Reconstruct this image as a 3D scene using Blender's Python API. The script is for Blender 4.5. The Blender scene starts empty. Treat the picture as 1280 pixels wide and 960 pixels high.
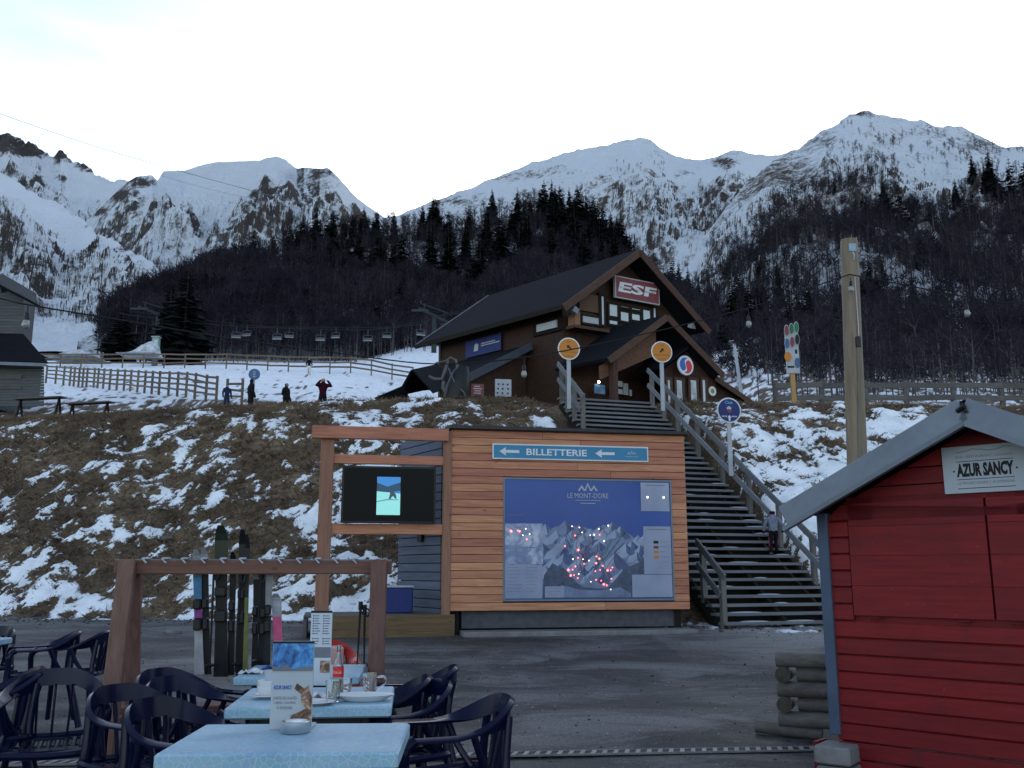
import bpy, bmesh, math, random
import numpy as np
from mathutils import Vector, Matrix, noise as mnoise

# ---------------------------------------------------------------- camera, sky, sun, exposure
SC = bpy.context.scene
COL = SC.collection
FPX = 1180.0                      # focal length in pixels of the 1280 px wide photograph
CAMZ = 1.33
THETA = math.atan(232.0 / FPX)    # camera tilted up
cam_data = bpy.data.cameras.new('camera')
cam_data.sensor_width = 36.0
cam_data.lens = 36.0 * FPX / 1280.0
cam_data.clip_start = 0.05
cam_data.clip_end = 20000.0
cam = bpy.data.objects.new('camera', cam_data)
cam.location = (0, 0, CAMZ)
cam.rotation_euler = (math.pi / 2 + THETA, 0, 0)
COL.objects.link(cam)
SC.camera = cam

SUN_EL = math.radians(13.0)       # low sun, still hidden behind the ridge
SUN_AZ = math.radians(8.0)        # to the right of straight ahead (+Y)
world = bpy.data.worlds.new('World')
SC.world = world
world.use_nodes = True
wn, wl = world.node_tree.nodes, world.node_tree.links
sky = wn.new('ShaderNodeTexSky')
sky.sky_type = 'NISHITA'
sky.sun_disc = False
sky.sun_elevation = SUN_EL
sky.sun_rotation = SUN_AZ
sky.altitude = 1300
sky.air_density = 1.0
sky.dust_density = 2.1
sky.ozone_density = 1.0
bg = wn['Background']
bg.inputs['Strength'].default_value = 0.15
# thin high cloud veil over the whole sky (soft streaks, the same in every direction)
tc = wn.new('ShaderNodeTexCoord')
mp = wn.new('ShaderNodeMapping'); mp.inputs['Scale'].default_value = (1.2, 2.2, 5.0)
nz = wn.new('ShaderNodeTexNoise'); nz.inputs['Scale'].default_value = 2.2; nz.inputs['Detail'].default_value = 6
rp = wn.new('ShaderNodeValToRGB'); rp.color_ramp.elements[0].position = 0.45; rp.color_ramp.elements[1].position = 0.80
rp.color_ramp.elements[0].color = (0.10, 0.10, 0.10, 1); rp.color_ramp.elements[1].color = (0.55, 0.55, 0.55, 1)
hs = wn.new('ShaderNodeHueSaturation'); hs.inputs['Saturation'].default_value = 0.15; hs.inputs['Value'].default_value = 1.6
hs0 = wn.new('ShaderNodeHueSaturation'); hs0.inputs['Saturation'].default_value = 0.97
mx = wn.new('ShaderNodeMixRGB')
wl.new(tc.outputs['Generated'], mp.inputs['Vector']); wl.new(mp.outputs['Vector'], nz.inputs['Vector'])
wl.new(nz.outputs['Fac'], rp.inputs['Fac']); wl.new(sky.outputs['Color'], hs.inputs['Color'])
wl.new(sky.outputs['Color'], hs0.inputs['Color'])
wl.new(rp.outputs['Color'], mx.inputs['Fac']); wl.new(hs0.outputs['Color'], mx.inputs['Color1']); wl.new(hs.outputs['Color'], mx.inputs['Color2'])
wl.new(mx.outputs['Color'], bg.inputs['Color'])

sun_data = bpy.data.lights.new('sun', 'SUN')
sun_data.energy = 2.0
sun_data.angle = math.radians(0.5)
sun_data.color = (1.0, 0.93, 0.82)
sun = bpy.data.objects.new('sun', sun_data)
sd = Vector((math.sin(SUN_AZ) * math.cos(SUN_EL), math.cos(SUN_AZ) * math.cos(SUN_EL), math.sin(SUN_EL)))
sun.rotation_euler = sd.to_track_quat('Z', 'Y').to_euler()
sun.location = (0, 0, 50)
COL.objects.link(sun)

vs = SC.view_settings
vs.view_transform = 'Standard'
vs.look = 'None'
vs.exposure = 1.27
vs.gamma = 1.0
vs.use_curve_mapping = False
SC.cycles.max_bounces = 6
SC.cycles.diffuse_bounces = 3
SC.cycles.glossy_bounces = 3
SC.cycles.transmission_bounces = 6
SC.cycles.transparent_max_bounces = 8
SC.cycles.use_denoising = True

# ---------------------------------------------------------------- helpers
CT, ST = math.cos(THETA), math.sin(THETA)
CAM = Vector((0, 0, CAMZ))

def ray(px, py):
    dx = (px - 640.0) / FPX
    dy = (480.0 - py) / FPX
    ky = CT - dy * ST
    kz = ST + dy * CT
    return Vector((dx / ky, 1.0, kz / ky))

def P(px, py, Y):                 # the point seen at a pixel, Y metres in front of the camera
    return CAM + ray(px, py) * Y

def PH(px, py, z):                # ... at height z
    r = ray(px, py)
    return CAM + r * ((z - CAMZ) / r.z)

def PW(px, py, p0, d):            # ... on the upright plane through p0 along horizontal direction d
    r = ray(px, py)
    n = Vector((-d[1], d[0]))
    t = n.dot(Vector((p0[0], p0[1]))) / n.dot(Vector((r.x, r.y)))
    return CAM + r * t

def lerp(a, b, t):
    return a + (b - a) * t

def interp(x, pts):               # piecewise linear
    if x <= pts[0][0]:
        return pts[0][1]
    for i in range(len(pts) - 1):
        if x <= pts[i + 1][0]:
            a, b = pts[i], pts[i + 1]
            return a[1] + (b[1] - a[1]) * (x - a[0]) / (b[0] - a[0])
    return pts[-1][1]

def smooth(t):
    t = min(1.0, max(0.0, t))
    return t * t * (3 - 2 * t)

def rotz(a):
    return Matrix.Rotation(a, 4, 'Z')

def frame(o, x, y, z):            # matrix from origin and three axes
    m = Matrix.Identity(4)
    for i, v in enumerate((x, y, z)):
        m[0][i], m[1][i], m[2][i] = v[0], v[1], v[2]
    m[0][3], m[1][3], m[2][3] = o[0], o[1], o[2]
    return m

class MB:
    def __init__(self):
        self.v = []; self.f = []; self.mi = []; self.m = 0
    def add(self, vs, fs):
        n = len(self.v)
        self.v += [tuple(p) for p in vs]
        for f in fs:
            self.f.append(tuple(i + n for i in f)); self.mi.append(self.m)
        return self
    def box(self, c, s, M=None):
        x, y, z = s[0] / 2, s[1] / 2, s[2] / 2
        vs = [Vector((sx * x, sy * y, sz * z)) for sz in (-1, 1) for sy in (-1, 1) for sx in (-1, 1)]
        if M is not None:
            vs = [M.to_3x3() @ p for p in vs]
        c = Vector(c)
        return self.add([c + p for p in vs], [(0, 2, 3, 1), (4, 5, 7, 6), (0, 1, 5, 4), (2, 6, 7, 3), (0, 4, 6, 2), (1, 3, 7, 5)])
    def chbox(self, c, s, b=0.006, M=None):    # box with chamfered edges
        x, y, z = s[0] / 2, s[1] / 2, s[2] / 2
        b = min(b, x * 0.8, y * 0.8, z * 0.8)
        pts = []
        ring = [(-x + b, -y), (x - b, -y), (x, -y + b), (x, y - b), (x - b, y), (-x + b, y), (-x, y - b), (-x, -y + b)]
        sc = lambda r, k: [(math.copysign(max(abs(a) - k, 0), a), math.copysign(max(abs(e) - k, 0), e)) for a, e in r]
        for zz, r in ((-z, sc(ring, b)), (-z + b, ring), (z - b, ring), (z, sc(ring, b))):
            pts += [Vector((a, e, zz)) for a, e in r]
        if M is not None:
            pts = [M.to_3x3() @ p for p in pts]
        c = Vector(c)
        fs = [tuple(range(7, -1, -1)), tuple(range(24, 32))]
        for k in range(3):
            for i in range(8):
                j = (i + 1) % 8
                fs.append((k * 8 + i, k * 8 + j, k * 8 + 8 + j, k * 8 + 8 + i))
        return self.add([c + p for p in pts], fs)
    def bar(self, p, q, w, h, up=(0, 0, 1), ch=0):   # square bar from p to q, w across, h along up
        p, q = Vector(p), Vector(q)
        d = q - p; L = d.length; d.normalize()
        u = Vector(up)
        s = d.cross(u)
        if s.length < 1e-5:
            u = Vector((0, 1, 0)); s = d.cross(u)
        s.normalize(); u = s.cross(d)
        M = frame((0, 0, 0), s, d, u)
        return self.chbox((p + q) / 2, (w, L, h), ch, M) if ch else self.box((p + q) / 2, (w, L, h), M)
    def tube(self, pts, r, n=8, cap=True, squash=1.0):
        pts = [Vector(p) for p in pts]
        k = len(pts)
        rs = r if isinstance(r, (list, tuple)) else [r] * k
        vs = []; prev = None
        for i, p in enumerate(pts):
            d = (pts[min(i + 1, k - 1)] - pts[max(i - 1, 0)]).normalized()
            if prev is None:
                a = Vector((0, 0, 1)) if abs(d.z) < 0.9 else Vector((1, 0, 0))
                u = d.cross(a).normalized()
            else:
                u = (prev - d * prev.dot(d)).normalized()
            prev = u
            w = d.cross(u)
            for j in range(n):
                t = 2 * math.pi * j / n
                vs.append(p + (u * math.cos(t) + w * math.sin(t) * squash) * rs[i])
        fs = []
        for i in range(k - 1):
            for j in range(n):
                fs.append((i * n + j, i * n + (j + 1) % n, (i + 1) * n + (j + 1) % n, (i + 1) * n + j))
        if cap:
            fs.append(tuple(range(n - 1, -1, -1))); fs.append(tuple((k - 1) * n + j for j in range(n)))
        return self.add(vs, fs)
    def lathe(self, prof, n=20, M=None, capb=True, capt=True):
        vs = []
        for r, z in prof:
            for j in range(n):
                t = 2 * math.pi * j / n
                vs.append(Vector((r * math.cos(t), r * math.sin(t), z)))
        if M is not None:
            vs = [M @ p for p in vs]
        fs = []; k = len(prof)
        for i in range(k - 1):
            for j in range(n):
                fs.append((i * n + j, i * n + (j + 1) % n, (i + 1) * n + (j + 1) % n, (i + 1) * n + j))
        if capb: fs.append(tuple(range(n - 1, -1, -1)))
        if capt: fs.append(tuple((k - 1) * n + j for j in range(n)))
        return self.add(vs, fs)
    def prism(self, poly, t, M):  # polygon in the xy plane of M, extruded t along z
        n = len(poly)
        vs = [M @ Vector((a, b, 0)) for a, b in poly] + [M @ Vector((a, b, t)) for a, b in poly]
        fs = [tuple(range(n - 1, -1, -1)), tuple(range(n, 2 * n))]
        for i in range(n):
            j = (i + 1) % n
            fs.append((i, j, n + j, n + i))
        return self.add(vs, fs)
    def slab(self, pts, t):       # polygon in space given a thickness along its normal (downwards side)
        pts = [Vector(p) for p in pts]
        nrm = (pts[1] - pts[0]).cross(pts[2] - pts[0]).normalized()
        n = len(pts)
        vs = pts + [p - nrm * t for p in pts]
        fs = [tuple(range(n)), tuple(range(2 * n - 1, n - 1, -1))]
        for i in range(n):
            j = (i + 1) % n
            fs.append((i, n + i, n + j, j))
        return self.add(vs, fs)
    def ball(self, c, r, n=10, m=6, M=None):
        vs = []; c = Vector(c); r = Vector(r) if not isinstance(r, (int, float)) else Vector((r, r, r))
        for i in range(1, m):
            ph = math.pi * i / m
            for j in range(n):
                t = 2 * math.pi * j / n
                vs.append(Vector((r.x * math.sin(ph) * math.cos(t), r.y * math.sin(ph) * math.sin(t), -r.z * math.cos(ph))))
        vs += [Vector((0, 0, -r.z)), Vector((0, 0, r.z))]
        if M is not None: vs = [M.to_3x3() @ p for p in vs]
        fs = []
        for i in range(m - 2):
            for j in range(n):
                fs.append((i * n + j, i * n + (j + 1) % n, (i + 1) * n + (j + 1) % n, (i + 1) * n + j))
        b = n * (m - 1)
        for j in range(n):
            fs.append((b, (j + 1) % n, j)); fs.append((b + 1, (m - 2) * n + j, (m - 2) * n + (j + 1) % n))
        return self.add([c + p for p in vs], fs)
    def mesh(self, name, mats, sm=None):
        me = bpy.data.meshes.new(name)
        me.from_pydata(self.v, [], self.f)
        for m in (mats if isinstance(mats, (list, tuple)) else [mats]):
            me.materials.append(m)
        if any(self.mi):
            me.polygons.foreach_set('material_index', self.mi)
        if sm is not None:
            me.polygons.foreach_set('use_smooth', [True] * len(me.polygons))
            me.set_sharp_from_angle(angle=math.radians(sm))
        me.update()
        return me
    def build(self, name, mats, parent=None, sm=None):
        return link(name, self.mesh(name, mats, sm), parent)

def link(name, me, parent=None):
    o = bpy.data.objects.new(name, me)
    COL.objects.link(o)
    o.parent = parent
    return o

def tag(o, label=None, cat=None, group=None, kind=None):
    if label: o['label'] = label
    if cat: o['category'] = cat
    if group: o['group'] = group
    if kind: o['kind'] = kind
    return o

def thing(name, label, cat, loc=(0, 0, 0), rz=0.0, group=None):
    o = bpy.data.objects.new(name, None)
    o.empty_display_size = 0.2
    COL.objects.link(o)
    o.location = loc
    o.rotation_euler = (0, 0, rz)
    return tag(o, label, cat, group)

KIDS = {}
def dup(root, loc, rz, label=None, scale=None):
    def cp(o, parent):
        c = o.copy(); COL.objects.link(c); c.parent = parent
        for k in o.children: cp(k, c)
        return c
    r = cp(root, None)
    r.location = loc; r.rotation_euler = (0, 0, rz)
    if scale: r.scale = (scale, scale, scale)
    if label: r['label'] = label
    return r

def text(s, parent, mat, M, w=None, h=None, bold=0.0, depth=0.002, name='lettering', align='CENTER', shear=0.0):
    """lettering as a thin solid; M maps its xy plane into the parent's space; fitted to w and/or h"""
    cu = bpy.data.curves.new('lettering', 'FONT')
    cu.body = s; cu.size = 1.0; cu.offset = bold; cu.extrude = 0.0; cu.resolution_u = 2; cu.shear = shear
    ob = bpy.data.objects.new('lettering', cu)
    COL.objects.link(ob)
    bpy.context.view_layer.update()
    dg = bpy.context.evaluated_depsgraph_get()
    me = bpy.data.meshes.new_from_object(ob.evaluated_get(dg))
    bpy.data.objects.remove(ob); bpy.data.curves.remove(cu)
    co = np.zeros(len(me.vertices) * 3); me.vertices.foreach_get('co', co); co = co.reshape(-1, 3)
    mn, mxx = co.min(0), co.max(0)
    sx = sy = None
    if w: sx = w / (mxx[0] - mn[0])
    if h: sy = h / (mxx[1] - mn[1])
    sx = sx or sy; sy = sy or sx
    co[:, 0] = (co[:, 0] - mn[0]) * sx; co[:, 1] = (co[:, 1] - mn[1]) * sy
    if align == 'CENTER': co[:, 0] -= (mxx[0] - mn[0]) * sx / 2
    co[:, 1] -= (mxx[1] - mn[1]) * sy / 2
    co[:, 2] = depth
    m3 = np.array(M)
    co = co @ m3[:3, :3].T + m3[:3, 3]
    me.vertices.foreach_set('co', co.ravel())
    me.materials.clear(); me.materials.append(mat)
    me.update()
    return link(name, me, parent)

def np_mesh(name, verts, faces, mats, smooth=False, attrs=None):
    """big meshes from arrays; faces (n,3) or (n,4)"""
    me = bpy.data.meshes.new(name)
    k = faces.shape[1]
    me.vertices.add(len(verts)); me.vertices.foreach_set('co', np.asarray(verts, np.float32).ravel())
    me.loops.add(faces.size); me.loops.foreach_set('vertex_index', faces.astype(np.int32).ravel())
    me.polygons.add(len(faces))
    me.polygons.foreach_set('loop_start', np.arange(0, faces.size, k, dtype=np.int32))
    me.polygons.foreach_set('use_smooth', np.full(len(faces), smooth))
    for m in (mats if isinstance(mats, (list, tuple)) else [mats]):
        me.materials.append(m)
    for an, arr in (attrs or {}).items():
        a = me.attributes.new(an, 'FLOAT', 'POINT'); a.data.foreach_set('value', np.asarray(arr, np.float32))
    me.update(calc_edges=True); me.validate()
    return me

# ---------------------------------------------------------------- materials
class NT:
    def __init__(self, name):
        self.mat = bpy.data.materials.new(name); self.mat.use_nodes = True
        self.n, self.l = self.mat.node_tree.nodes, self.mat.node_tree.links
        self.b = self.n['Principled BSDF']
    def node(self, t, **kw):
        nd = self.n.new(t)
        for k, v in kw.items():
            setattr(nd, k, v)
        return nd
    def set(self, nd, **kw):
        for k, v in kw.items():
            nd.inputs[k.replace('_', ' ')].default_value = v
    def link(self, a, b):
        self.l.new(a, b)
    def coord(self, scale=(1, 1, 1), rnd=True, out='Object'):
        t = self.node('ShaderNodeTexCoord'); m = self.node('ShaderNodeMapping')
        m.inputs['Scale'].default_value = scale
        self.link(t.outputs[out], m.inputs['Vector'])
        if rnd:
            oi = self.node('ShaderNodeObjectInfo'); mu = self.node('ShaderNodeMath', operation='MULTIPLY')
            mu.inputs[1].default_value = 57.0
            self.link(oi.outputs['Random'], mu.inputs[0]); self.link(mu.outputs[0], m.inputs['Location'])
        return m.outputs['Vector']
    def noise(self, vec, scale, detail=4, rough=0.55, out='Fac', dist=0.0):
        n = self.node('ShaderNodeTexNoise')
        self.set(n, Scale=scale, Detail=detail, Roughness=rough, Distortion=dist)
        self.link(vec, n.inputs['Vector'])
        return n.outputs[out]
    def ramp(self, fac, stops):
        r = self.node('ShaderNodeValToRGB'); e = r.color_ramp.elements
        while len(e) < len(stops): e.new(0.5)
        for i, (p, c) in enumerate(stops):
            e[i].position = p
            e[i].color = (c, c, c, 1) if isinstance(c, (int, float)) else (c[0], c[1], c[2], 1)
        self.link(fac, r.inputs['Fac'])
        return r.outputs['Color']
    def mix(self, fac, a, b, blend='MIX'):
        m = self.node('ShaderNodeMixRGB', blend_type=blend)
        for s, i in ((fac, 'Fac'), (a, 'Color1'), (b, 'Color2')):
            if hasattr(s, 'is_linked'): self.link(s, m.inputs[i])
            elif isinstance(s, (int, float)): m.inputs[i].default_value = s if i == 'Fac' else (s, s, s, 1)
            else: m.inputs[i].default_value = (s[0], s[1], s[2], 1)
        return m.outputs['Color']
    def math(self, op, a, b=None, clamp=False):
        m = self.node('ShaderNodeMath', operation=op); m.use_clamp = clamp
        for i, s in enumerate((a, b)):
            if s is None: continue
            if hasattr(s, 'is_linked'): self.link(s, m.inputs[i])
            else: m.inputs[i].default_value = s
        return m.outputs[0]
    def attr(self, name):
        a = self.node('ShaderNodeAttribute'); a.attribute_name = name
        return a.outputs['Fac']
    def bump(self, h, strength, dist):
        b = self.node('ShaderNodeBump'); self.set(b, Strength=strength, Distance=dist)
        self.link(h, b.inputs['Height']); self.link(b.outputs['Normal'], self.b.inputs['Normal'])
    def color(self, c): self.link(c, self.b.inputs['Base Color'])
    def rough(self, r):
        if hasattr(r, 'is_linked'): self.link(r, self.b.inputs['Roughness'])
        else: self.b.inputs['Roughness'].default_value = r

def plain(name, c, rough=0.6, var=0.18, scale=8.0, metal=0.0, bump=0.0, rvar=0.0, spec=None, obvar=0.12):
    """a base colour with mottling, a shade of its own for every object, and light dirt"""
    t = NT(name)
    v = t.coord()
    n1 = t.noise(v, scale, 5)
    n2 = t.noise(v, scale * 6.3, 3)
    s = t.math('ADD', t.math('MULTIPLY', n1, 0.7), t.math('MULTIPLY', n2, 0.3))
    lo = [x * (1 - var) for x in c]; hi = [min(1, x * (1 + var)) for x in c]
    col = t.ramp(s, [(0.32, lo), (0.68, hi)])
    oi = t.node('ShaderNodeObjectInfo')
    h = t.node('ShaderNodeHueSaturation')
    t.link(col, h.inputs['Color'])
    t.link(t.math('ADD', t.math('MULTIPLY', oi.outputs['Random'], 2 * obvar), 1 - obvar), h.inputs['Value'])
    t.color(h.outputs['Color'])
    if rvar:
        t.rough(t.math('ADD', t.math('MULTIPLY', n1, rvar * 2), rough - rvar, True))
    else:
        t.rough(rough)
    t.b.inputs['Metallic'].default_value = metal
    t.b.inputs['Specular IOR Level'].default_value = spec if spec is not None else (0.08 if rough > 0.7 else 0.25)
    if bump: t.bump(n2, 0.5, bump)
    return t.mat

def wood(name, c, axis=0, scale=1.0, knots=True, rough=0.65, obvar=0.25, contrast=0.35, grey=None):
    """planed or weathered timber, grain along one local axis, knots, a tone of its own per board"""
    t = NT(name)
    sc = [14.0 * scale] * 3; sc[axis] = 0.9 * scale
    v = t.coord(tuple(sc))
    g = t.noise(v, 1.6, 6, 0.65, dist=0.6)
    fine = t.noise(v, 7.0, 3)
    lo = [x * (1 - contrast) for x in c]; hi = [min(1, x * (1 + contrast)) for x in c]
    col = t.ramp(g, [(0.3, lo), (0.5, c), (0.72, hi)])
    if knots:
        kv = t.coord(tuple([3.4 if i == axis else 6.5 for i in range(3)]))
        vo = t.node('ShaderNodeTexVoronoi'); t.set(vo, Scale=1.0, Randomness=1.0); t.link(kv, vo.inputs['Vector'])
        kd = t.ramp(vo.outputs['Distance'], [(0.05, 1.0), (0.14, 0.0)])
        kn = t.noise(kv, 0.8, 2)
        kk = t.math('MULTIPLY', kd, t.ramp(kn, [(0.5, 0.0), (0.56, 0.85)]))
        col = t.mix(kk, col, [x * 0.28 for x in c])
    if grey:
        gv = t.coord((1.0, 1.0, 1.0))
        col = t.mix(t.ramp(t.noise(gv, 2.2, 5), [(0.4, 0.0), (0.7, 0.8)]), col, grey)
    oi = t.node('ShaderNodeObjectInfo'); h = t.node('ShaderNodeHueSaturation')
    t.link(col, h.inputs['Color'])
    t.link(t.math('ADD', t.math('MULTIPLY', oi.outputs['Random'], 2 * obvar), 1 - obvar), h.inputs['Value'])
    t.link(t.math('ADD', t.math('MULTIPLY', oi.outputs['Random'], 0.02), 0.49), h.inputs['Hue'])
    t.color(h.outputs['Color'])
    t.rough(rough); t.b.inputs['Specular IOR Level'].default_value = 0.2
    t.bump(t.math('ADD', g, t.math('MULTIPLY', fine, 0.4)), 0.35, 0.004)
    return t.mat

def emit(name, c, strength):
    t = NT(name)
    t.b.inputs['Base Color'].default_value = (c[0], c[1], c[2], 1)
    t.b.inputs['Emission Color'].default_value = (c[0], c[1], c[2], 1)
    t.b.inputs['Emission Strength'].default_value = strength
    return t.mat

def glass(name, c=(0.95, 0.97, 0.97), rough=0.02):
    t = NT(name)
    t.set(t.b, Base_Color=(c[0], c[1], c[2], 1), Roughness=rough, IOR=1.45)
    t.b.inputs['Transmission Weight'].default_value = 1.0
    return t.mat

# ---------------------------------------------------------------- the lie of the land
YARD = [(-40, 0.0), (3.2, 0.0), (4.9, -0.06), (6.5, -0.085), (7.6, -0.085), (12, 0.03), (18.5, 0.22), (24, 0.32)]
FOOT = [(-60, 24), (-12, 21.6), (-6, 21.0), (-2, 20.3), (2.5, 20.2), (4.0, 19.4), (7.0, 19.9), (12, 21.5), (60, 26)]
CREST = [(-60, 36), (-16, 30.8), (-13, 29.6), (-8, 28.0), (-2, 26.9), (3, 27.2), (8, 27.9), (14, 28.6), (60, 36)]
CRZ = 6.16

# the staircase cuts a straight groove into the bank
_s0 = P(905, 783, 18.5); _s1 = P(700, 498.6, 26.7)
_sd = Vector((_s1.x - _s0.x, _s1.y - _s0.y)); _sl = _sd.length; _sd.normalize()
def stair_cut(x, y, z):
    u = (x - _s0.x) * _sd.x + (y - _s0.y) * _sd.y
    w = (x - _s0.x) * _sd.y - (y - _s0.y) * _sd.x
    if -0.6 < w < 3.45 and 0.0 < u < _sl + 1.5:
        zs = 0.24 + min(u / _sl, 1.0) * (_s1.z - 0.24) - 0.62
        k = smooth((w + 0.6) / 0.5) * smooth((3.45 - w) / 0.5)
        return lerp(z, min(z, zs), k), k
    return z, 0.0

def fbm(x, y, z=0.0, s=1.0, o=5):
    return mnoise.fractal(Vector((x * s, y * s, z * s)), 1.0, 2.0, o)

def zone_px(x, y):
    return 640 + 1180 * x / max(y, 1.0) * CT

BEYOND_L = [(0, 0.0), (36, 0.160), (42, 0.157), (48, 0.167), (55, 0.180), (75, 0.194), (100, 0.213), (125, 0.217), (170, 0.222)]
BEYOND_R = [(0, 0.0), (33, 0.171), (45, 0.175), (60, 0.184), (80, 0.199), (100, 0.215), (170, 0.25)]
def beyond(x, y, cy):
    """height past the crest"""
    px = zone_px(x, y)
    zl = CAMZ + y * interp(y, [(cy, (CRZ - CAMZ) / cy)] + [p for p in BEYOND_L[1:] if p[0] > cy])
    zr = CAMZ + y * interp(y, [(cy, (CRZ - CAMZ) / cy)] + [p for p in BEYOND_R[1:] if p[0] > cy])
    zc = CRZ + 0.05 + max(0, y - 50) * 0.30
    wl = 1 - smooth((px - 430) / 110)
    wr = smooth((px - 880) / 90)
    return zl * wl + zr * wr + zc * (1 - wl - wr)

def T(x, y, bumps=True):
    fy, cy = interp(x, FOOT), interp(x, CREST)
    zy = interp(min(y, fy), YARD)
    if y <= fy:
        z = zy
        if bumps: z += 0.012 * fbm(x, y, 0, 0.6, 3)
        return z
    if y <= cy:
        t = (y - fy) / (cy - fy)
        s = t * 0.80 + 0.20 * smooth(t) + 0.05 * math.sin(math.pi * t)
        z = zy + (CRZ - zy) * s
        if bumps:
            k = min(1, t * 6) * (0.45 + 0.55 * min(1, (1 - t) * 5))
            z += k * (0.26 * fbm(x, y, 3.1, 0.45, 3) + 0.15 * fbm(x, y, 7.7, 1.7, 4) + 0.06 * abs(fbm(x, y, 2.2, 4.5, 3)))
            z = stair_cut(x, y, z)[0]
        return z
    z = beyond(x, y, cy)
    if bumps and y < cy + 4: z = stair_cut(x, y, z)[0]
    if bumps:
        z += min(1, (y - cy) / 8) * 0.12 * fbm(x, y, 1.0, 0.35, 3) + 0.05 * fbm(x, y, 7.7, 2.0, 2)
    return z

def snow_at(x, y):
    """how far a spot is snow covered (0 bare, 1 snow)"""
    fy, cy = interp(x, FOOT), interp(x, CREST)
    n = mnoise.fractal(Vector((x * 1.25, y * 2.1, 11.3)), 0.30, 2.0, 6) * 0.44 + 0.26 * fbm(x, y, 4.0, 0.28, 3)
    if y > fy and stair_cut(x, y, 99.0)[1] > 0.3: return 0.0
    if y < fy - 0.35:
        b = -0.62 + 0.5 * smooth((y - fy + 3.0) / 3.0) * (1 if x > 3.0 else 0.45)
    elif y < cy:
        t = (y - fy) / (cy - fy)
        b = interp(x, [(-16, -0.23), (-9, -0.17), (-5.5, -0.04), (-1, 0.03), (3, 0.05), (6.5, 0.16), (12, 0.08), (18, -0.02)])
        b += interp(t, [(-0.05, 0.16), (0.06, 0.24), (0.16, 0.06), (0.8, 0.0), (0.92, -0.06), (1.0, -0.30)])
        if x > 6: b += 0.05 - 0.15 * smooth((x - 9) / 5)
    else:
        px = zone_px(x, y)
        b = interp(y, [(cy, -0.36), (cy + 4, -0.40), (44, -0.30), (50, 0.0), (58, 0.26), (80, 0.45), (150, 0.65)])
        if px > 880: b = interp(y, [(cy, -0.2), (32, -0.15), (45, -0.05), (60, 0.0), (150, 0.1)])
    return min(1.0, max(0.0, (n + b + 0.06) / 0.22))

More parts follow.
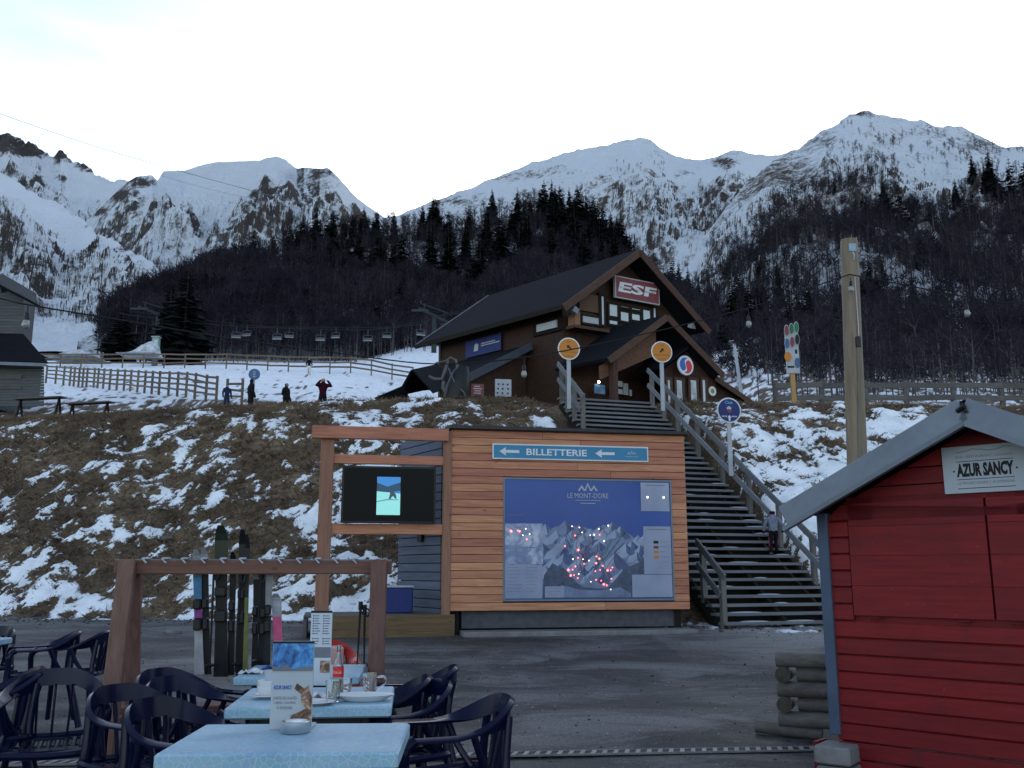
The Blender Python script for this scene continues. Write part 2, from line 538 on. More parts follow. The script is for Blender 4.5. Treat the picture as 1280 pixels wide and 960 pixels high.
def make_ground():
    fine = np.arange(-19.0, 19.01, 0.105)
    cs = np.concatenate([np.linspace(-75, -19.6, 26), fine, np.linspace(19.6, 75, 26)])
    ys = []
    V = []; A = {'snow': [], 'zone': [], 'dust': []}
    s1 = list(np.concatenate([np.linspace(0, 0.55, 10), np.linspace(0.56, 1, 75)]))     # yard
    s2 = list(np.linspace(0, 1, 101)[1:])                                                # bank
    s3 = list((np.linspace(0, 1, 90)[1:]) ** 2.2)                                        # beyond
    rows = [(0, s) for s in s1] + [(1, s) for s in s2] + [(2, s) for s in s3]
    for k, s in rows:
        for c in cs:
            fy, cy = interp(c, FOOT), interp(c, CREST)
            if k == 0: x, y = c, lerp(-30, fy, s)
            elif k == 1: x, y = c, lerp(fy, cy, s)
            else:
                y = lerp(cy, 175, s); x = c * (1 + max(0, y - cy) / 42.0)
            sn = snow_at(x, y) if (k > 0 or fy - y < 4) else 0.0
            z = T(x, y)
            z += sn * (0.055 if k == 1 else 0.03)
            V.append((x, y, z))
            A['snow'].append(sn)
            A['zone'].append(0.0 if k == 0 else 1.0)
            A['dust'].append(max(0.0, min(1.0, (1 - (fy - y) / 7.0) * (1.0 if x > 2.5 else 0.25))) if k == 0 else 0.0)
    nc = len(cs); nr = len(rows)
    idx = np.arange(nc * nr).reshape(nr, nc)
    F = np.stack([idx[:-1, :-1], idx[:-1, 1:], idx[1:, 1:], idx[1:, :-1]], -1).reshape(-1, 4)
    t = NT('ground_mix')
    v = t.coord((1, 1, 1), rnd=False)
    # asphalt, worn and dusty
    n1 = t.noise(v, 0.35, 6); n2 = t.noise(v, 45.0, 3); n3 = t.noise(v, 3.0, 5)
    sv = t.coord((0.6, 1.1, 1), rnd=False)
    streak = t.noise(sv, 0.8, 8, 0.68, dist=0.5)
    asp = t.ramp(n1, [(0.35, (0.016, 0.016, 0.018)), (0.65, (0.048, 0.047, 0.047))])
    asp = t.mix(t.ramp(streak, [(0.44, 0.0), (0.62, 0.8)]), asp, (0.13, 0.128, 0.126))
    pn = t.noise(t.coord((0.5, 1.0, 1), rnd=False), 0.9, 8, 0.68, dist=0.7)
    asp = t.mix(t.ramp(pn, [(0.52, 0.0), (0.58, 0.6), (0.70, 0.8)]), asp, (0.17, 0.168, 0.168))
    asp = t.mix(t.ramp(pn, [(0.30, 0.7), (0.40, 0.0)]), asp, (0.012, 0.012, 0.014))
    asp = t.mix(t.math('MULTIPLY', t.attr('dust'), t.ramp(streak, [(0.30, 0.15), (0.55, 0.95)])), asp, (0.30, 0.295, 0.29))
    asp = t.mix(t.ramp(n2, [(0.40, 0.5), (0.56, 0.0)]), asp, (0.028, 0.028, 0.03))
    asp = t.mix(t.ramp(n2, [(0.60, 0.0), (0.70, 0.6)]), asp, (0.21, 0.20, 0.19))
    # dead grass and earth
    gv = t.coord((1, 1, 1.8), rnd=False)
    g1 = t.noise(gv, 0.55, 5); g2 = t.noise(gv, 9.0, 5, 0.7)
    grs = t.ramp(g1, [(0.30, (0.060, 0.043, 0.030)), (0.5, (0.132, 0.094, 0.062)), (0.68, (0.23, 0.168, 0.108))])
    grs = t.mix(t.ramp(g2, [(0.35, 0.75), (0.6, 0.0)]), grs, (0.022, 0.017, 0.012))
    zfac = t.ramp(t.math('ADD', t.attr('zone'), t.math('MULTIPLY', t.math('SUBTRACT', n3, 0.5), 0.9)), [(0.40, 0.0), (0.60, 1.0)])
    base = t.mix(zfac, asp, grs)
    # snow
    e = t.noise(v, 13.0, 6, 0.75)
    sm = t.ramp(t.math('ADD', t.attr('snow'), t.math('MULTIPLY', t.math('SUBTRACT', e, 0.5), 3.2)), [(0.46, 0.0), (0.60, 1.0)])
    sc = t.ramp(t.noise(v, 2.0, 5), [(0.3, (0.62, 0.66, 0.72)), (0.6, (0.84, 0.87, 0.92))])
    t.color(t.mix(sm, base, sc))
    ra = t.ramp(n1, [(0.35, 0.55), (0.6, 0.85)])
    t.rough(t.mix(sm, t.mix(zfac, ra, 0.95), 0.8)); t.b.inputs['Specular IOR Level'].default_value = 0.2
    hh = t.math('ADD', t.math('MULTIPLY', n2, 0.12), t.math('MULTIPLY', t.math('MULTIPLY', g2, zfac), 0.9))
    t.bump(t.math('ADD', hh, t.math('MULTIPLY', sm, 0.9)), 0.7, 0.05)
    me = np_mesh('ground', np.array(V), F, t.mat, True, A)
    tag(link('ground', me), kind='structure')
make_ground()

# ---------------------------------------------------------------- hills and mountains
class Hill:
    """a flank between a base line and a crest line, both given by bearing (pixel column), elevation and distance"""
    def __init__(self, base, crest, p=1.0, amp=0.0, lam=100.0, seed=0.0, back=0.5, stretch=2.5, jag=0.0, keep=0.3):
        self.b, self.c, self.p, self.amp, self.lam, self.seed = base, crest, p, amp, lam, seed
        self.back, self.stretch, self.jag, self.keep = back, stretch, jag, keep
    def raw(self, px, v):
        by, bY = interp(px, [(a, b) for a, b, c in self.b]), interp(px, [(a, c) for a, b, c in self.b])
        cy, cY = interp(px, [(a, b) for a, b, c in self.c]), interp(px, [(a, c) for a, b, c in self.c])
        if v <= 1:
            Y = lerp(bY, cY, v)
            return P(px, lerp(by, cy, v ** self.p), Y)
        q = P(px, cy, cY); b = P(px, by, bY)
        t = v - 1
        hgt = max(q.z - b.z, 1.0)
        Y = cY + (cY - bY) * t
        o = CAM + ray(px, cy) * Y
        o.z = q.z - hgt * self.back * t * (0.4 + 1.6 * t)
        return o
    def at(self, px, v):
        q = self.raw(px, v)
        if self.amp:
            L = self.lam
            w = Vector((q.x / L + self.seed, q.y / (L * self.stretch), q.z / (L * 1.6)))
            n = mnoise.ridged_multi_fractal(w, 0.9, 2.1, 6, 1.0, 2.0) - 1.1
            k = math.sin(math.pi * min(1, max(0.02, v * 0.94))) ** 0.6 if v < 1 else self.keep
            k = (k * smooth((1 - v) / 0.35) * smooth(v / 0.28) if v < 1 else 0.0) + self.keep
            q.z += self.amp * n * k
            if self.jag:
                e = math.exp(-((v - 1) / 0.03) ** 2)
                q.z += e * self.jag * (mnoise.ridged_multi_fractal(Vector((q.x / L * 3.1, self.seed, 0)), 0.7, 2.1, 6, 1.0, 2.0) - 1.1)
        return q
    def build(self, name, mat, px0, px1, nu, nv, rockf=None, heathf=None):
        V = []; R = []; Hh = []
        us = np.linspace(px0, px1, nu)
        vs_ = np.concatenate([np.linspace(0, 0.9, nv), np.linspace(0.905, 1.0, max(12, nv // 5)), np.linspace(1.03, 1.5, 12)])
        for v in vs_:
            for px in us:
                q = self.at(px, v); V.append(q)
                by = interp(px, [(a, b) for a, b, c in self.b]); cy = interp(px, [(a, b) for a, b, c in self.c])
                py = lerp(by, cy, min(1, v) ** self.p)
                R.append(rockf(px, py) if rockf else 0.0)
                Hh.append(heathf(px, py) if heathf else 0.0)
        nr = len(vs_)
        idx = np.arange(nu * nr).reshape(nr, nu)
        F = np.stack([idx[:-1, :-1], idx[:-1, 1:], idx[1:, 1:], idx[1:, :-1]], -1).reshape(-1, 4)
        me = np_mesh(name, np.array([tuple(p) for p in V]), F, mat, False, {'rock': R, 'heath': Hh})
        return tag(link(name, me), kind='structure')

def mountain_mat(name, s, rock=(0.075, 0.065, 0.062), heath=(0.10, 0.075, 0.055), thr=0.0, snowc=(0.84, 0.89, 0.97)):
    """snow over rock: rock shows on steep faces and where the ridges are blown bare; s = metres of the coarse pattern"""
    t = NT(name)
    v = t.coord((1.0 / s, 0.55 / s, 0.8 / s), rnd=False)
    n = t.noise(v, 1.0, 9, 0.62)
    f0 = t.noise(v, 6.0, 7, 0.72, dist=0.4)
    ff = t.noise(v, 26.0, 5, 0.7)
    f = t.math('ADD', t.math('MULTIPLY', f0, 0.55), t.math('MULTIPLY', ff, 0.45))
    ge = t.node('ShaderNodeNewGeometry'); sx = t.node('ShaderNodeSeparateXYZ'); t.link(ge.outputs['Normal'], sx.inputs[0])
    steep = t.math('SUBTRACT', 1.0, sx.outputs['Z'])
    m = t.math('ADD', t.math('MULTIPLY', steep, 0.85), t.math('MULTIPLY', n, 0.52))
    m = t.math('ADD', m, t.math('MULTIPLY', f, 1.15))
    m = t.math('ADD', m, t.attr('rock'))
    rk = t.ramp(m, [(0.0, 0.0), (1.0, 1.0)])
    mask = t.math('SUBTRACT', m, 1.142 + thr)
    mask = t.math('MULTIPLY', mask, 6.0, True)
    rc = t.mix(t.ramp(f, [(0.35, 0.0), (0.65, 1.0)]), [x * 0.55 for x in rock], [x * 1.5 for x in rock])
    hm = t.math('MULTIPLY', t.math('SUBTRACT', t.math('ADD', t.attr('heath'), t.math('MULTIPLY', f, 2.0)), 1.40), 4.0, True)
    hc = t.mix(n, [x * 0.5 for x in heath], [x * 1.3 for x in heath])
    sc = t.mix(n, [x * 0.93 for x in snowc], snowc)
    col = t.mix(mask, t.mix(hm, sc, hc), rc)
    t.color(col); t.rough(0.9); t.b.inputs['Specular IOR Level'].default_value = 0.1
    t.bump(t.math('ADD', f, t.math('MULTIPLY', n, 1.8)), 0.85, s * 0.22)
    return t.mat

def blobs(lst, base=0.0):
    def fn(px, py):
        r = base
        for cx, cy, rx, ry, a in lst:
            d = ((px - cx) / rx) ** 2 + ((py - cy) / ry) ** 2
            if d < 4: r += a * math.exp(-d)
        return r
    return fn

FAR_A = Hill([(-120, 400, 1500), (260, 420, 1500)],
             [(-120, 200, 2600), (-60, 185, 2600), (-20, 178, 2600), (0, 170, 2600), (9, 163, 2600), (18, 172, 2600), (30, 186, 2600), (44, 184, 2600), (52, 195, 2600), (66, 200, 2600), (76, 193, 2600), (90, 205, 2600), (105, 207, 2600), (118, 217, 2600), (150, 229, 2600), (190, 236, 2600), (260, 250, 2600)],
             p=1.0, amp=120, lam=300, seed=3.3, jag=22, keep=0.06)
FAR_A.build('mountain', mountain_mat('far_crag', 230), -120, 260, 260, 90,
            blobs([(10, 175, 22, 12, 0.55), (48, 192, 16, 8, 0.5), (78, 197, 14, 8, 0.5), (105, 210, 12, 6, 0.4), (45, 230, 14, 14, 0.55), (78, 222, 6, 6, 0.5), (20, 192, 18, 8, 0.35)], -0.12))
FAR_B = Hill([(60, 430, 1100), (560, 430, 1100)],
             [(60, 330, 2000), (100, 285, 2000), (118, 268, 2000), (140, 246, 2000), (160, 228, 2000), (170, 222, 2000), (180, 220, 2000), (190, 219, 2000), (197, 226, 2000), (204, 214, 2050), (230, 213, 2100), (258, 204, 2100), (270, 202, 2100), (300, 201, 2100), (325, 200, 2100), (334, 196, 2100), (345, 195, 2100), (357, 201, 2100), (370, 211, 2100), (380, 210, 2050), (400, 211, 2000), (410, 210, 2000), (420, 219, 2000), (440, 241, 2000), (455, 255, 2000), (475, 269, 2000), (500, 285, 2000), (560, 320, 2000)],
             p=1.0, amp=130, lam=240, seed=8.1, jag=2, keep=0.02)
FAR_B.build('mountain', mountain_mat('mid_crag', 190), 60, 560, 400, 130,
            blobs([(180, 228, 22, 9, 0.42), (150, 246, 16, 9, 0.34), (125, 266, 12, 7, 0.30), (170, 255, 10, 10, 0.2), (165, 290, 26, 16, 0.22), (225, 290, 26, 22, 0.16), (395, 235, 30, 26, 0.24), (355, 270, 26, 22, 0.22), (320, 260, 30, 10, 0.15), (300, 315, 40, 20, 0.22), (405, 214, 16, 6, 0.25)], -0.14))
FAR_C = Hill([(-140, 440, 420), (300, 450, 420)],
             [(-140, 160, 1150), (-60, 190, 1150), (0, 221, 1150), (50, 248, 1150), (78, 262, 1150), (110, 284, 1100), (150, 308, 1060), (180, 326, 1030), (205, 342, 1000), (230, 370, 960), (300, 430, 900)],
             p=1.0, amp=60, lam=115, seed=5.2, jag=5, keep=0.06)
FAR_C.build('mountain', mountain_mat('near_crag', 60, rock=(0.065, 0.055, 0.052)), -140, 300, 320, 130,
            blobs([(75, 305, 14, 16, 0.16), (60, 350, 30, 14, 0.10), (88, 372, 16, 14, 0.16), (140, 318, 18, 7, 0.18), (25, 300, 20, 14, 0.12), (30, 340, 30, 12, 0.18), (60, 395, 50, 20, 0.10), (160, 345, 14, 20, 0.18), (105, 285, 14, 5, 0.3), (60, 255, 14, 5, 0.22), (165, 322, 14, 6, 0.3), (190, 338, 14, 6, 0.3), (150, 312, 14, 5, 0.3)], -0.16), lambda a, b: 0.20)
MID = Hill([(430, 440, 380), (1060, 440, 380)],
           [(430, 300, 900), (470, 276, 950), (500, 267, 1000), (530, 258, 1020), (560, 247, 1050), (600, 232, 1080), (640, 214, 1100), (670, 203, 1100), (700, 194, 1100), (740, 185, 1100), (775, 178, 1100), (800, 173, 1100), (812, 176, 1100), (830, 188, 1100), (845, 196, 1100), (875, 197, 1100), (895, 193, 1100), (915, 187, 1080), (940, 190, 1080), (975, 194, 1080), (1060, 205, 1080)],
           p=1.0, amp=62, lam=140, seed=1.7, jag=3, keep=0.05)
MID.build('mountain', mountain_mat('mid_slope', 80, rock=(0.085, 0.07, 0.06)), 430, 1060, 360, 120,
          blobs([(600, 245, 50, 10, 0.10), (880, 270, 40, 24, 0.08), (800, 200, 22, 14, 0.05)], -0.06),
          blobs([(560, 255, 70, 14, 0.42), (640, 222, 60, 9, 0.36), (905, 200, 22, 10, 0.55), (860, 222, 18, 8, 0.45), (760, 225, 30, 14, 0.22), (820, 245, 30, 30, 0.2), (700, 215, 40, 9, 0.25), (820, 195, 20, 14, 0.2)], 0.12))
RIGHT = Hill([(800, 505, 88), (900, 500, 88), (1000, 492, 86), (1150, 492, 82), (1440, 492, 80)],
             [(800, 420, 500), (850, 340, 600), (880, 300, 640), (905, 262, 660), (930, 235, 680), (960, 210, 690), (985, 192, 700), (1010, 178, 705), (1030, 165, 710), (1055, 150, 715), (1075, 141, 720), (1085, 139, 720), (1100, 146, 720), (1130, 152, 720), (1160, 155, 720), (1190, 158, 720), (1220, 168, 710), (1250, 181, 700), (1280, 182, 690), (1330, 190, 690), (1440, 220, 690)],
             p=0.80, amp=32, lam=85, seed=9.4, jag=3, keep=0.06)
_rh = blobs([(985, 215, 42, 30, 0.40), (940, 240, 34, 24, 0.34), (1030, 175, 34, 16, 0.28), (900, 280, 30, 30, 0.25), (1020, 245, 30, 24, 0.25), (1150, 165, 50, 10, 0.18), (1230, 180, 40, 12, 0.28), (1160, 200, 100, 40, 0.10)], 0.20)
def right_limit(px):              # upper edge of the wood on the right slope
    return interp(px, [(840, 470), (880, 420), (905, 392), (930, 350), (960, 318), (1000, 285), (1040, 258), (1080, 240), (1110, 228), (1150, 262), (1190, 280), (1205, 240), (1230, 225), (1290, 215), (1400, 210)])
def right_floor(px, py):          # leaf litter shows through the snow under the trees
    w = smooth((py - right_limit(px)) / 20.0)
    under = 0.55 - 0.36 * smooth((py - 375) / 50.0)
    if px < 965: under = lerp(0.12, under, smooth(abs(px - 912) / 50.0))
    return lerp(_rh(px, py), under, w)
RIGHT.build('mountain', mountain_mat('near_slope', 45, rock=(0.075, 0.06, 0.05)), 800, 1440, 300, 130,
            blobs([(1075, 143, 16, 6, 0.3), (1000, 200, 40, 20, 0.06)], -0.05), right_floor)
WOODHILL = Hill([(60, 456, 172), (500, 462, 165), (980, 490, 150)],
                [(60, 446, 186), (140, 425, 215), (180, 400, 232), (220, 370, 250), (260, 350, 268), (320, 335, 284), (380, 312, 300), (450, 298, 320), (520, 292, 335), (590, 285, 345), (640, 272, 350), (690, 262, 350), (735, 272, 345), (765, 298, 335), (790, 325, 320), (830, 362, 300), (870, 400, 280), (910, 430, 260), (980, 460, 240)],
                p=0.9, amp=7, lam=45, seed=2.4, keep=0.2)
WOODHILL.build('hill', mountain_mat('wood_floor', 18, rock=(0.05, 0.042, 0.04), heath=(0.07, 0.055, 0.045), thr=-0.12), 96, 980, 240, 70, None, lambda a, b: 0.58 - 0.26 * smooth((b - 360) / 60.0))

# ---------------------------------------------------------------- trees
RNG = random.Random(11)
def bark_mat(name, c):
    return plain(name, c, 0.9, 0.3, 3.0, obvar=0.25)
def wood_mat(name, a, b, c):
    t = NT(name)
    v = t.coord((1, 1, 1), rnd=False)
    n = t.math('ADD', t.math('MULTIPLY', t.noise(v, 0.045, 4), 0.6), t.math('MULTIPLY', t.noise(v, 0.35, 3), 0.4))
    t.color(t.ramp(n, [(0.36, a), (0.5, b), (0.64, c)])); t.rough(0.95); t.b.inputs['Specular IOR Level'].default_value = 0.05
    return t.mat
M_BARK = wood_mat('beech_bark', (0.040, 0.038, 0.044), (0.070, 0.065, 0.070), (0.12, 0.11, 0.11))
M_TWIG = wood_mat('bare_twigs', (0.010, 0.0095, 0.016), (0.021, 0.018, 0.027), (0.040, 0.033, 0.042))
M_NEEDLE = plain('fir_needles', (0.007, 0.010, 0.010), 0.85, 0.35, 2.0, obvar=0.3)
M_TRUNK = bark_mat('fir_trunk', (0.05, 0.04, 0.035))

def tri_blade(V, F, p, d, L, w, rng):
    s = d.cross(Vector((rng.uniform(-1, 1), rng.uniform(-1, 1), rng.uniform(-0.3, 0.3)))).normalized() * w
    n = len(V)
    V += [p - s, p + s, p + d * L]; F.append((n, n + 1, n + 2))

def bare_tree_template(seed, H=13.0, twigs=150, spread=0.22, tw=0.055, light=False):
    """returns trunk (v, f) and crown (v, f): trunk with limbs, then fine upswept twigs"""
    rng = random.Random(seed)
    mb = MB()
    lean = Vector((rng.uniform(-0.05, 0.05), rng.uniform(-0.05, 0.05), 0))
    pts = [Vector((0, 0, -0.6))] + [Vector((lean.x * z + rng.uniform(-0.12, 0.12), lean.y * z + rng.uniform(-0.12, 0.12), z)) for z in ((H * 0.5, H * 0.93) if light else (H * 0.25, H * 0.5, H * 0.72, H * 0.93))]
    mb.tube(pts, [H * 0.013, H * 0.009, H * 0.0015] if light else [H * 0.0125, H * 0.0105, H * 0.008, H * 0.005, H * 0.0015], 3 if light else 5, cap=False)
    limbs = []
    for i in range(5 if light else 9):
        z = H * rng.uniform(0.30, 0.80); a = rng.uniform(0, 2 * math.pi)
        p = Vector((lean.x * z, lean.y * z, z))
        L = H * rng.uniform(0.20, 0.36) * (1.1 - 0.6 * (z / H))
        d = Vector((math.cos(a), math.sin(a), rng.uniform(0.7, 1.5))).normalized()
        q = p + d * L
        mb.tube([p, q] if light else [p, (p + q) / 2 + Vector((0, 0, 0.1)), q], [H * 0.0045, H * 0.001] if light else [H * 0.0045, H * 0.003, H * 0.001], 3, cap=False)
        limbs.append((p, q))
    V, F = [], []
    limbs.append((pts[-2], pts[-1])); limbs.append((pts[-2].lerp(pts[-1], 0.4), pts[-1]))
    for i in range(twigs):
        p, q = rng.choice(limbs)
        t = rng.uniform(0.25, 1.0)
        o = p.lerp(q, t)
        a = rng.uniform(0, 2 * math.pi)
        d = Vector((math.cos(a) * 0.8, math.sin(a) * 0.8, rng.uniform(0.15, 1.5))).normalized()
        o = o + d * rng.uniform(0, H * 0.05)
        tri_blade(V, F, o, d, H * rng.uniform(0.08, 0.20), tw * rng.uniform(0.5, 1.3), rng)
    return (mb.v, mb.f), (V, F)

def fir_template(seed, H=15.0, tiers=28, per=12, R=2.6, lean=0.0):
    rng = random.Random(seed)
    V, F = [], []
    mb = MB()
    mb.tube([(0, 0, -0.6), (0, 0, H * 0.5), (0, 0, H * 0.97)], [H * 0.014, H * 0.009, 0.02], 6, cap=False)
    for i in range(tiers):
        t = i / (tiers - 1)
        z = H * (0.10 + 0.89 * t)
        r = R * (1 - t) ** 0.85 * (0.75 + 0.5 * rng.random()) + 0.12
        n = max(4, int(per * (1 - 0.55 * t)))
        for k in range(n):
            if rng.random() < 0.10: continue
            a = 2 * math.pi * (k + rng.random()) / n
            rr = r * rng.uniform(0.55, 1.12)
            d = Vector((math.cos(a), math.sin(a), 0))
            dz = -rr * rng.uniform(0.15, 0.55) + 0.25 * rr * t
            s = Vector((-d.y, d.x, 0)) * rr * rng.uniform(0.24, 0.42)
            o = Vector((0, 0, z)); tip = o + d * rr + Vector((0, 0, dz))
            m = o + d * rr * 0.55 + Vector((0, 0, dz * 0.35))
            b = len(V)
            dr = Vector((0, 0, -rr * 0.16))
            V += [o, m + s + dr, tip, m - s + dr, m + Vector((0, 0, 0.05 * rr))]
            F += [(b, b + 1, b + 4), (b + 1, b + 2, b + 4), (b, b + 4, b + 3), (b + 4, b + 2, b + 3)]
            # hanging side twigs
            for q in range(2):
                e = o.lerp(tip, rng.uniform(0.35, 0.95)); b = len(V)
                w = s * rng.uniform(0.5, 1.0) * rng.choice((-1, 1))
                V += [e, e + w + Vector((0, 0, -rr * rng.uniform(0.15, 0.4))), e + d * rr * 0.12]
                F.append((b, b + 1, b + 2))
    return (mb.v, mb.f), (V, F)

def mesh_of(name, vf, mat):
    me = bpy.data.meshes.new(name); me.from_pydata([tuple(p) for p in vf[0]], [], vf[1]); me.materials.append(mat); me.update()
    return me

BARE = [bare_tree_template(40 + i) for i in range(6)]
LITE = [bare_tree_template(140 + i, twigs=78, tw=0.10, light=True) for i in range(6)]
BARE_ME = [(mesh_of('trunk', a, M_BARK), mesh_of('crown', b, M_TWIG)) for a, b in BARE]
FIR = [fir_template(80 + i, H=15, R=r, tiers=28) for i, r in enumerate((3.0, 3.4, 3.8, 2.6))]
FIR_ME = [(mesh_of('trunk', a, M_TRUNK), mesh_of('crown', b, M_NEEDLE)) for a, b in FIR]

def tree_obj(kind, variant, loc, s, rz, label, cat, group, wide=1.0):
    tr, cr = (BARE_ME if kind == 'bare' else FIR_ME)[variant]
    o = thing('bare_tree' if kind == 'bare' else 'fir_tree', label, cat, loc, rz, group)
    o.scale = (s * wide, s * wide, s)
    link('trunk', tr, o); link('crown', cr, o)
    return o

def wood_mass(name, spots, label, templ, mats):
    """one joined mesh of many trees: spots = (point, scale, rz, variant)"""
    VS, FS, MI = [], [], []
    off = 0
    tv = []
    for a, b in templ:
        v = np.array([tuple(p) for p in a[0]] + [tuple(p) for p in b[0]])
        na = len(a[0])
        tris = []
        mi = []
        for k, fl in ((0, a[1]), (1, b[1])):
            for f in fl:
                g = [i + (na if k else 0) for i in f]
                for j in range(1, len(g) - 1):
                    tris.append((g[0], g[j], g[j + 1])); mi.append(k)
        tv.append((v, np.array(tris), np.array(mi)))
    for p, s, rz, var in spots:
        v, f, mi = tv[var]
        c, sn = math.cos(rz) * s, math.sin(rz) * s
        w = np.empty_like(v)
        w[:, 0] = v[:, 0] * c - v[:, 1] * sn + p[0]
        w[:, 1] = v[:, 0] * sn + v[:, 1] * c + p[1]
        w[:, 2] = v[:, 2] * s + p[2]
        VS.append(w); FS.append(f + off); MI.append(mi); off += len(v)
    me = np_mesh(name, np.concatenate(VS), np.concatenate(FS), mats)
    me.polygons.foreach_set('material_index', np.concatenate(MI).astype(np.int32))
    return tag(link(name, me), label, 'wood', kind='stuff')

# the bare wood on the left hill
spots = []
for i in range(6200):
    px = RNG.uniform(120, 905); v = RNG.uniform(0.0, 1.0) ** 1.1
    if px < 150 and RNG.random() < 0.6: continue
    q = WOODHILL.at(px, v)
    spots.append((q, RNG.uniform(0.48, 0.84), RNG.uniform(0, 6.28), RNG.randrange(6)))
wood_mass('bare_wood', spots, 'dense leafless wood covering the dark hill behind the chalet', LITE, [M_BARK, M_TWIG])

spots = []; front = []
for i in range(8200):
    px = RNG.uniform(850, 1400); v = RNG.uniform(0.015, 0.85) ** 1.25
    by = interp(px, [(a, b) for a, b, c in RIGHT.b]); cy = interp(px, [(a, b) for a, b, c in RIGHT.c])
    py = lerp(by, cy, v ** RIGHT.p)
    lim = right_limit(px)
    if py < lim + RNG.uniform(-6, 14): continue
    if 870 < px < 960 and py > 330 and RNG.random() < 0.72 - (abs(px - 912) / 90): continue     # the snowy gully
    if v < 0.16 and RNG.random() < 0.45: continue
    q = RIGHT.at(px, v)
    s = RNG.uniform(0.5, 0.85) * (1.0 if v > 0.12 else 0.8)
    (front if (v < 0.085 and 960 < px < 1300) else spots).append((q, s, RNG.uniform(0, 6.28), RNG.randrange(6)))
RNG.shuffle(front)
for q, s, rz, var in front[:90]:
    tree_obj('bare', var, q, s, rz, 'thin bare tree standing in snow behind the wooden fence on the right', 'tree', 'bare trees above the right fence')
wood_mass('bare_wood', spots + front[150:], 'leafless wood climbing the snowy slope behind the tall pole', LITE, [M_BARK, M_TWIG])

# scrub on the open slopes
spots = []
for i in range(330):              # low growth behind the right fence and along the field's upper edge
    if i < 210:
        px, Y = RNG.uniform(945, 1310), RNG.uniform(48, 86)
        if px < 1000 and RNG.random() < 0.5: continue
    else:
        px, Y = RNG.uniform(230, 540), RNG.uniform(150, 172)
    x = ray(px, 470).x * Y
    spots.append((Vector((x, Y, T(x, Y, False) - 0.4)), RNG.uniform(0.16, 0.42) if i < 210 else RNG.uniform(0.3, 0.6), RNG.uniform(0, 6.28), RNG.randrange(6)))
def scrub(hill, n, boxes):
    for i in range(n):
        x0, y0, x1, y1 = RNG.choice(boxes)
        px, py = RNG.uniform(x0, x1), RNG.uniform(y0, y1)
        by = interp(px, [(a, b) for a, b, c in hill.b]); cy = interp(px, [(a, b) for a, b, c in hill.c])
        v = ((py - by) / (cy - by)) ** (1 / hill.p) if py > cy else 1.0
        if not 0.02 < v < 0.995: continue
        if mnoise.noise(Vector((px / 22.0, py / 14.0, 3.0))) < -0.05: continue
        spots.append((hill.at(px, v) - Vector((0, 0, 1.5)), RNG.uniform(0.35, 0.75), RNG.uniform(0, 6.28), RNG.randrange(6)))
scrub(RIGHT, 900, [(1050, 150, 1200, 200), (1080, 170, 1290, 260), (1030, 190, 1130, 250), (1180, 165, 1300, 230), (870, 330, 930, 430), (880, 300, 960, 380)])
scrub(MID, 420, [(790, 250, 900, 330), (840, 240, 940, 300), (760, 210, 830, 260), (860, 270, 930, 340)])
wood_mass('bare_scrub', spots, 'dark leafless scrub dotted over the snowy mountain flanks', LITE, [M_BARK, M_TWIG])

# firs, one by one where the photograph shows them
def hill_v(hill, px, py):
    by = interp(px, [(a, b) for a, b, c in hill.b]); cy = interp(px, [(a, b) for a, b, c in hill.c])
    return min(1.0, max(0.0, (py - by) / (cy - by))) ** (1 / hill.p)
def fir_at(hill, px, ytop, ybot, label, group, wide=1.0):
    q = hill.at(px, hill_v(hill, px, ybot))
    top = P(px, ytop - 6, q.y)
    s = max(0.3, (top.z - q.z) / 15.0)
    tree_obj('fir', RNG.randrange(4), q, s, RNG.uniform(0, 6.28), label, 'tree', group, wide)
LF = 'dark fir rising among bare trees on the hill left of the chalet roof'
crest_f = [(615, 240, 285), (640, 262, 300), (663, 246, 285), (675, 240, 285), (690, 228, 280), (700, 236, 285), (712, 238, 290), (722, 235, 290), (733, 244, 292), (742, 250, 298), (754, 262, 305), (764, 268, 312), (772, 275, 320), (780, 288, 332), (788, 296, 340), (586, 262, 300), (560, 268, 305), (548, 262, 300), (492, 264, 305), (470, 266, 310), (440, 268, 312), (415, 272, 315), (398, 276, 320), (362, 286, 330), (340, 296, 340), (315, 288, 345), (300, 306, 350), (285, 318, 360), (262, 326, 370), (245, 330, 372), (228, 338, 380), (528, 260, 300), (655, 255, 300), (705, 250, 305), (738, 262, 318), (750, 275, 325), (768, 292, 338), (800, 312, 355)]
for px, a, b in crest_f:
    fir_at(WOODHILL, px, a, b, 'fir tree on the skyline of the wooded hill, above bare trees', 'firs along the wooded skyline')
low_f = [(430, 330, 400), (480, 300, 360), (520, 330, 390), (600, 300, 350), (585, 330, 385), (640, 320, 370), (350, 345, 400), (470, 380, 440), (380, 360, 420), (300, 350, 410), (545, 350, 410), (500, 352, 410), (410, 300, 350), (560, 290, 340), (730, 290, 340), (690, 285, 340), (275, 345, 400), (330, 380, 430), (660, 345, 395), (620, 280, 325), (715, 268, 318)]
for px, a, b in low_f:
    fir_at(WOODHILL, px, a, b, 'dark fir inside the bare wood on the left hill, below the skyline', 'firs inside the left wood')
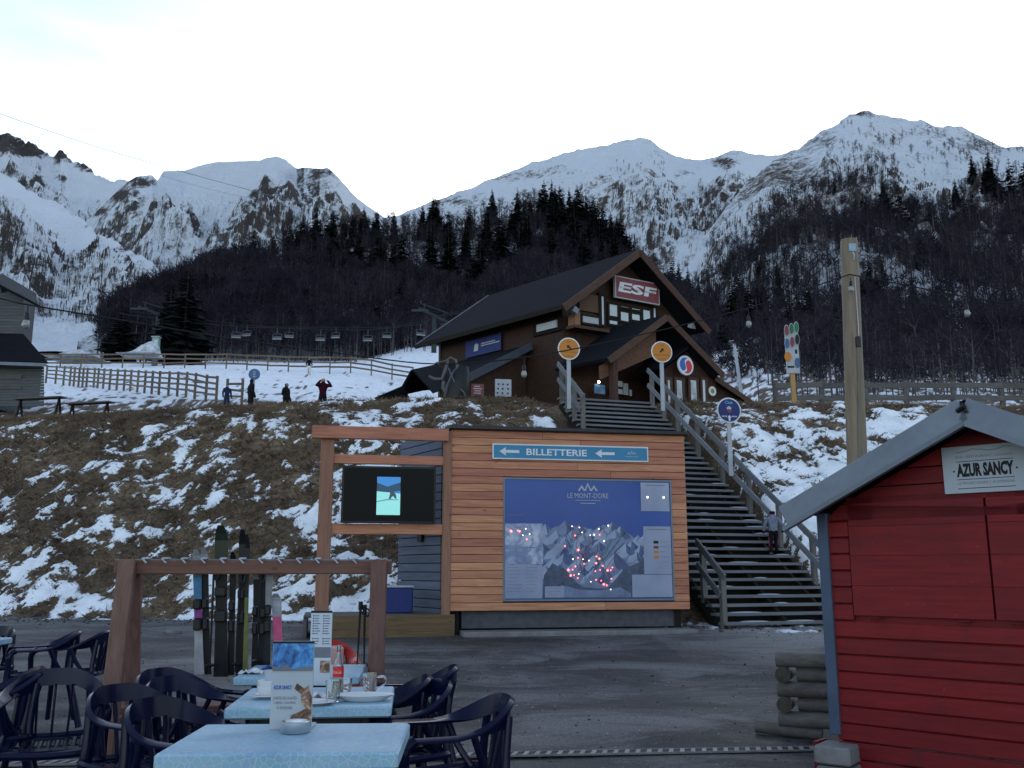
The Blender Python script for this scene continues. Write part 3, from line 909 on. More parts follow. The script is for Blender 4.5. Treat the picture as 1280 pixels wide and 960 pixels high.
RF = [(1130, 232, 330), (1118, 245, 320), (1170, 258, 345), (1140, 250, 330), (1245, 188, 290), (1238, 205, 290), (1222, 195, 280), (1270, 200, 290), (1290, 205, 300), (1255, 215, 310), (1205, 300, 370), (1060, 258, 330), (1085, 245, 330), (1105, 255, 330), (1040, 280, 350), (1020, 300, 370), (1000, 320, 390), (975, 330, 400), (1185, 320, 390), (1150, 330, 400), (1260, 330, 400), (1100, 340, 410), (1065, 350, 420), (925, 340, 420), (918, 352, 430), (938, 360, 430), (905, 400, 460), (890, 375, 430), (960, 390, 450), (1010, 400, 460), (1045, 400, 465), (875, 350, 410), (850, 330, 390), (842, 322, 385), (862, 338, 400), (880, 360, 425)]
for px, a, b in RF:
    fir_at(RIGHT, px, a, b, 'dark fir standing out of the bare wood on the right slope', 'firs on the right slope')
for k in range(60):               # more firs scattered through both woods
    px = RNG.uniform(200, 790); cy = interp(px, [(a, b) for a, b, c in WOODHILL.c]); yb_ = RNG.uniform(cy + 6, min(cy + 95, 420))
    fir_at(WOODHILL, px, yb_ - RNG.uniform(42, 62), yb_, 'dark fir inside the bare wood on the left hill, below the skyline', 'firs inside the left wood')
for k in range(70):
    px = RNG.uniform(950, 1300); yb_ = RNG.uniform(right_limit(px) + 40, 440)
    fir_at(RIGHT, px, yb_ - RNG.uniform(48, 80), yb_, 'dark fir standing out of the bare wood on the right slope', 'firs on the right slope')
fir_at(RIGHT, 1143, 412, 486, 'squat dark fir low on the slope, just right of the tall pole', None, 1.5)

# ---------------------------------------------------------------- materials of built things
M_LARCH = wood('larch_boards', (0.41, 0.178, 0.106), 0, obvar=0.16, contrast=0.32, rough=0.6)
M_LARCHV = wood('larch_posts', (0.25, 0.13, 0.085), 2, obvar=0.12, contrast=0.25)
M_RACK = wood('rack_timber', (0.13, 0.062, 0.048), 0, obvar=0.15, contrast=0.3)
M_RACKV = wood('rack_post_timber', (0.15, 0.082, 0.066), 2, obvar=0.15, contrast=0.3)
M_GREYW = wood('weathered_boards', (0.085, 0.082, 0.080), 0, obvar=0.18, contrast=0.3, knots=False)
M_GREYV = wood('weathered_posts', (0.12, 0.115, 0.105), 2, obvar=0.2, contrast=0.3, knots=False)
M_TREAD = wood('tread_boards', (0.14, 0.145, 0.16), 0, obvar=0.18, contrast=0.3, knots=False)
M_FENCE = wood('fence_rails', (0.12, 0.092, 0.070), 0, obvar=0.25, contrast=0.3, knots=False)
M_SHED = wood('shed_boards', (0.075, 0.082, 0.088), 0, obvar=0.1, contrast=0.3, knots=False)
M_DARKW = plain('dark_timber', (0.022, 0.018, 0.016), 0.85, 0.3)
M_CHALET = wood('chalet_cladding', (0.036, 0.018, 0.013), 0, obvar=0.1, contrast=0.4, knots=False, scale=0.5)
M_CHBEAM = wood('chalet_beams', (0.065, 0.034, 0.025), 0, obvar=0.12, contrast=0.3, knots=False, scale=0.5)
M_ROOF = plain('dark_roofing', (0.0085, 0.0095, 0.014), 0.9, 0.25, 3.0, bump=0.01)
M_ZINC = plain('zinc_trim', (0.15, 0.175, 0.215), 0.5, 0.15, 3.0, metal=0.2)
M_BLUETRIM = plain('blue_grey_paint', (0.055, 0.080, 0.13), 0.5, 0.15, 4.0)
M_CONC = plain('concrete', (0.17, 0.168, 0.17), 0.9, 0.25, 5.0, bump=0.006)
M_BLACK = plain('black_plastic', (0.012, 0.012, 0.014), 0.45, 0.2)
M_IRON = plain('dark_metal', (0.03, 0.03, 0.035), 0.45, 0.2, metal=0.6)
M_STEEL = plain('brushed_steel', (0.45, 0.46, 0.48), 0.32, 0.15, 6.0, metal=0.9)
M_WHITE = plain('white_paint', (0.58, 0.60, 0.63), 0.5, 0.07, 3.0, obvar=0.04)
M_OFFW = plain('aged_white', (0.36, 0.38, 0.42), 0.5, 0.12, 3.0, obvar=0.05)
M_SIGNBLUE = plain('sign_blue', (0.035, 0.19, 0.34), 0.4, 0.08, 2.0, obvar=0.02)
M_DEEPBLUE = plain('deep_blue', (0.010, 0.022, 0.125), 0.45, 0.15, 3.0, obvar=0.03)
M_ORANGE = plain('sign_orange', (0.45, 0.17, 0.022), 0.45, 0.08, 3.0, obvar=0.04)
M_RED = plain('sign_red', (0.18, 0.042, 0.05), 0.5, 0.12, 3.0, obvar=0.03)
M_INK = plain('black_print', (0.012, 0.012, 0.014), 0.6, 0.1)
M_GREYINK = plain('grey_print', (0.16, 0.17, 0.20), 0.6, 0.1)
M_GLASSDARK = plain('window_glass', (0.42, 0.47, 0.50), 0.08, 0.10, 0.5, spec=0.8)
M_BLIND = plain('pale_blind', (0.36, 0.39, 0.42), 0.35, 0.15, 1.5)
M_ROPE = plain('cable_rubber', (0.012, 0.012, 0.013), 0.6, 0.1)
M_BULB = plain('bulb_glass', (0.22, 0.22, 0.21), 0.08, 0.1, spec=0.8)
M_SNOWP = plain('trodden_snow', (0.36, 0.39, 0.45), 0.8, 0.15, 6.0)
M_ROCK = plain('field_stone', (0.10, 0.095, 0.09), 0.9, 0.3, 4.0)
FX = Matrix.Rotation(math.pi / 2, 4, 'X')     # text upright, reading along +x, facing -y

# ---------------------------------------------------------------- the outdoor staircase
S0 = P(905, 783, 18.5); S0.z = T(S0.x, S0.y, False) + 0.02
STOP = P(700, 498.6, 26.7)
SDIR = Vector((STOP.x - S0.x, STOP.y - S0.y, 0)); SRUN = SDIR.length; SDIR.normalize()
SRZ = math.atan2(-SDIR.x, SDIR.y)
NST = 36; TRUN = SRUN / NST; TRISE = (STOP.z - S0.z - 0.04) / NST; SW = 2.95
SM = Matrix.Translation(S0) @ rotz(SRZ)
st = thing('staircase', 'long weathered wooden staircase climbing the bank beside the ticket kiosk', 'stairs', S0, SRZ)
tread = MB().chbox((SW / 2, 0.11, -0.03), (SW, 0.25, 0.06), 0.008).mesh('tread', M_TREAD)
for i in range(NST + 1):
    o = link('tread', tread, st); o.location = (random.Random(i).uniform(-0.02, 0.02), i * TRUN, i * TRISE + 0.10)
for x in (0.06, SW / 2, SW - 0.06):
    MB().bar((x, 0.05, -0.10), (x, SRUN + 0.1, NST * TRISE - 0.10), 0.07, 0.24).build('stringer', M_DARKW, st)
MB().bar((SW / 2, 0.35, -0.16), (SW / 2, SRUN + 0.3, NST * TRISE - 0.16), SW - 0.2, 0.06).build('gap_shade', M_DARKW, st)  # dark sheet that keeps the gaps between treads black, in place of shade
def on_stair(n): return (n * TRUN, n * TRISE + 0.1)
def rail_run(x, ns, top=0.92, mid=0.46):
    for n in ns:
        y, z = on_stair(n)
        MB().chbox((x, y, z + top / 2 - 0.12), (0.11, 0.11, top + 0.2), 0.01).build('post', M_GREYV, st)
    y0, z0 = on_stair(ns[0] - 0.9); y1, z1 = on_stair(ns[-1] + 0.5)
    MB().bar((x - 0.075, y0, z0 + top), (x - 0.075, y1, z1 + top), 0.05, 0.14, ch=0.008).build('handrail', M_TREAD, st)
    MB().bar((x - 0.075, y0 + 0.2, z0 + mid + 0.14), (x - 0.075, y1, z1 + mid), 0.05, 0.13, ch=0.008).build('middle_rail', M_TREAD, st)
rail_run(SW - 0.02, [-0.3, 5, 10, 15, 20, 25, 29.5, 33, 36])
rail_run(0.06, [0.4, 3.4])
rail_run(0.06, [29.4, 32, 34.2, 36])

snow = MB(); rr = random.Random(5)
for n in range(0, 24):
    for lane in (1.7 - n * 0.012, 0.62):
        if rr.random() < 0.45: continue
        y, z = on_stair(n)
        w = rr.uniform(0.12, 0.42)
        snow.ball(SM @ Vector((lane + rr.uniform(-0.12, 0.12), y + 0.10, z + 0.0)), (w, 0.11, 0.022), 9, 5, rotz(SRZ))
for n in range(6, 20):
    if rr.random() < 0.5:
        y, z = on_stair(n)
        snow.ball(SM @ Vector((SW - 0.25, y + 0.10, z)), (rr.uniform(0.15, 0.35), 0.11, 0.03), 9, 5, rotz(SRZ))
tag(snow.build('trodden_snow', M_SNOWP, None, 60), 'streaks of trodden snow lying on the staircase treads', 'snow', kind='stuff')

# ---------------------------------------------------------------- ticket kiosk
KA = math.radians(10.7); KD = Vector((math.cos(KA), math.sin(KA)))
K0 = P(561, 764, 17.3)
KG = T(K0.x, K0.y, False)
KZ = K0.z - KG                    # bottom of the cladding above the ground
def kl(px, py):
    q = PW(px, py, K0, KD)
    return ((q.x - K0.x) * KD.x + (q.y - K0.y) * KD.y, q.z - KG)
KW = kl(862, 762)[0]; KH = kl(562, 537)[1] - KZ
kx = thing('ticket_kiosk', 'larch clad ticket kiosk with blue arrow sign and large piste map', 'kiosk', (K0.x, K0.y, KG), KA)
mx0, mz1 = kl(630, 598); mx1, mz0 = kl(842, 749)
NB = 23; bp = KH / NB
def kboard(x0, x1, z):
    MB().chbox(((x0 + x1) / 2, -0.012, z + bp / 2), (x1 - x0, 0.026, bp - 0.008), 0.004).build('board', M_LARCH, kx)
for i in range(NB):
    z = KZ + i * bp
    zc = z + bp / 2
    if mz0 - 0.03 < zc < mz1 + 0.03:
        kboard(0, mx0 - 0.02, z); kboard(mx1 + 0.02, KW, z)
    else:
        rj = random.Random(i * 7); j = KW * rj.uniform(0.3, 0.7)
        kboard(0, j, z); kboard(j + 0.004, KW, z)
MB().box((KW / 2, 1.15, KZ + KH / 2), (KW - 0.04, 2.2, KH - 0.02)).build('carcass', M_DARKW, kx)
MB().chbox((KW / 2, 1.1, KZ + KH + 0.035), (KW + 0.08, 2.5, 0.07), 0.01).build('roof_cap', M_IRON, kx)
MB().box((KW / 2, 0.35, KZ - 0.16), (KW - 0.5, 0.4, 0.30)).build('plinth', plain('plinth_grey', (0.075, 0.075, 0.085), 0.85, 0.25), kx)
for x in (0.12, KW - 0.2):
    MB().box((x, 0.30, KZ / 2 - 0.03), (0.16, 0.3, KZ + 0.06)).build('foot', M_DARKW, kx)
# billetterie sign
sx0, sz1 = kl(615, 554.5); sx1, _ = kl(809, 560); sz0 = kl(615, 574)[1]
sw, sh = sx1 - sx0, sz1 - sz0
sg = MB().chbox(((sx0 + sx1) / 2, -0.042, (sz0 + sz1) / 2), (sw, 0.03, sh), 0.004).build('sign_panel', M_WHITE, kx)
MB().box(((sx0 + sx1) / 2, -0.0585, (sz0 + sz1) / 2), (sw - 0.05, 0.004, sh - 0.05)).build('sign_face', M_SIGNBLUE, sg)
def fm(x, y, z): return Matrix.Translation((x, y, z)) @ FX
zc = (sz0 + sz1) / 2
text('BILLETTERIE', sg, M_WHITE, fm(sx0 + sw * 0.405, -0.0615, zc), w=sw * 0.385, h=sh * 0.42, bold=0.02)
def arrow_poly(cx, cz, w, h):
    return [(cx - w / 2, cz), (cx - w / 2 + h * 0.8, cz + h / 2), (cx - w / 2 + h * 0.7, cz + h * 0.16), (cx + w / 2, cz + h * 0.16), (cx + w / 2, cz - h * 0.16), (cx - w / 2 + h * 0.7, cz - h * 0.16), (cx - w / 2 + h * 0.8, cz - h / 2)]
for cx in (0.105, 0.715):
    MB().prism(arrow_poly(sx0 + sw * cx, 0, sw * 0.125, sh * 0.56), 0.003, fm(0, -0.0605, zc)).build('arrow', M_WHITE, sg)
def peaks(cx, cz, w):
    """three chevrons, the mountain mark of the resort"""
    out = []
    for dx, hh in ((-0.32, 0.30), (0.0, 0.42), (0.32, 0.30)):
        x = cx + dx * w
        t = w * 0.07
        out.append([(x - w * 0.20, cz), (x, cz + w * hh), (x + w * 0.20, cz), (x + w * 0.20 - t * 1.3, cz), (x, cz + w * hh - t * 2.0), (x - w * 0.20 + t * 1.3, cz)])
    return out
lg = MB()
for k, poly in enumerate(peaks(sx0 + sw * 0.89, -sh * 0.02, sh * 0.62)): lg.prism(poly, 0.002 + 0.0006 * k, fm(0, -0.0605, zc))
lg.box((sx0 + sw * 0.89, -0.062, zc - sh * 0.16), (sh * 0.9, 0.002, 0.008))
lg.build('resort_emblem', M_OFFW, sg)
# piste map
t = NT('map_blue')
v = t.coord((1, 1, 1), rnd=False)
t.color(t.mix(t.ramp(t.noise(v, 0.8, 3), [(0.3, 0.0), (0.7, 1.0)]), (0.018, 0.056, 0.25), (0.026, 0.075, 0.30))); t.rough(0.22); t.b.inputs['Specular IOR Level'].default_value = 0.25
M_MAPBLUE = t.mat
t = NT('map_relief')
v = t.coord((1.0, 1.0, 1.0), rnd=False)
n = t.noise(t.coord((1.1, 1, 1.9), rnd=False), 1.6, 8, 0.62, dist=1.1)
c = t.ramp(n, [(0.30, (0.075, 0.11, 0.24)), (0.44, (0.16, 0.21, 0.36)), (0.54, (0.33, 0.38, 0.52)), (0.70, (0.50, 0.54, 0.64))])
wv = t.node('ShaderNodeTexWave'); t.set(wv, Scale=1.3, Distortion=9.0, Detail=4.0, Detail_Scale=2.0); t.link(v, wv.inputs['Vector'])
c = t.mix(t.ramp(wv.outputs['Fac'], [(0.02, 0.55), (0.30, 0.0)]), c, (0.10, 0.13, 0.26))
t.color(c); t.rough(0.25)
M_RELIEF = t.mat
t = NT('map_valley')
v = t.coord((1.4, 1, 1.0), rnd=False)
t.color(t.ramp(t.noise(v, 2.4, 8, 0.6, dist=0.8), [(0.32, (0.07, 0.095, 0.19)), (0.5, (0.13, 0.17, 0.29)), (0.68, (0.36, 0.41, 0.55))])); t.rough(0.25)
M_VALLEY = t.mat
t = NT('map_legend')
v = t.coord((1, 1, 1), rnd=False)
t.color(t.ramp(t.noise(v, 2.0, 4), [(0.3, (0.18, 0.22, 0.34)), (0.7, (0.24, 0.28, 0.40))])); t.rough(0.3)
M_LEGEND = t.mat
mw, mh = mx1 - mx0, mz1 - mz0
mp_ = MB().box((mx0 + mw / 2, 0.000, mz0 + mh / 2), (mw, 0.03, mh)).build('piste_map', M_MAPBLUE, kx)
for a, b, c_, d in ((mx0 - 0.02, mz0 - 0.02, mx1 + 0.02, mz0 + 0.012), (mx0 - 0.02, mz1 - 0.012, mx1 + 0.02, mz1 + 0.02), (mx0 - 0.02, mz0 + 0.012, mx0 + 0.012, mz1 - 0.012), (mx1 - 0.012, mz0 + 0.012, mx1 + 0.02, mz1 - 0.012)):
    MB().box(((a + c_) / 2, -0.016, (b + d) / 2), (c_ - a, 0.03, d - b)).build('map_frame', M_ZINC, mp_)
MZ = -0.0165
def mxy(u, w): return (mx0 + u * mw, mz0 + w * mh)   # 0..1 on the map
def flat(name, poly, mat, y=MZ, par=mp_):
    return MB().prism([mxy(*p) for p in poly], 0.0015, fm(0, y, 0)).build(name, mat, par)
rg = random.Random(3)
ridge = [(0.0, 0.61), (0.04, 0.63), (0.10, 0.635), (0.14, 0.61), (0.22, 0.62), (0.27, 0.615), (0.34, 0.645), (0.42, 0.635), (0.48, 0.625), (0.52, 0.60), (0.56, 0.63), (0.585, 0.655), (0.62, 0.62), (0.66, 0.64), (0.70, 0.615), (0.74, 0.575), (0.78, 0.53), (0.82, 0.53), (0.88, 0.49), (1.0, 0.46)]
M_PSNOW = plain('print_snow', (0.25, 0.30, 0.43), 0.3, 0.22, 3.0, obvar=0.0)
M_PSHADE = plain('print_shade', (0.065, 0.092, 0.20), 0.3, 0.3, 3.0, obvar=0.0)
M_PMID = plain('print_half', (0.14, 0.18, 0.30), 0.3, 0.3, 3.0, obvar=0.0)
M_PWOOD = plain('print_wood', (0.055, 0.075, 0.13), 0.3, 0.45, 9.0, obvar=0.0)
flat('map_ground', [(0.004, 0.012)] + [(a if a > 0 else 0.004, b - 0.03) for a, b in ridge[:-1]] + [(0.996, 0.43), (0.996, 0.012)], M_PMID)
def map_range(seed, rows):
    """the printed panorama: rows of peaks with a lit and a shaded side, each row lower and nearer"""
    rq = random.Random(seed); mb = MB(); lay = 0
    for top, n, size in rows:
        for k in range(n):
            u = (k + rq.uniform(0.1, 0.9)) / n; w0 = interp(u, ridge) - top + rq.uniform(-0.03, 0.02)
            if not 0.01 < u < 0.985: continue
            sz_ = size * rq.uniform(0.7, 1.3); lay += 1
            pts_l = [(u, w0), (u - sz_ * 0.35, w0 - sz_ * 0.5), (u - sz_ * 0.62, w0 - sz_ * 0.75), (u - sz_ * 0.8, w0 - sz_ * 1.25), (u - sz_ * 0.25, w0 - sz_ * 1.15), (u + sz_ * rq.uniform(-.1, .12), w0 - sz_ * 0.6)]
            pts_r = [(u, w0), pts_l[5], (u + sz_ * 0.05, w0 - sz_ * 1.0), (u + sz_ * 0.35, w0 - sz_ * 1.3), (u + sz_ * 0.75, w0 - sz_ * 1.1), (u + sz_ * 0.45, w0 - sz_ * 0.55)]
            gly = [(u + sz_ * 0.12, w0 - sz_ * 0.25), (u + sz_ * 0.30, w0 - sz_ * 0.55), (u + sz_ * 0.34, w0 - sz_ * 1.0), (u + sz_ * 0.2, w0 - sz_ * 0.6)]
            for pl, m_ in ((pts_l, 0), (pts_r, 1), (gly, 0)):
                pl = [mxy(min(0.994, max(0.006, a)), min(0.655, max(0.016, b))) for a, b in pl]
                mb.m = m_ if rq.random() < 0.8 else 2
                mb.add([(a, MZ - 0.0017 - 0.00003 * lay, z_) for a, z_ in pl], [tuple(range(len(pl)))])
    o = mb.build('map_mountains', [M_PSNOW, M_PSHADE, M_PMID], mp_)
    return tag(o, kind='stuff')
map_range(4, ((0.0, 15, 0.11), (0.07, 17, 0.10), (0.15, 15, 0.10), (0.24, 13, 0.11), (0.34, 11, 0.10)))
flat('map_valley', [(0.22, 0.012), (0.23, 0.20), (0.28, 0.30), (0.36, 0.24), (0.42, 0.14), (0.47, 0.10), (0.60, 0.09), (0.66, 0.18), (0.70, 0.25), (0.80, 0.31), (0.90, 0.33), (0.996, 0.30), (0.996, 0.012)], M_PWOOD, MZ - 0.0047)
flat('map_village', [(0.30, 0.02), (0.33, 0.12), (0.45, 0.08), (0.55, 0.075), (0.68, 0.10), (0.74, 0.05), (0.74, 0.02)], M_PMID, MZ - 0.0052)
rq = random.Random(12)
for k in range(16):               # pistes and lifts drawn over the panorama
    u, w_ = rq.uniform(0.30, 0.72), rq.uniform(0.36, 0.56); pth = [(u, w_)]
    for j in range(6):
        u += rq.uniform(-0.03, 0.03) + (0.5 - u) * 0.12; w_ -= rq.uniform(0.02, 0.055); pth.append((u, max(w_, 0.10)))
    cc_ = ((0.30, 0.02, 0.03), (0.02, 0.10, 0.40), (0.02, 0.20, 0.08), (0.012, 0.012, 0.016))[k % 4]
    if k % 4 == 3: pth = [pth[0], pth[-1]]
    MB().tube([Vector((mxy(a, b)[0], MZ - 0.0066, mxy(a, b)[1])) for a, b in pth], 0.0035, 4).build('piste_line', plain('piste_ink', cc_, 0.4, 0.1), mp_)
for nm, (a, b, c_, d) in (('legend_panel', (0.006, 0.014, 0.22, 0.285)), ('legend_panel', (0.815, 0.74, 0.99, 0.985)), ('legend_panel', (0.825, 0.21, 0.992, 0.61)), ('legend_panel', (0.235, 0.02, 0.345, 0.11)), ('legend_panel', (0.75, 0.02, 0.992, 0.205)), ('map_inset', (0.006, 0.43, 0.225, 0.625)), ('map_inset', (0.006, 0.29, 0.225, 0.425))):
    flat(nm, [(a, b), (c_, b), (c_, d), (a, d)], M_RELIEF if nm == 'map_inset' else M_LEGEND, MZ - 0.006)
lines = MB()
def mline(u0, w0, u1, h=0.004, y=MZ - 0.0085):
    a = mxy(u0, w0); b = mxy(u1, w0)
    lines.box(((a[0] + b[0]) / 2, y, a[1]), (b[0] - a[0], 0.001, h * mh))
for i in range(8):
    mline(0.022, 0.265 - i * 0.028, rg.uniform(0.07, 0.105)); mline(0.125, 0.265 - i * 0.028, rg.uniform(0.17, 0.205))
for i in range(3): mline(0.262, 0.095 - i * 0.027, rg.uniform(0.29, 0.33))
for i in range(5): mline(0.925, 0.48 - i * 0.042, rg.uniform(0.955, 0.985))
mline(0.85, 0.585, 0.97, 0.008); mline(0.845, 0.962, 0.965, 0.008); mline(0.01, 0.695, 0.11, 0.004)
tag(lines.build('legend_lines', M_GREYINK, mp_), kind='stuff')
for i, m_ in enumerate((M_INK, M_RED, M_ORANGE, M_ORANGE)):
    flat('legend_key', [(0.885, 0.465 - i * 0.042), (0.915, 0.465 - i * 0.042), (0.915, 0.488 - i * 0.042), (0.885, 0.488 - i * 0.042)], m_, MZ - 0.0078)
a = mxy(0.495, 0.865)
text('LE MONT-DORE', mp_, M_OFFW, fm(a[0], MZ - 0.002, a[1]), w=mw * 0.245, h=mh * 0.042)
lg = MB()
for k, poly in enumerate(peaks(mxy(0.495, 0)[0], mxy(0, 0.905)[1], mw * 0.115)): lg.prism(poly, 0.002 + 0.0006 * k, fm(0, MZ, 0))
lg.build('resort_emblem', M_OFFW, mp_)
rule = MB(); a = mxy(0.495, 0.825); rule.box((a[0], MZ - 0.002, a[1]), (mw * 0.15, 0.001, 0.008)); a = mxy(0.495, 0.80); rule.box((a[0], MZ - 0.002, a[1]), (mw * 0.09, 0.001, 0.012))
rule.build('rule_line', M_OFFW, mp_)
M_LEDR = emit('red_lamp', (1.0, 0.10, 0.08), 4.0); M_LEDW = emit('white_lamp', (1.0, 0.80, 0.62), 2.0)
leds = [(105, 413, 1, 1), (100, 408, 0.6, 1), (205, 396, .5, 0), (185, 440, .5, 0), (232, 432, .5, 0), (212, 468, .6, 1), (163, 413, 1, 1), (527, 378, .5, 0), (578, 386, .5, 0), (597, 421, .5, 0), (548, 442, .7, 1), (477, 516, .7, 1), (570, 543, 1.2, 1), (778, 373, .7, 0), (713, 397, .5, 0), (681, 437, .6, 0), (653, 440, .4, 0), (718, 437, .4, 1), (749, 481, .6, 0), (533, 606, .5, 0), (567, 597, .6, 1), (603, 607, .5, 0), (644, 616, .5, 0), (697, 588, .6, 1), (716, 603, 1.1, 1), (694, 634, 1.1, 1), (739, 653, .6, 1), (773, 685, 1.2, 1), (807, 664, .6, 1), (796, 683, .6, 1), (688, 690, .5, 1), (722, 681, .5, 1), (501, 682, 1.2, 1), (531, 680, .5, 1), (550, 657, .6, 1), (517, 720, 1.2, 1), (541, 718, .5, 1), (573, 709, .5, 0), (566, 738, .6, 1), (693, 750, .6, 1), (729, 756, .5, 1), (748, 781, 1.2, 1), (768, 788, .6, 1), (800, 743, .6, 1), (795, 817, .5, 0), (657, 763, .4, 0), (1051, 176, 1.2, 0), (1163, 178, 1.2, 0), (610, 638, .5, 1), (151, 408, .7, 1)]
for zx, zy, s, red in leds:
    px, py = 620 + zx * 230 / 1280, 590 + zy * 170 / 946
    x, z = kl(px, py)
    MB().lathe([(0.013 * s + 0.003, 0), (0.011 * s + 0.003, 0.006), (0.004, 0.010)], 8, fm(x, MZ - 0.009, z)).build('map_lamp', M_LEDR if red else M_LEDW, mp_)

# screen frame and deck on the kiosk's left
M_SHAKE = wood('blue_grey_siding', (0.10, 0.115, 0.16), 0, obvar=0.15, contrast=0.25, knots=False)
zt = kl(405, 535)[1]; x_l = kl(408, 600)[0]; x_r = -0.06
fr = thing('screen_frame', 'larch post frame holding the outdoor screen left of the kiosk', 'frame', (K0.x, K0.y, KG), KA)
pw = 0.24
MB().chbox((x_l, 0.02, (0.05 + zt) / 2 + 0.0), (pw, 0.2, zt - 0.05), 0.012).build('post', M_LARCHV, fr)
MB().chbox((x_r, 0.02, (0.05 + zt) / 2), (0.15, 0.16, zt - 0.05), 0.012).build('post', M_LARCHV, fr)
def cross(py0, py1, dx0, y, w):
    za, zb = kl(480, py0)[1], kl(480, py1)[1]
    MB().chbox(((x_l - dx0 + x_r) / 2, y, (za + zb) / 2), (x_r - x_l + dx0, w, za - zb), 0.01).build('beam', M_LARCH, fr)
cross(535.5, 551, 0.28, -0.13, 0.10)
cross(569, 580.5, 0.0, 0.02, 0.09)
cross(655, 668, 0.0, 0.02, 0.09)
tx0, tz1 = kl(428, 583); tx1, tz0 = kl(543, 655)
sc_ = thing('outdoor_screen', 'large black flat screen showing a narrow ski picture in the timber frame', 'screen', (K0.x, K0.y, KG), KA)
tw_, th_ = tx1 - tx0, tz1 - tz0
MB().chbox(((tx0 + tx1) / 2, -0.11, (tz0 + tz1) / 2), (tw_, 0.10, th_), 0.012).build('casing', M_BLACK, sc_)
t = NT('screen_glass'); t.set(t.b, Base_Color=(0.003, 0.003, 0.004, 1), Roughness=0.3); t.b.inputs['Specular IOR Level'].default_value = 0.08
gl = MB().box(((tx0 + tx1) / 2, -0.162, (tz0 + tz1) / 2), (tw_ - 0.07, 0.006, th_ - 0.07)).build('glass', t.mat, sc_)
ix0, iz1 = kl(471, 597); ix1, iz0 = kl(499, 644.5)
iw, ih = ix1 - ix0, iz1 - iz0
def pic(name, poly, c, s, y):
    MB().prism([(ix0 + a * iw, iz0 + b * ih) for a, b in poly], 0.001, fm(0, y, 0)).build(name, emit('screen_' + name, c, s), gl)
pic('picture_sky', [(0, 0.55), (1, 0.55), (1, 1), (0, 1)], (0.04, 0.20, 0.50), 0.22, -0.1665)
pic('picture_snow', [(0, 0), (1, 0), (1, 0.56), (0, 0.62)], (0.28, 0.66, 0.60), 0.22, -0.168)
pic('picture_hills', [(0, 0.62), (0, 0.84), (0.2, 0.80), (0.45, 0.74), (0.7, 0.80), (1, 0.86), (1, 0.64), (0.6, 0.60), (0.3, 0.60)], (0.015, 0.05, 0.10), 0.25, -0.1695)
pic('picture_skier', [(0.50, 0.40), (0.56, 0.55), (0.55, 0.66), (0.62, 0.72), (0.70, 0.70), (0.74, 0.58), (0.80, 0.56), (0.84, 0.42), (0.76, 0.44), (0.70, 0.50), (0.62, 0.46), (0.58, 0.40)], (0.02, 0.04, 0.06), 0.4, -0.171)
pic('picture_track', [(0.0, 0.36), (0.45, 0.42), (0.9, 0.41), (0.95, 0.39), (0.45, 0.385), (0, 0.33)], (0.06, 0.20, 0.24), 0.5, -0.172)
# grey lean-to behind the frame
W0 = PW(552, 700, P(552, 700, 17.7), KD); W0.z = 0
a0 = Vector((P(553, 700, 17.75).x, 17.75)); a1 = Vector((P(500, 700, 19.35).x, 19.35))
ld = (a1 - a0); LL = ld.length; ld.normalize()
lt = thing('grey_lean_to', 'blue grey clapboard lean-to wall behind the screen frame', 'shed', (a0.x, a0.y, KG), math.atan2(ld.y, ld.x))
ztop = P(500, 553, 19.35).z - KG
nb = 21; hb = (ztop - 0.28) / nb
for i in range(nb):
    MB().bar((0.0, 0.03, 0.28 + (i + 0.5) * hb), (LL, 0.03, 0.28 + (i + 0.5) * hb), 0.03, hb - 0.014, ch=0.004).build('board', M_SHAKE, lt)
MB().box((LL / 2, -0.10, ztop / 2 + 0.12), (LL - 0.04, 0.16, ztop - 0.24)).build('carcass', M_DARKW, lt)
MB().chbox((LL * 0.42, 0.08, P(531, 672, 18.4).z - KG), (0.20, 0.06, 0.16), 0.01).build('vent', M_BLACK, lt)
# deck
dk = thing('timber_deck', 'low timber deck with grey boards under the outdoor screen', 'deck', (K0.x, K0.y, KG), KA)
dx0 = kl(378, 770)[0]
dzt = kl(480, 768.5)[1]
for i in range(9):
    MB().chbox(((dx0 + x_r + 0.1) / 2, -0.02 + i * 0.165, dzt - 0.02), (x_r + 0.06 - dx0, 0.157, 0.04), 0.005).build('board', M_GREYW, dk)
MB().chbox(((dx0 + x_r) / 2 + 0.16, -0.12, dzt / 2 - 0.01), (x_r - dx0 - 0.02, 0.06, dzt + 0.02), 0.008).build('fascia', wood('old_fascia', (0.125, 0.080, 0.042), 0, obvar=0.1), dk)
MB().box((dx0 + 0.05, 0.6, dzt / 2 - 0.04), (0.06, 1.3, dzt - 0.02)).build('fascia', M_GREYW, dk)
# blue bin box on the deck
q = P(497, 763, 17.85)
bb = thing('blue_box', 'dark blue plastic box with pale lid on the deck', 'box', (q.x, q.y, KG + dzt), KA)
MB().chbox((0, 0, 0.23), (0.52, 0.42, 0.46), 0.02).build('tub', M_DEEPBLUE, bb)
MB().chbox((0, 0, 0.475), (0.55, 0.45, 0.035), 0.01).build('lid', M_OFFW, bb)
# slab in front of the kiosk
q0 = PW(575, 793, P(575, 793, 17.0), KD)
sl = MB()
for i in range(14):
    x = 0.25 + i * 0.30; dz = random.Random(i).uniform(-0.008, 0.008)
sl.chbox((2.35, -0.20, 0.03), (4.3, 0.6, 0.10), 0.02)
o = sl.build('concrete_slab', M_CONC); o.location = (K0.x, K0.y, KG); o.rotation_euler = (0, 0, KA)
tag(o, 'low rough concrete slab along the foot of the ticket kiosk', 'slab')

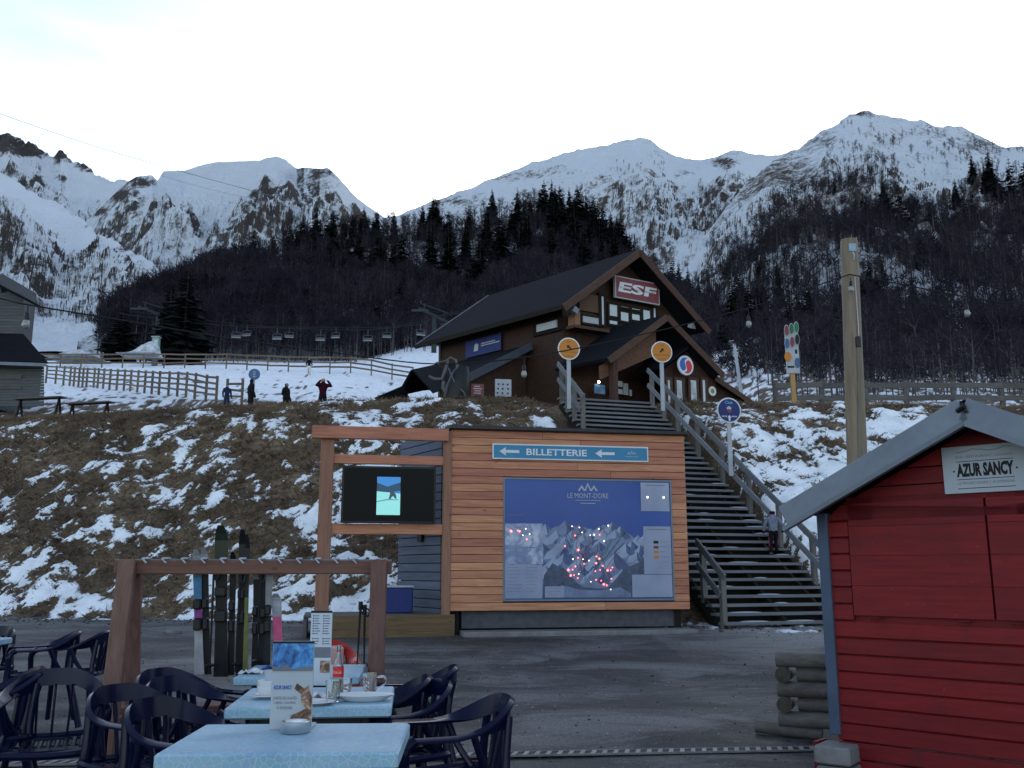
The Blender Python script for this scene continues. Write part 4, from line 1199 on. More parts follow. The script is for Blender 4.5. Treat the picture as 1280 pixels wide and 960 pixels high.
# ---------------------------------------------------------------- round signs along the stairs
def disc_sign(px, py, Y, r, face, label, postlen, kind, rim=M_WHITE, arrow=0):
    q = P(px, py, Y)
    o = thing('round_sign', label, 'sign', (q.x, q.y, q.z - postlen), SRZ * 0.6)
    MB().chbox((0, 0.03, postlen / 2 - r * 0.4), (0.11, 0.04, postlen), 0.006).build('post', M_OFFW, o)
    d = MB().lathe([(r, 0), (r, 0.015), (r * 0.985, 0.018)], 40, fm(0, 0.0, postlen)).build('disc', rim, o)
    MB().lathe([(r * 0.90, 0), (r * 0.90, 0.004)], 40, fm(0, -0.017, postlen)).build('face', face, d)
    def arrow_at(cx, cz, L, ang, mat):
        poly = [(-L / 2, L * 0.14), (L * 0.05, L * 0.14), (L * 0.05, L * 0.36), (L / 2, 0), (L * 0.05, -L * 0.36), (L * 0.05, -L * 0.14), (-L / 2, -L * 0.14)]
        ca, sa = math.cos(ang), math.sin(ang)
        MB().prism([(cx + a * ca - b * sa, cz + a * sa + b * ca) for a, b in poly], 0.003, fm(0, -0.021, postlen)).build('arrow', mat, d)
    if kind == 'orange':
        arrow_at(0.0, r * 0.14, r * 0.52, arrow, M_INK)
        ln = MB()
        rj = random.Random(int(px))
        for zz, half in ((0.62, 0.16), (-0.30, 0.72), (-0.66, 0.38)):
            x = -half * r
            while x < half * r:
                w = rj.uniform(0.03, 0.075) * r * 1.4
                ln.box((x + w / 2, -0.0225, postlen + zz * r - 0.25 * abs(x) ** 2 / r * (1 if zz < -0.5 else 0)), (w, 0.002, 0.07 * r)); x += w + 0.035 * r
        tag(ln.build('small_print', plain('orange_print', (0.20, 0.075, 0.02), 0.6, 0.1), d), kind='stuff')
    else:
        text('Club', d, plain('teal_print', (0.12, 0.42, 0.50), 0.5, 0.1), fm(0, -0.0195, postlen + r * 0.62), w=r * 0.62, h=r * 0.24)
        arrow_at(0, -r * 0.60, r * 0.46, math.pi / 2, M_WHITE)
        ln = MB()
        for sgn in (-1, 1):
            for k in range(4): ln.box((sgn * r * (0.24 + 0.11 * k), -0.0215, postlen - r * 0.48), (r * 0.085, 0.002, r * 0.11))
        tag(ln.build('small_print', M_OFFW, d), kind='stuff')
        MB().lathe([(r * 0.20, 0), (r * 0.18, 0.003)], 14, fm(r * 0.02, -0.0195, postlen - r * 0.0)).build('red_patch', M_RED, d)
        MB().prism([(-r * 0.2, r * 0.08), (r * 0.16, r * 0.08), (r * 0.20, r * 0.20), (r * 0.02, r * 0.34), (-r * 0.18, r * 0.24)], 0.004, fm(0, -0.0195, postlen)).build('pale_patch', M_OFFW, d)
    return o
disc_sign(711, 436, 25.4, 0.315, M_ORANGE, 'orange round sign with arrow pointing up left, over the left stair rail', 1.55, 'orange', arrow=math.radians(140))
disc_sign(827, 440, 25.9, 0.31, M_ORANGE, 'orange round sign with arrow pointing up right, over the right stair rail', 1.55, 'orange', arrow=math.radians(48))
disc_sign(911, 513, 23.2, 0.32, M_DEEPBLUE, 'blue round Club sign with white arrow, halfway down the right stair rail', 1.5, 'blue')

# ---------------------------------------------------------------- the ski school chalet
g_a = math.radians(31.0)
G = Vector((math.cos(g_a), math.sin(g_a), 0))
A = P(799, 311, 38.0); LV = PW(704, 382, A, G); RV = PW(886, 410, A, G)
ez = (LV.z + RV.z) / 2; LV.z = RV.z = ez
BK = PH(610, 369, A.z); EB = PH(522, 431, LV.z)
R_ = ((BK - A) + (EB - LV)) / 2; RL = R_.length; R_ = R_.normalized()
RN = Vector((R_.x, R_.y, 0)).normalized()
PZ0 = 6.1
ch = thing('chalet', 'dark brown timber ski school chalet with big gable above the stairs', 'building', (A.x, A.y, PZ0))
def cb(mb, name, mat, parent=None, sm=None):
    o = mb.build(name, mat, parent or ch, sm)
    if parent is None: o.location = -ch.location
    return o
UP = Vector((0, 0, 1))
# main roof: two slopes with verge boards
Bk = A + RN * RL; Lb = LV + RN * RL; Rb = RV + RN * RL
roof = cb(MB().slab([A, Bk, Lb, LV], 0.16), 'roof', M_ROOF)
cb(MB().slab([RV, Rb, Bk, A], 0.16), 'roof', M_ROOF)
for p, q in ((LV, A), (A, RV)):
    d = (q - p).normalized()
    cb(MB().bar(p - RN * 0.04 - UP * 0.16, q - RN * 0.04 - UP * 0.16, 0.06, 0.30, up=UP), 'verge_board', M_CHBEAM)
cb(MB().bar(LV - RN * 0.05 - UP * 0.10 - G * 0.03, Lb - UP * 0.10 - G * 0.03, 0.05, 0.2), 'fascia', M_DARKW)
cb(MB().bar(Lb + RN * 0.03 - UP * 0.05, Bk + RN * 0.03 - UP * 0.05, 0.05, 0.15, up=UP), 'verge_board', M_ZINC)
# walls
off = 0.9
gp = A + RN * off                                   # a point on the gable wall plane
def gw(px, py, back=0.0): return PW(px, py, gp + RN * back, G)
rise = (A.z - LV.z) / (A - LV).dot(G)
Lw = LV + G * 0.75 + RN * off; Rw = RV - G * 0.75 + RN * off
def under(p): return p.z
zl = LV.z + rise * 0.75 - 0.22
At = A + RN * off - UP * 0.24
wall = [Vector((Lw.x, Lw.y, PZ0)), Vector((Rw.x, Rw.y, PZ0)), Vector((Rw.x, Rw.y, zl)), At, Vector((Lw.x, Lw.y, zl))]
cb(MB().slab(wall, 0.2), 'gable_wall', M_CHALET)
Lwb = Lw + RN * (RL - 1.5)
cb(MB().slab([Vector((Lwb.x, Lwb.y, PZ0)), Vector((Lw.x, Lw.y, PZ0)), Vector((Lw.x, Lw.y, zl)), Vector((Lwb.x, Lwb.y, zl))], 0.2), 'side_wall', M_CHALET)
Rwb = Rw + RN * (RL - 1.5)
cb(MB().slab([Vector((Rw.x, Rw.y, PZ0)), Vector((Rwb.x, Rwb.y, PZ0)), Vector((Rwb.x, Rwb.y, zl)), Vector((Rw.x, Rw.y, zl))], 0.2), 'side_wall', M_CHALET)
cb(MB().slab([Vector((Rwb.x, Rwb.y, PZ0)), Vector((Lwb.x, Lwb.y, PZ0)), Vector((Lwb.x, Lwb.y, zl)), At + RN * (RL - 1.5), Vector((Rwb.x, Rwb.y, zl))], 0.2), 'rear_wall', M_CHALET)
def gpanel(px0, py0, px1, py1, name, mat, out=0.05, thick=0.06, parent=None, frame_m=None, fw=0.07):
    """upright panel on the gable wall between two pixel corners of the photograph's layout"""
    a = gw(px0, py0); b = gw(px1, py1)
    ua, ub = (a - gp).dot(G), (b - gp).dot(G)
    o0 = gp + G * ((ua + ub) / 2) - RN * out
    c = Vector((o0.x, o0.y, (a.z + b.z) / 2))
    w, h = abs(ub - ua), abs(a.z - b.z)
    M = frame((0, 0, 0), G, RN, UP)
    o = cb(MB().box(c, (w, thick, h), M), name, mat, parent)
    if frame_m:
        f = MB()
        for dx, dz, ww, hh in ((0, h / 2, w + fw, fw), (0, -h / 2, w + fw, fw), (-w / 2, 0, fw, h - fw), (w / 2, 0, fw, h - fw)):
            f.box(c + G * dx + UP * dz - RN * (thick / 2 + 0.004), (ww, 0.05, hh), M)
        f.build('frame', frame_m, o)
    return o, c, w, h
for x0, y0, x1, y1 in ((748.5, 369, 754.5, 408), (758.5, 379, 771, 398), (758.5, 399, 771, 408), (772.5, 381.5, 785, 387), (772.5, 388.5, 785, 404), (786.5, 384, 799, 390), (786.5, 391, 799, 403), (800.5, 386, 812, 403), (813.5, 384, 819, 402)):
    gpanel(x0, y0, x1, y1, 'window', M_GLASSDARK, frame_m=M_DARKW, fw=0.09)
o, c, w, h = gpanel(759.5, 346.5, 815.5, 384.0, 'school_sign', M_OFFW, out=0.35, thick=0.10)
gm = lambda dx, dz, dy=0.0: frame(c + G * dx + UP * dz - RN * (0.055 + dy), G, UP, -RN)
cb(MB().prism([(-w / 2 + 0.05, -h / 2 + 0.05), (w / 2 - 0.05, -h / 2 + 0.05), (w / 2 - 0.05, h / 2 - 0.05), (-w / 2 + 0.05, h / 2 - 0.05)], 0.004, gm(0, 0)), 'sign_face', M_RED, o)
text('ESF', o, M_WHITE, gm(0.0, 0.02, 0.006), w=w * 0.88, h=h * 0.46, bold=0.035, shear=0.1)
text('ECOLE DU SKI FRANCAIS', o, M_INK, gm(-0.02, 0.0, 0.010), w=w * 0.78, h=h * 0.07)
# corner bay with low windows, its light post
bay = [gw(713, 395), gw(742, 412)]
gpanel(715.5, 396, 738, 410, 'window', M_BLIND, out=0.35, thick=0.3, frame_m=M_DARKW, fw=0.08)
gpanel(704.5, 393, 712, 412, 'corner_post', wood('pale_corner', (0.20, 0.10, 0.065), 2, knots=False), out=0.42, thick=0.35)
gpanel(703, 413, 746, 416, 'sill', M_CHBEAM, out=0.45, thick=0.5)
gpanel(722, 366, 746, 392, 'upper_panel', wood('lighter_cladding', (0.085, 0.045, 0.03), 0, knots=False), out=0.06, thick=0.08)
gpanel(745.5, 366, 748, 420, 'mullion', M_DARKW, out=0.08, thick=0.12)
# side wall items
sp = Vector((Lw.x, Lw.y, 0))
def spanel(px0, py0, px1, py1, name, mat, out=0.05, thick=0.06):
    a = PW(px0, py0, sp, RN); b = PW(px1, py1, sp, RN)
    ua, ub = (a - sp).dot(RN), (b - sp).dot(RN)
    z1 = PW((px0 + px1) / 2, py0, sp, RN).z; z0 = PW((px0 + px1) / 2, py1, sp, RN).z
    nn = Vector((-RN.y, RN.x, 0))                    # outwards, to the left
    if nn.x > 0: nn = -nn
    c = sp + RN * ((ua + ub) / 2) + nn * out; c.z = (z0 + z1) / 2
    o = cb(MB().box(c, (abs(ua - ub), thick, abs(z1 - z0)), frame((0, 0, 0), RN, -nn, UP)), name, mat)
    return o, c, abs(ua - ub), abs(z1 - z0), nn
spanel(674, 404, 699, 413, 'window', M_BLIND, out=0.12, thick=0.1)
spanel(668, 401, 704, 417, 'recess_shade', M_DARKW, out=0.06, thick=0.08)  # flat dark panel proud of the wall; its colour stands for recess shade
o, c, w, h, nn = spanel(585, 422, 629, 443, 'blue_banner', M_DEEPBLUE, out=0.12, thick=0.03)
bm = lambda dx, dz, dy=0.0: frame(c - RN * dx + UP * dz + nn * (0.018 + dy), -RN, UP, nn)
ln = MB()
for zz, x0, x1 in ((0.10, -0.05, 0.34), (-0.02, -0.05, 0.42)):
    x = x0
    while x < x1:
        ww = random.Random(int(x * 991)).uniform(0.02, 0.05)
        ln.prism([(x * w, zz * h), ((x + ww) * w, zz * h), ((x + ww) * w, (zz + 0.07) * h), (x * w, (zz + 0.07) * h)], 0.003, bm(0, 0)); x += ww + 0.012
tag(ln.build('banner_print', M_OFFW, o), kind='stuff')
MB().prism([(-0.26 * w, -0.22 * h), (-0.14 * w, -0.22 * h), (-0.13 * w, 0.12 * h), (-0.18 * w, 0.24 * h), (-0.24 * w, 0.14 * h)], 0.003, bm(0, 0)).build('banner_emblem', M_OFFW, o)
# annex under the eave on the side
a1 = PW(664, 430, sp + nn * 0.1, RN); a2 = P(577, 474, a1.y - 2.6)
cb(MB().slab([a1, a1 + RN * 5, a2 + RN * 5, a2], 0.12), 'annex_roof', M_ROOF)
cb(MB().bar(a2 - RN * 0.05 - UP * 0.08, a1 - RN * 0.05 - UP * 0.08, 0.05, 0.30, up=UP), 'verge_board', plain('lead_flashing', (0.05, 0.06, 0.08), 0.6, 0.25, 2.0))
b2 = Vector((a2.x, a2.y, PZ0)); b1 = Vector((a1.x, a1.y, PZ0))
cb(MB().slab([b2 + RN * 0.3, b1 + RN * 0.3, a1 + RN * 0.3 - UP * 0.2, a2 + RN * 0.3 - UP * 0.2], 0.12), 'annex_wall', M_CHALET)
# porch gable in front of the main gable
pp = A - RN * 1.9
def pw_(px, py, back=0.0): return PW(px, py, pp + RN * back, G)
PA, PL, PR = pw_(833, 393), pw_(760, 447), pw_(903, 466)
bkd = 1.9 + off
cb(MB().slab([PA, PA + RN * bkd, PL + RN * bkd, PL], 0.13), 'porch_roof', M_ROOF)
cb(MB().slab([PR, PR + RN * bkd, PA + RN * bkd, PA], 0.13), 'porch_roof', M_ROOF)
for p, q in ((PL, PA), (PA, PR)):
    cb(MB().bar(p - RN * 0.04 - UP * 0.12, q - RN * 0.04 - UP * 0.12, 0.06, 0.26, up=UP), 'verge_board', M_CHBEAM)
f1 = RN * 0.55
tri = [PL + G * 0.15 + f1 - UP * 0.22, PL + G * 0.15 + f1 - UP * 0.75, (PA + f1) - UP * 1.55 , PA + f1 - UP * 0.25]
cb(MB().slab(tri, 0.1), 'porch_cladding', wood('porch_boards_lit', (0.105, 0.050, 0.032), 0, knots=False, scale=0.6))  # chalet cladding in a lighter tone, light on the boards put into the colour
pst = pw_(762, 470, 0.5)
cb(MB().box((pst.x + 0.15, pst.y, (PZ0 + PL.z) / 2), (0.22, 0.22, PL.z - PZ0), frame((0, 0, 0), G, RN, UP)), 'porch_post', M_CHBEAM)
# entrance wall inside the porch with small gable and glazed doors
ew = A - RN * 1.75
def e_(px, py, back=0.0): return PW(px, py, ew + RN * back, G)
EA, EL, ER = e_(863, 431), e_(826, 459), e_(897, 470)
cb(MB().slab([EA, EA + RN * 1.4, EL + RN * 1.4, EL], 0.08), 'entrance_roof', M_ROOF)
cb(MB().slab([ER, ER + RN * 1.4, EA + RN * 1.4, EA], 0.08), 'entrance_roof', M_ROOF)
wz = [e_(829, 480, 0.3), e_(948, 500, 0.3)]
q0, q1 = e_(829, 480, 0.3), e_(895, 480, 0.3)
cb(MB().slab([Vector((q0.x, q0.y, PZ0)), Vector((q1.x, q1.y, PZ0)), Vector((q1.x, q1.y, e_(895, 472, 0.3).z)), e_(863, 436, 0.3), e_(829, 462, 0.3)], 0.12), 'entrance_wall', M_CHALET)
def epanel(px0, py0, px1, py1, name, mat, back=0.24, thick=0.05, fr=True):
    a = e_(px0, py0, back); b = e_(px1, py1, back)
    M = frame((0, 0, 0), G, RN, UP)
    w = abs((b - a).dot(G)); h = abs(a.z - b.z); c = (a + b) / 2
    o = cb(MB().box(c, (w, thick, h), M), name, mat)
    if fr:
        f = MB()
        for dx, dz, ww, hh in ((0, h / 2, w + 0.10, 0.10), (0, -h / 2, w + 0.10, 0.10), (-w / 2, 0, 0.10, h - 0.1), (w / 2, 0, 0.10, h - 0.1)):
            f.box(c + G * dx + UP * dz - RN * (thick / 2 + 0.01), (ww, 0.05, hh), M)
        f.build('frame', M_CHBEAM, o)
    return o, c, w, h
for x0, x1 in ((832, 839), (843, 854), (860.5, 872), (875.5, 883)):
    d, c, w, h = epanel(x0, 473, x1, 507, 'glazed_door', M_GLASSDARK)
    if x1 - x0 > 9:
        pg = MB()
        for k in range(3):
            pg.box(c - RN * 0.029 + G * (0.10 * (k - 1)) + UP * (0.25 - 0.22 * k), (0.22, 0.004, 0.28), frame((0, 0, 0), G, RN, UP))
        pg.build('notice', M_OFFW, d)
em = e_(856, 457, -0.05); er = 0.40
eM = frame(em, G, UP, -RN)
dsc = cb(MB().lathe([(er, 0), (er, 0.05)], 32, eM), 'school_emblem', M_WHITE)
def half_s(sgn, r):
    pts = [(r * math.cos(a), r * math.sin(a)) for a in [sgn * 1.2 + math.pi / 2 * (1 - sgn) + i * math.pi / 14 * 1.0 for i in range(15)]]
    inner = [(0.30 * r * math.cos(a) * -sgn * 0.6, 0.95 * r * (1 - 2 * i / 8.0) * sgn) for i, a in [(i, i * math.pi / 8) for i in range(1, 8)]]
    return pts
def yin(r, a0):
    out = [(r * math.cos(a0 + math.pi * i / 16), r * math.sin(a0 + math.pi * i / 16)) for i in range(17)]
    ca, sa = math.cos(a0 + math.pi), math.sin(a0 + math.pi)
    for i in range(1, 8):
        tt = i / 8.0
        s = r * (1 - 2 * tt); off_ = 0.32 * r * math.sin(2 * math.pi * tt)
        out.append((s * ca - off_ * sa, s * sa + off_ * ca))
    return out
eo = Matrix.Translation((0, 0, 0.052))
cb(MB().prism([(a - 0.03, b + 0.03) for a, b in yin(er * 0.72, math.radians(65))], 0.006, eM @ eo), 'emblem_half', plain('emblem_blue', (0.03, 0.12, 0.42), 0.4, 0.1), dsc)
cb(MB().prism([(a + 0.03, b - 0.03) for a, b in yin(er * 0.72, math.radians(245))], 0.006, eM @ eo), 'emblem_half', plain('emblem_red', (0.50, 0.03, 0.04), 0.4, 0.1), dsc)
# lean-to on the right with its round plaque
l0, l1 = e_(893, 470, 0.2), e_(946, 506, 0.2)
cb(MB().slab([l0, l0 + RN * 3, l1 + RN * 3, l1][::-1], 0.1), 'lean_to_roof', M_ROOF)
cb(MB().bar(l0 - RN * 0.04 - UP * 0.1, l1 - RN * 0.04 - UP * 0.1, 0.06, 0.22, up=UP), 'verge_board', M_CHBEAM)
v0, v1 = e_(884, 480, 0.45), e_(942, 506, 0.45)
cb(MB().slab([Vector((v0.x, v0.y, PZ0)), Vector((v1.x, v1.y, PZ0)), Vector((v1.x, v1.y, v1.z - 0.12)), Vector((v0.x, v0.y, e_(893, 472, 0.45).z - 0.1))], 0.1), 'lean_to_wall', M_CHALET)
pq = e_(890, 489, 0.30)
pm = frame(pq, G, UP, -RN)
pl = cb(MB().lathe([(0.20, 0), (0.20, 0.03)], 24, pm), 'plaque', plain('cream_paint', (0.62, 0.62, 0.48), 0.5, 0.1))
cb(MB().lathe([(0.10, 0), (0.09, 0.004)], 12, pm @ Matrix.Translation((0, 0, 0.031))), 'plaque_mark', M_GREYINK, pl)
# dark ground floor front, lamp and notices
gq = [gw(706, 440, -0.4), gw(822, 440, -0.4)]
def npanel(px0, py0, px1, py1, name, mat, back):
    a = PW(px0, py0, gp + RN * back, G); b = PW(px1, py1, gp + RN * back, G)
    w = abs((b - a).dot(G)); h = abs(a.z - b.z)
    return cb(MB().box((a + b) / 2, (w, 0.04, h), frame((0, 0, 0), G, RN, UP)), name, mat)
npanel(743, 480, 756, 493, 'poster', plain('blue_poster', (0.10, 0.22, 0.42), 0.4, 0.4, 4.0), -0.5)
for x0, y0, x1, y1 in ((764, 482, 770, 489), (771, 476, 778, 484), (771, 486, 778, 493), (779, 479, 785, 494), (787, 487, 789.5, 495), (813, 487, 816, 492)):
    npanel(x0, y0, x1, y1, 'notice', M_OFFW, -0.5)
for x0, y0 in ((748.5, 477.5), (767, 480)):
    p = PW(x0, y0, gp + RN * -0.62, G)
    cb(MB().ball(p, 0.055, 8, 5), 'wall_lamp', emit('lit_lamp', (1.0, 0.9, 0.75), 6.0))
fl = PW(866, 406, gp - RN * 0.5, G)
cb(MB().box(fl, (0.28, 0.2, 0.30), frame((0, 0, 0), G, RN, UP) @ Matrix.Rotation(0.5, 4, 'X')), 'floodlight', M_OFFW)
fl = PW(718, 388, gp - RN * 0.8, G)
cb(MB().box(fl, (0.26, 0.2, 0.24), frame((0, 0, 0), G, RN, UP) @ Matrix.Rotation(0.5, 4, 'Y')), 'floodlight', M_ZINC)
# dark tent roof and signs left of the chalet
tq = P(515, 463, 32.5)
tn = thing('dark_canopy', 'dark pointed canopy standing on the crest left of the chalet', 'canopy', (tq.x, tq.y, T(tq.x, tq.y, False)))
def tb(mb, name, mat):
    o = mb.build(name, mat, tn); o.location = -tn.location; return o
tl, tr2 = P(496, 497, 32.3), P(541, 492, 32.3); rdg = P(546, 456, 36.0)
sh_ = rdg - tq
tb(MB().slab([tq, tq + sh_, tr2 + sh_, tr2], 0.05), 'canopy_side', M_ROOF)
tb(MB().slab([tl, tl + sh_, tq + sh_, tq], 0.05), 'canopy_side', M_ROOF)
tlow = P(468, 497, 31.5)
tb(MB().slab([tl.lerp(tq, 0.45), tl + Vector((0.4, 1.2, 0)), tlow + Vector((0, 1.0, 0)), tlow], 0.04), 'canopy_flap', M_ROOF)
tb(MB().slab([tl + sh_ * 0.8, tr2 + sh_ * 0.8, tq + sh_ * 0.8], 0.05), 'canopy_back', M_DARKW)
for nm, px, py, w, h, mat, lab in (('red_sign', 597, 487.5, 0.40, 0.38, M_RED, 'small red notice board on the bank crest below the blue banner'), ('white_sign', 629, 485, 0.52, 0.56, M_OFFW, 'white notice board with dark squares, right of the small red one')):
    q = P(px, py, 29.0)
    o = thing('notice_board', lab, 'sign', (q.x, q.y, T(q.x, q.y, False)), 0.2)
    hz = q.z - o.location.z
    for sx in (-1, 1): MB().box((sx * w * 0.4, 0.03, hz / 2), (0.05, 0.04, hz)).build('leg', M_GREYV, o)
    b_ = MB().chbox((0, 0, hz), (w, 0.03, h), 0.01).build('board', mat, o)
    pr = MB()
    rj = random.Random(px)
    if nm == 'white_sign':
        for i in range(3):
            for j in range(3): pr.box((-w * 0.32 + i * w * 0.30 + rj.uniform(-.02, .02), -0.017, hz - h * 0.30 + j * h * 0.25), (w * 0.11, 0.003, h * 0.10))
        pr.build('print', M_DEEPBLUE, b_)
    else:
        for j in range(4): pr.box((rj.uniform(-.02, .02), -0.017, hz + h * (0.3 - 0.19 * j)), (w * rj.uniform(0.4, 0.75), 0.003, h * 0.08))
        pr.build('print', M_OFFW, b_)

# ---------------------------------------------------------------- red hut on the right
HD = Vector((0.7255, -0.6882))
C0 = P(1048, 925, 6.75)
HRZ = math.atan2(HD.y, HD.x)
def hl(px, py, out=0.0):
    """hut front: distance along the front and height, on the plane standing 'out' before the wall"""
    n = Vector((HD.y, -HD.x))             # towards the viewer
    p0 = Vector((C0.x, C0.y)) + n * out
    q = PW(px, py, p0, HD)
    return ((q.x - p0.x) * HD.x + (q.y - p0.y) * HD.y, q.z)
t = NT('red_stain')
v = t.coord((1, 1, 1)); gv = t.coord((1.0, 14, 14))
n1 = t.noise(gv, 3.0, 5); n2 = t.noise(v, 2.0, 5)
c = t.mix(t.ramp(n1, [(0.3, 0.0), (0.7, 1.0)]), (0.125, 0.0045, 0.0065), (0.19, 0.0070, 0.0095))
c = t.mix(t.ramp(n2, [(0.55, 0.0), (0.8, 0.7)]), c, (0.085, 0.006, 0.007))
wv_ = t.coord((9.0, 9.0, 0.7)); st_ = t.noise(wv_, 1.3, 5, 0.65)
c = t.mix(t.ramp(st_, [(0.55, 0.0), (0.75, 0.45)]), c, (0.055, 0.012, 0.012))
c = t.mix(t.ramp(t.noise(v, 38.0, 3), [(0.66, 0.0), (0.74, 0.5)]), c, (0.20, 0.045, 0.04))
oi = t.node('ShaderNodeObjectInfo'); hv = t.node('ShaderNodeHueSaturation'); t.link(c, hv.inputs['Color'])
t.link(t.math('ADD', t.math('MULTIPLY', oi.outputs['Random'], 0.25), 0.88), hv.inputs['Value'])
t.color(hv.outputs['Color']); t.rough(0.6); t.b.inputs['Specular IOR Level'].default_value = 0.3; t.bump(n1, 0.25, 0.004)
M_HUT = t.mat
ov = 0.25
ex, ezz = hl(979, 634, ov); ax, az = hl(1203, 499, ov)
hut = thing('red_hut', 'small red stained wooden stall with grey verge boards, front right', 'hut', (C0.x, C0.y, 0), HRZ)
HWID = 2 * ax; slope = (az - ezz) / (ax - ex); HDEP = 1.9
hb0 = hl(1048, 924)[1]; pitch = hl(1048, 875)[1] - hl(1048, 896.5)[1]
sill = hl(1063, 769)[1]; sht = hl(1063, 622)[1]
hsx0 = hl(1063, 700)[0]; hsx1 = hl(1236, 700)[0]; hsx2 = hl(1239, 700)[0]
z = hb0 - 2 * pitch; i = 0
def roof_z(x): return az - 0.14 - abs(x - ax) * slope
while z < az - 0.2:
    z1 = z + pitch - 0.008
    def hbrd(x0, x1):
        if x1 - x0 > 0.02 and z1 > roof_z(0):
            lo = max(0.0, ax - (az - 0.14 - z) / slope)
            MB().prism([(lo, z), (HWID - lo, z), (x1, z1), (x0, z1)], 0.026, Matrix.Translation((0, 0.025, 0)) @ FX).build('board', M_HUT, hut)
        elif x1 - x0 > 0.02:
            MB().chbox(((x0 + x1) / 2, 0.012, (z + z1) / 2), (x1 - x0, 0.026, z1 - z), 0.006).build('board', M_HUT, hut)
    zc_ = (z + z1) / 2
    lim = ax - (az - 0.14 - z1) / slope               # where the roof cuts the board
    x0 = max(0.0, lim); x1 = HWID - x0
    if sill - 0.02 < zc_ < sht:
        hbrd(x0, hsx0 - 0.006); hbrd(HWID - hsx0 + 0.006, x1)
    else:
        hbrd(x0, x1)
    z += pitch; i += 1
for a, b in ((hsx0, hsx1), (hsx2, HWID - hsx0)):
    for k in range(4):                                 # shutters of wide boards
        h = (sht - sill) / 4
        MB().chbox(((a + b) / 2, 0.010, sill + h * (k + 0.5)), (b - a, 0.022, h - 0.0012), 0.0008).build('shutter_board', M_HUT, hut)
sb_ = MB().chbox((0, HDEP / 2 + 0.03, 0), (0.022, HDEP - 0.09, pitch - 0.008), 0.005).mesh('board', M_HUT)
zz = hb0 - 2 * pitch
while zz < roof_z(0) - pitch:
    for x in (-0.002, HWID + 0.002):
        o = link('board', sb_, hut); o.location = (x, 0, zz + pitch / 2)
    zz += pitch
for px, py in ((1092, 772.5), (1205, 777), (1272, 780)):
    x, zz = hl(px, py, 0.02)
    MB().chbox((x, -0.012, zz), (0.075, 0.03, 0.012), 0.004).build('latch', plain('latch_red', (0.09, 0.008, 0.01), 0.5), hut)
nails = MB(); rn = random.Random(8)
zz = hb0 - 2 * pitch
while zz < sill:
    for x in (0.06, 0.62, 1.20, HWID - 0.06):
        nails.lathe([(0.0035, 0), (0.0035, 0.002)], 6, fm(x + rn.uniform(-.01, .01), -0.0012, zz + pitch * 0.5 + rn.uniform(-.02, .02)))
    zz += pitch
tag(nails.build('nail_heads', M_IRON, hut), kind='stuff')
for x in (-0.012, HWID + 0.012):
    MB().chbox((x, 0.02, (hb0 + roof_z(0)) / 2 + 0.02), (0.075, 0.09, roof_z(0) - hb0 - 0.02), 0.006).build('corner_trim', M_BLUETRIM, hut)
MB().box((HWID / 2, HDEP / 2 + 0.03, (hb0 + roof_z(0)) / 2), (HWID - 0.02, HDEP - 0.02, roof_z(0) - hb0 - 0.06)).build('carcass', M_HUT, hut)
MB().prism([(0.02, roof_z(0) - 0.06), (HWID - 0.02, roof_z(0) - 0.06), (ax, az - 0.18)], HDEP - 0.1, Matrix.Translation((0, HDEP + 0.0, 0)) @ FX).build('rear_gable', M_HUT, hut)
for s in (-1, 1):
    e = Vector((ax + s * (ax - ex), 0, ezz)); a_ = Vector((ax, 0, az)); dn = Vector((0, 0, -0.02))
    y0, y1 = -ov + 0.02, HDEP + 0.2
    pts = [Vector((a_.x, y0, a_.z)), Vector((a_.x, y1, a_.z)), Vector((e.x, y1, e.z)), Vector((e.x, y0, e.z))]
    if s > 0: pts = pts[::-1]
    MB().slab(pts, 0.05).build('roof', M_ROOF, hut)
    vb = 0.15
    MB().bar((e.x - s * 0.00, -ov, e.z - vb / 2 + 0.01), (a_.x - s * 0.001, -ov, a_.z - vb / 2 + 0.01), 0.03, vb, up=(0, 0, 1), ch=0.004).build('verge_board', M_ZINC, hut)
    MB().bar((e.x, -ov - 0.004, e.z - vb - 0.005), (a_.x, -ov - 0.004, a_.z - vb - 0.005), 0.05, 0.03, up=(0, 0, 1)).build('verge_strip', M_ZINC, hut)
pb = MB()
pb.tube([(ax - 0.03, -ov - 0.02, az - 0.075), (ax + 0.02, -ov - 0.04, az - 0.05)], 0.016, 8); pb.tube([(ax + 0.025, -ov - 0.02, az - 0.09), (ax + 0.0, -ov - 0.035, az - 0.03)], 0.012, 8)
pb.build('ridge_hook', M_IRON, hut)
# sign AZUR SANCY
sx0, sz1 = hl(1176, 560, 0.02); _, sz0 = hl(1178, 618, 0.02); sx1 = sx0 + (hl(1271, 600, 0.02)[0] - hl(1195, 600, 0.02)[0]) + 2 * (hl(1195, 600, .02)[0] - sx0)
sw, sh = sx1 - sx0, sz1 - sz0
hs_ = MB().chbox((sx0 + sw / 2, -0.012, (sz0 + sz1) / 2), (sw, 0.014, sh), 0.002).build('sign', plain('sign_white', (0.40, 0.44, 0.50), 0.35, 0.05, 2.0), hut)
def hm(u, w): return fm(sx0 + u * sw, -0.0195, sz0 + w * sh)
text('AZUR SANCY', hs_, M_INK, hm(0.5, 0.485), w=sw * 0.665, h=sh * 0.29, bold=0.055, depth=0.0012)
text('BAR | RESTAURANT | LOUNGE', hs_, M_GREYINK, hm(0.5, 0.76), w=sw * 0.665, h=sh * 0.075, depth=0.0012)
text('LE MONT-DORE | AUVERGNE', hs_, M_GREYINK, hm(0.5, 0.20), w=sw * 0.665, h=sh * 0.075, depth=0.0012)
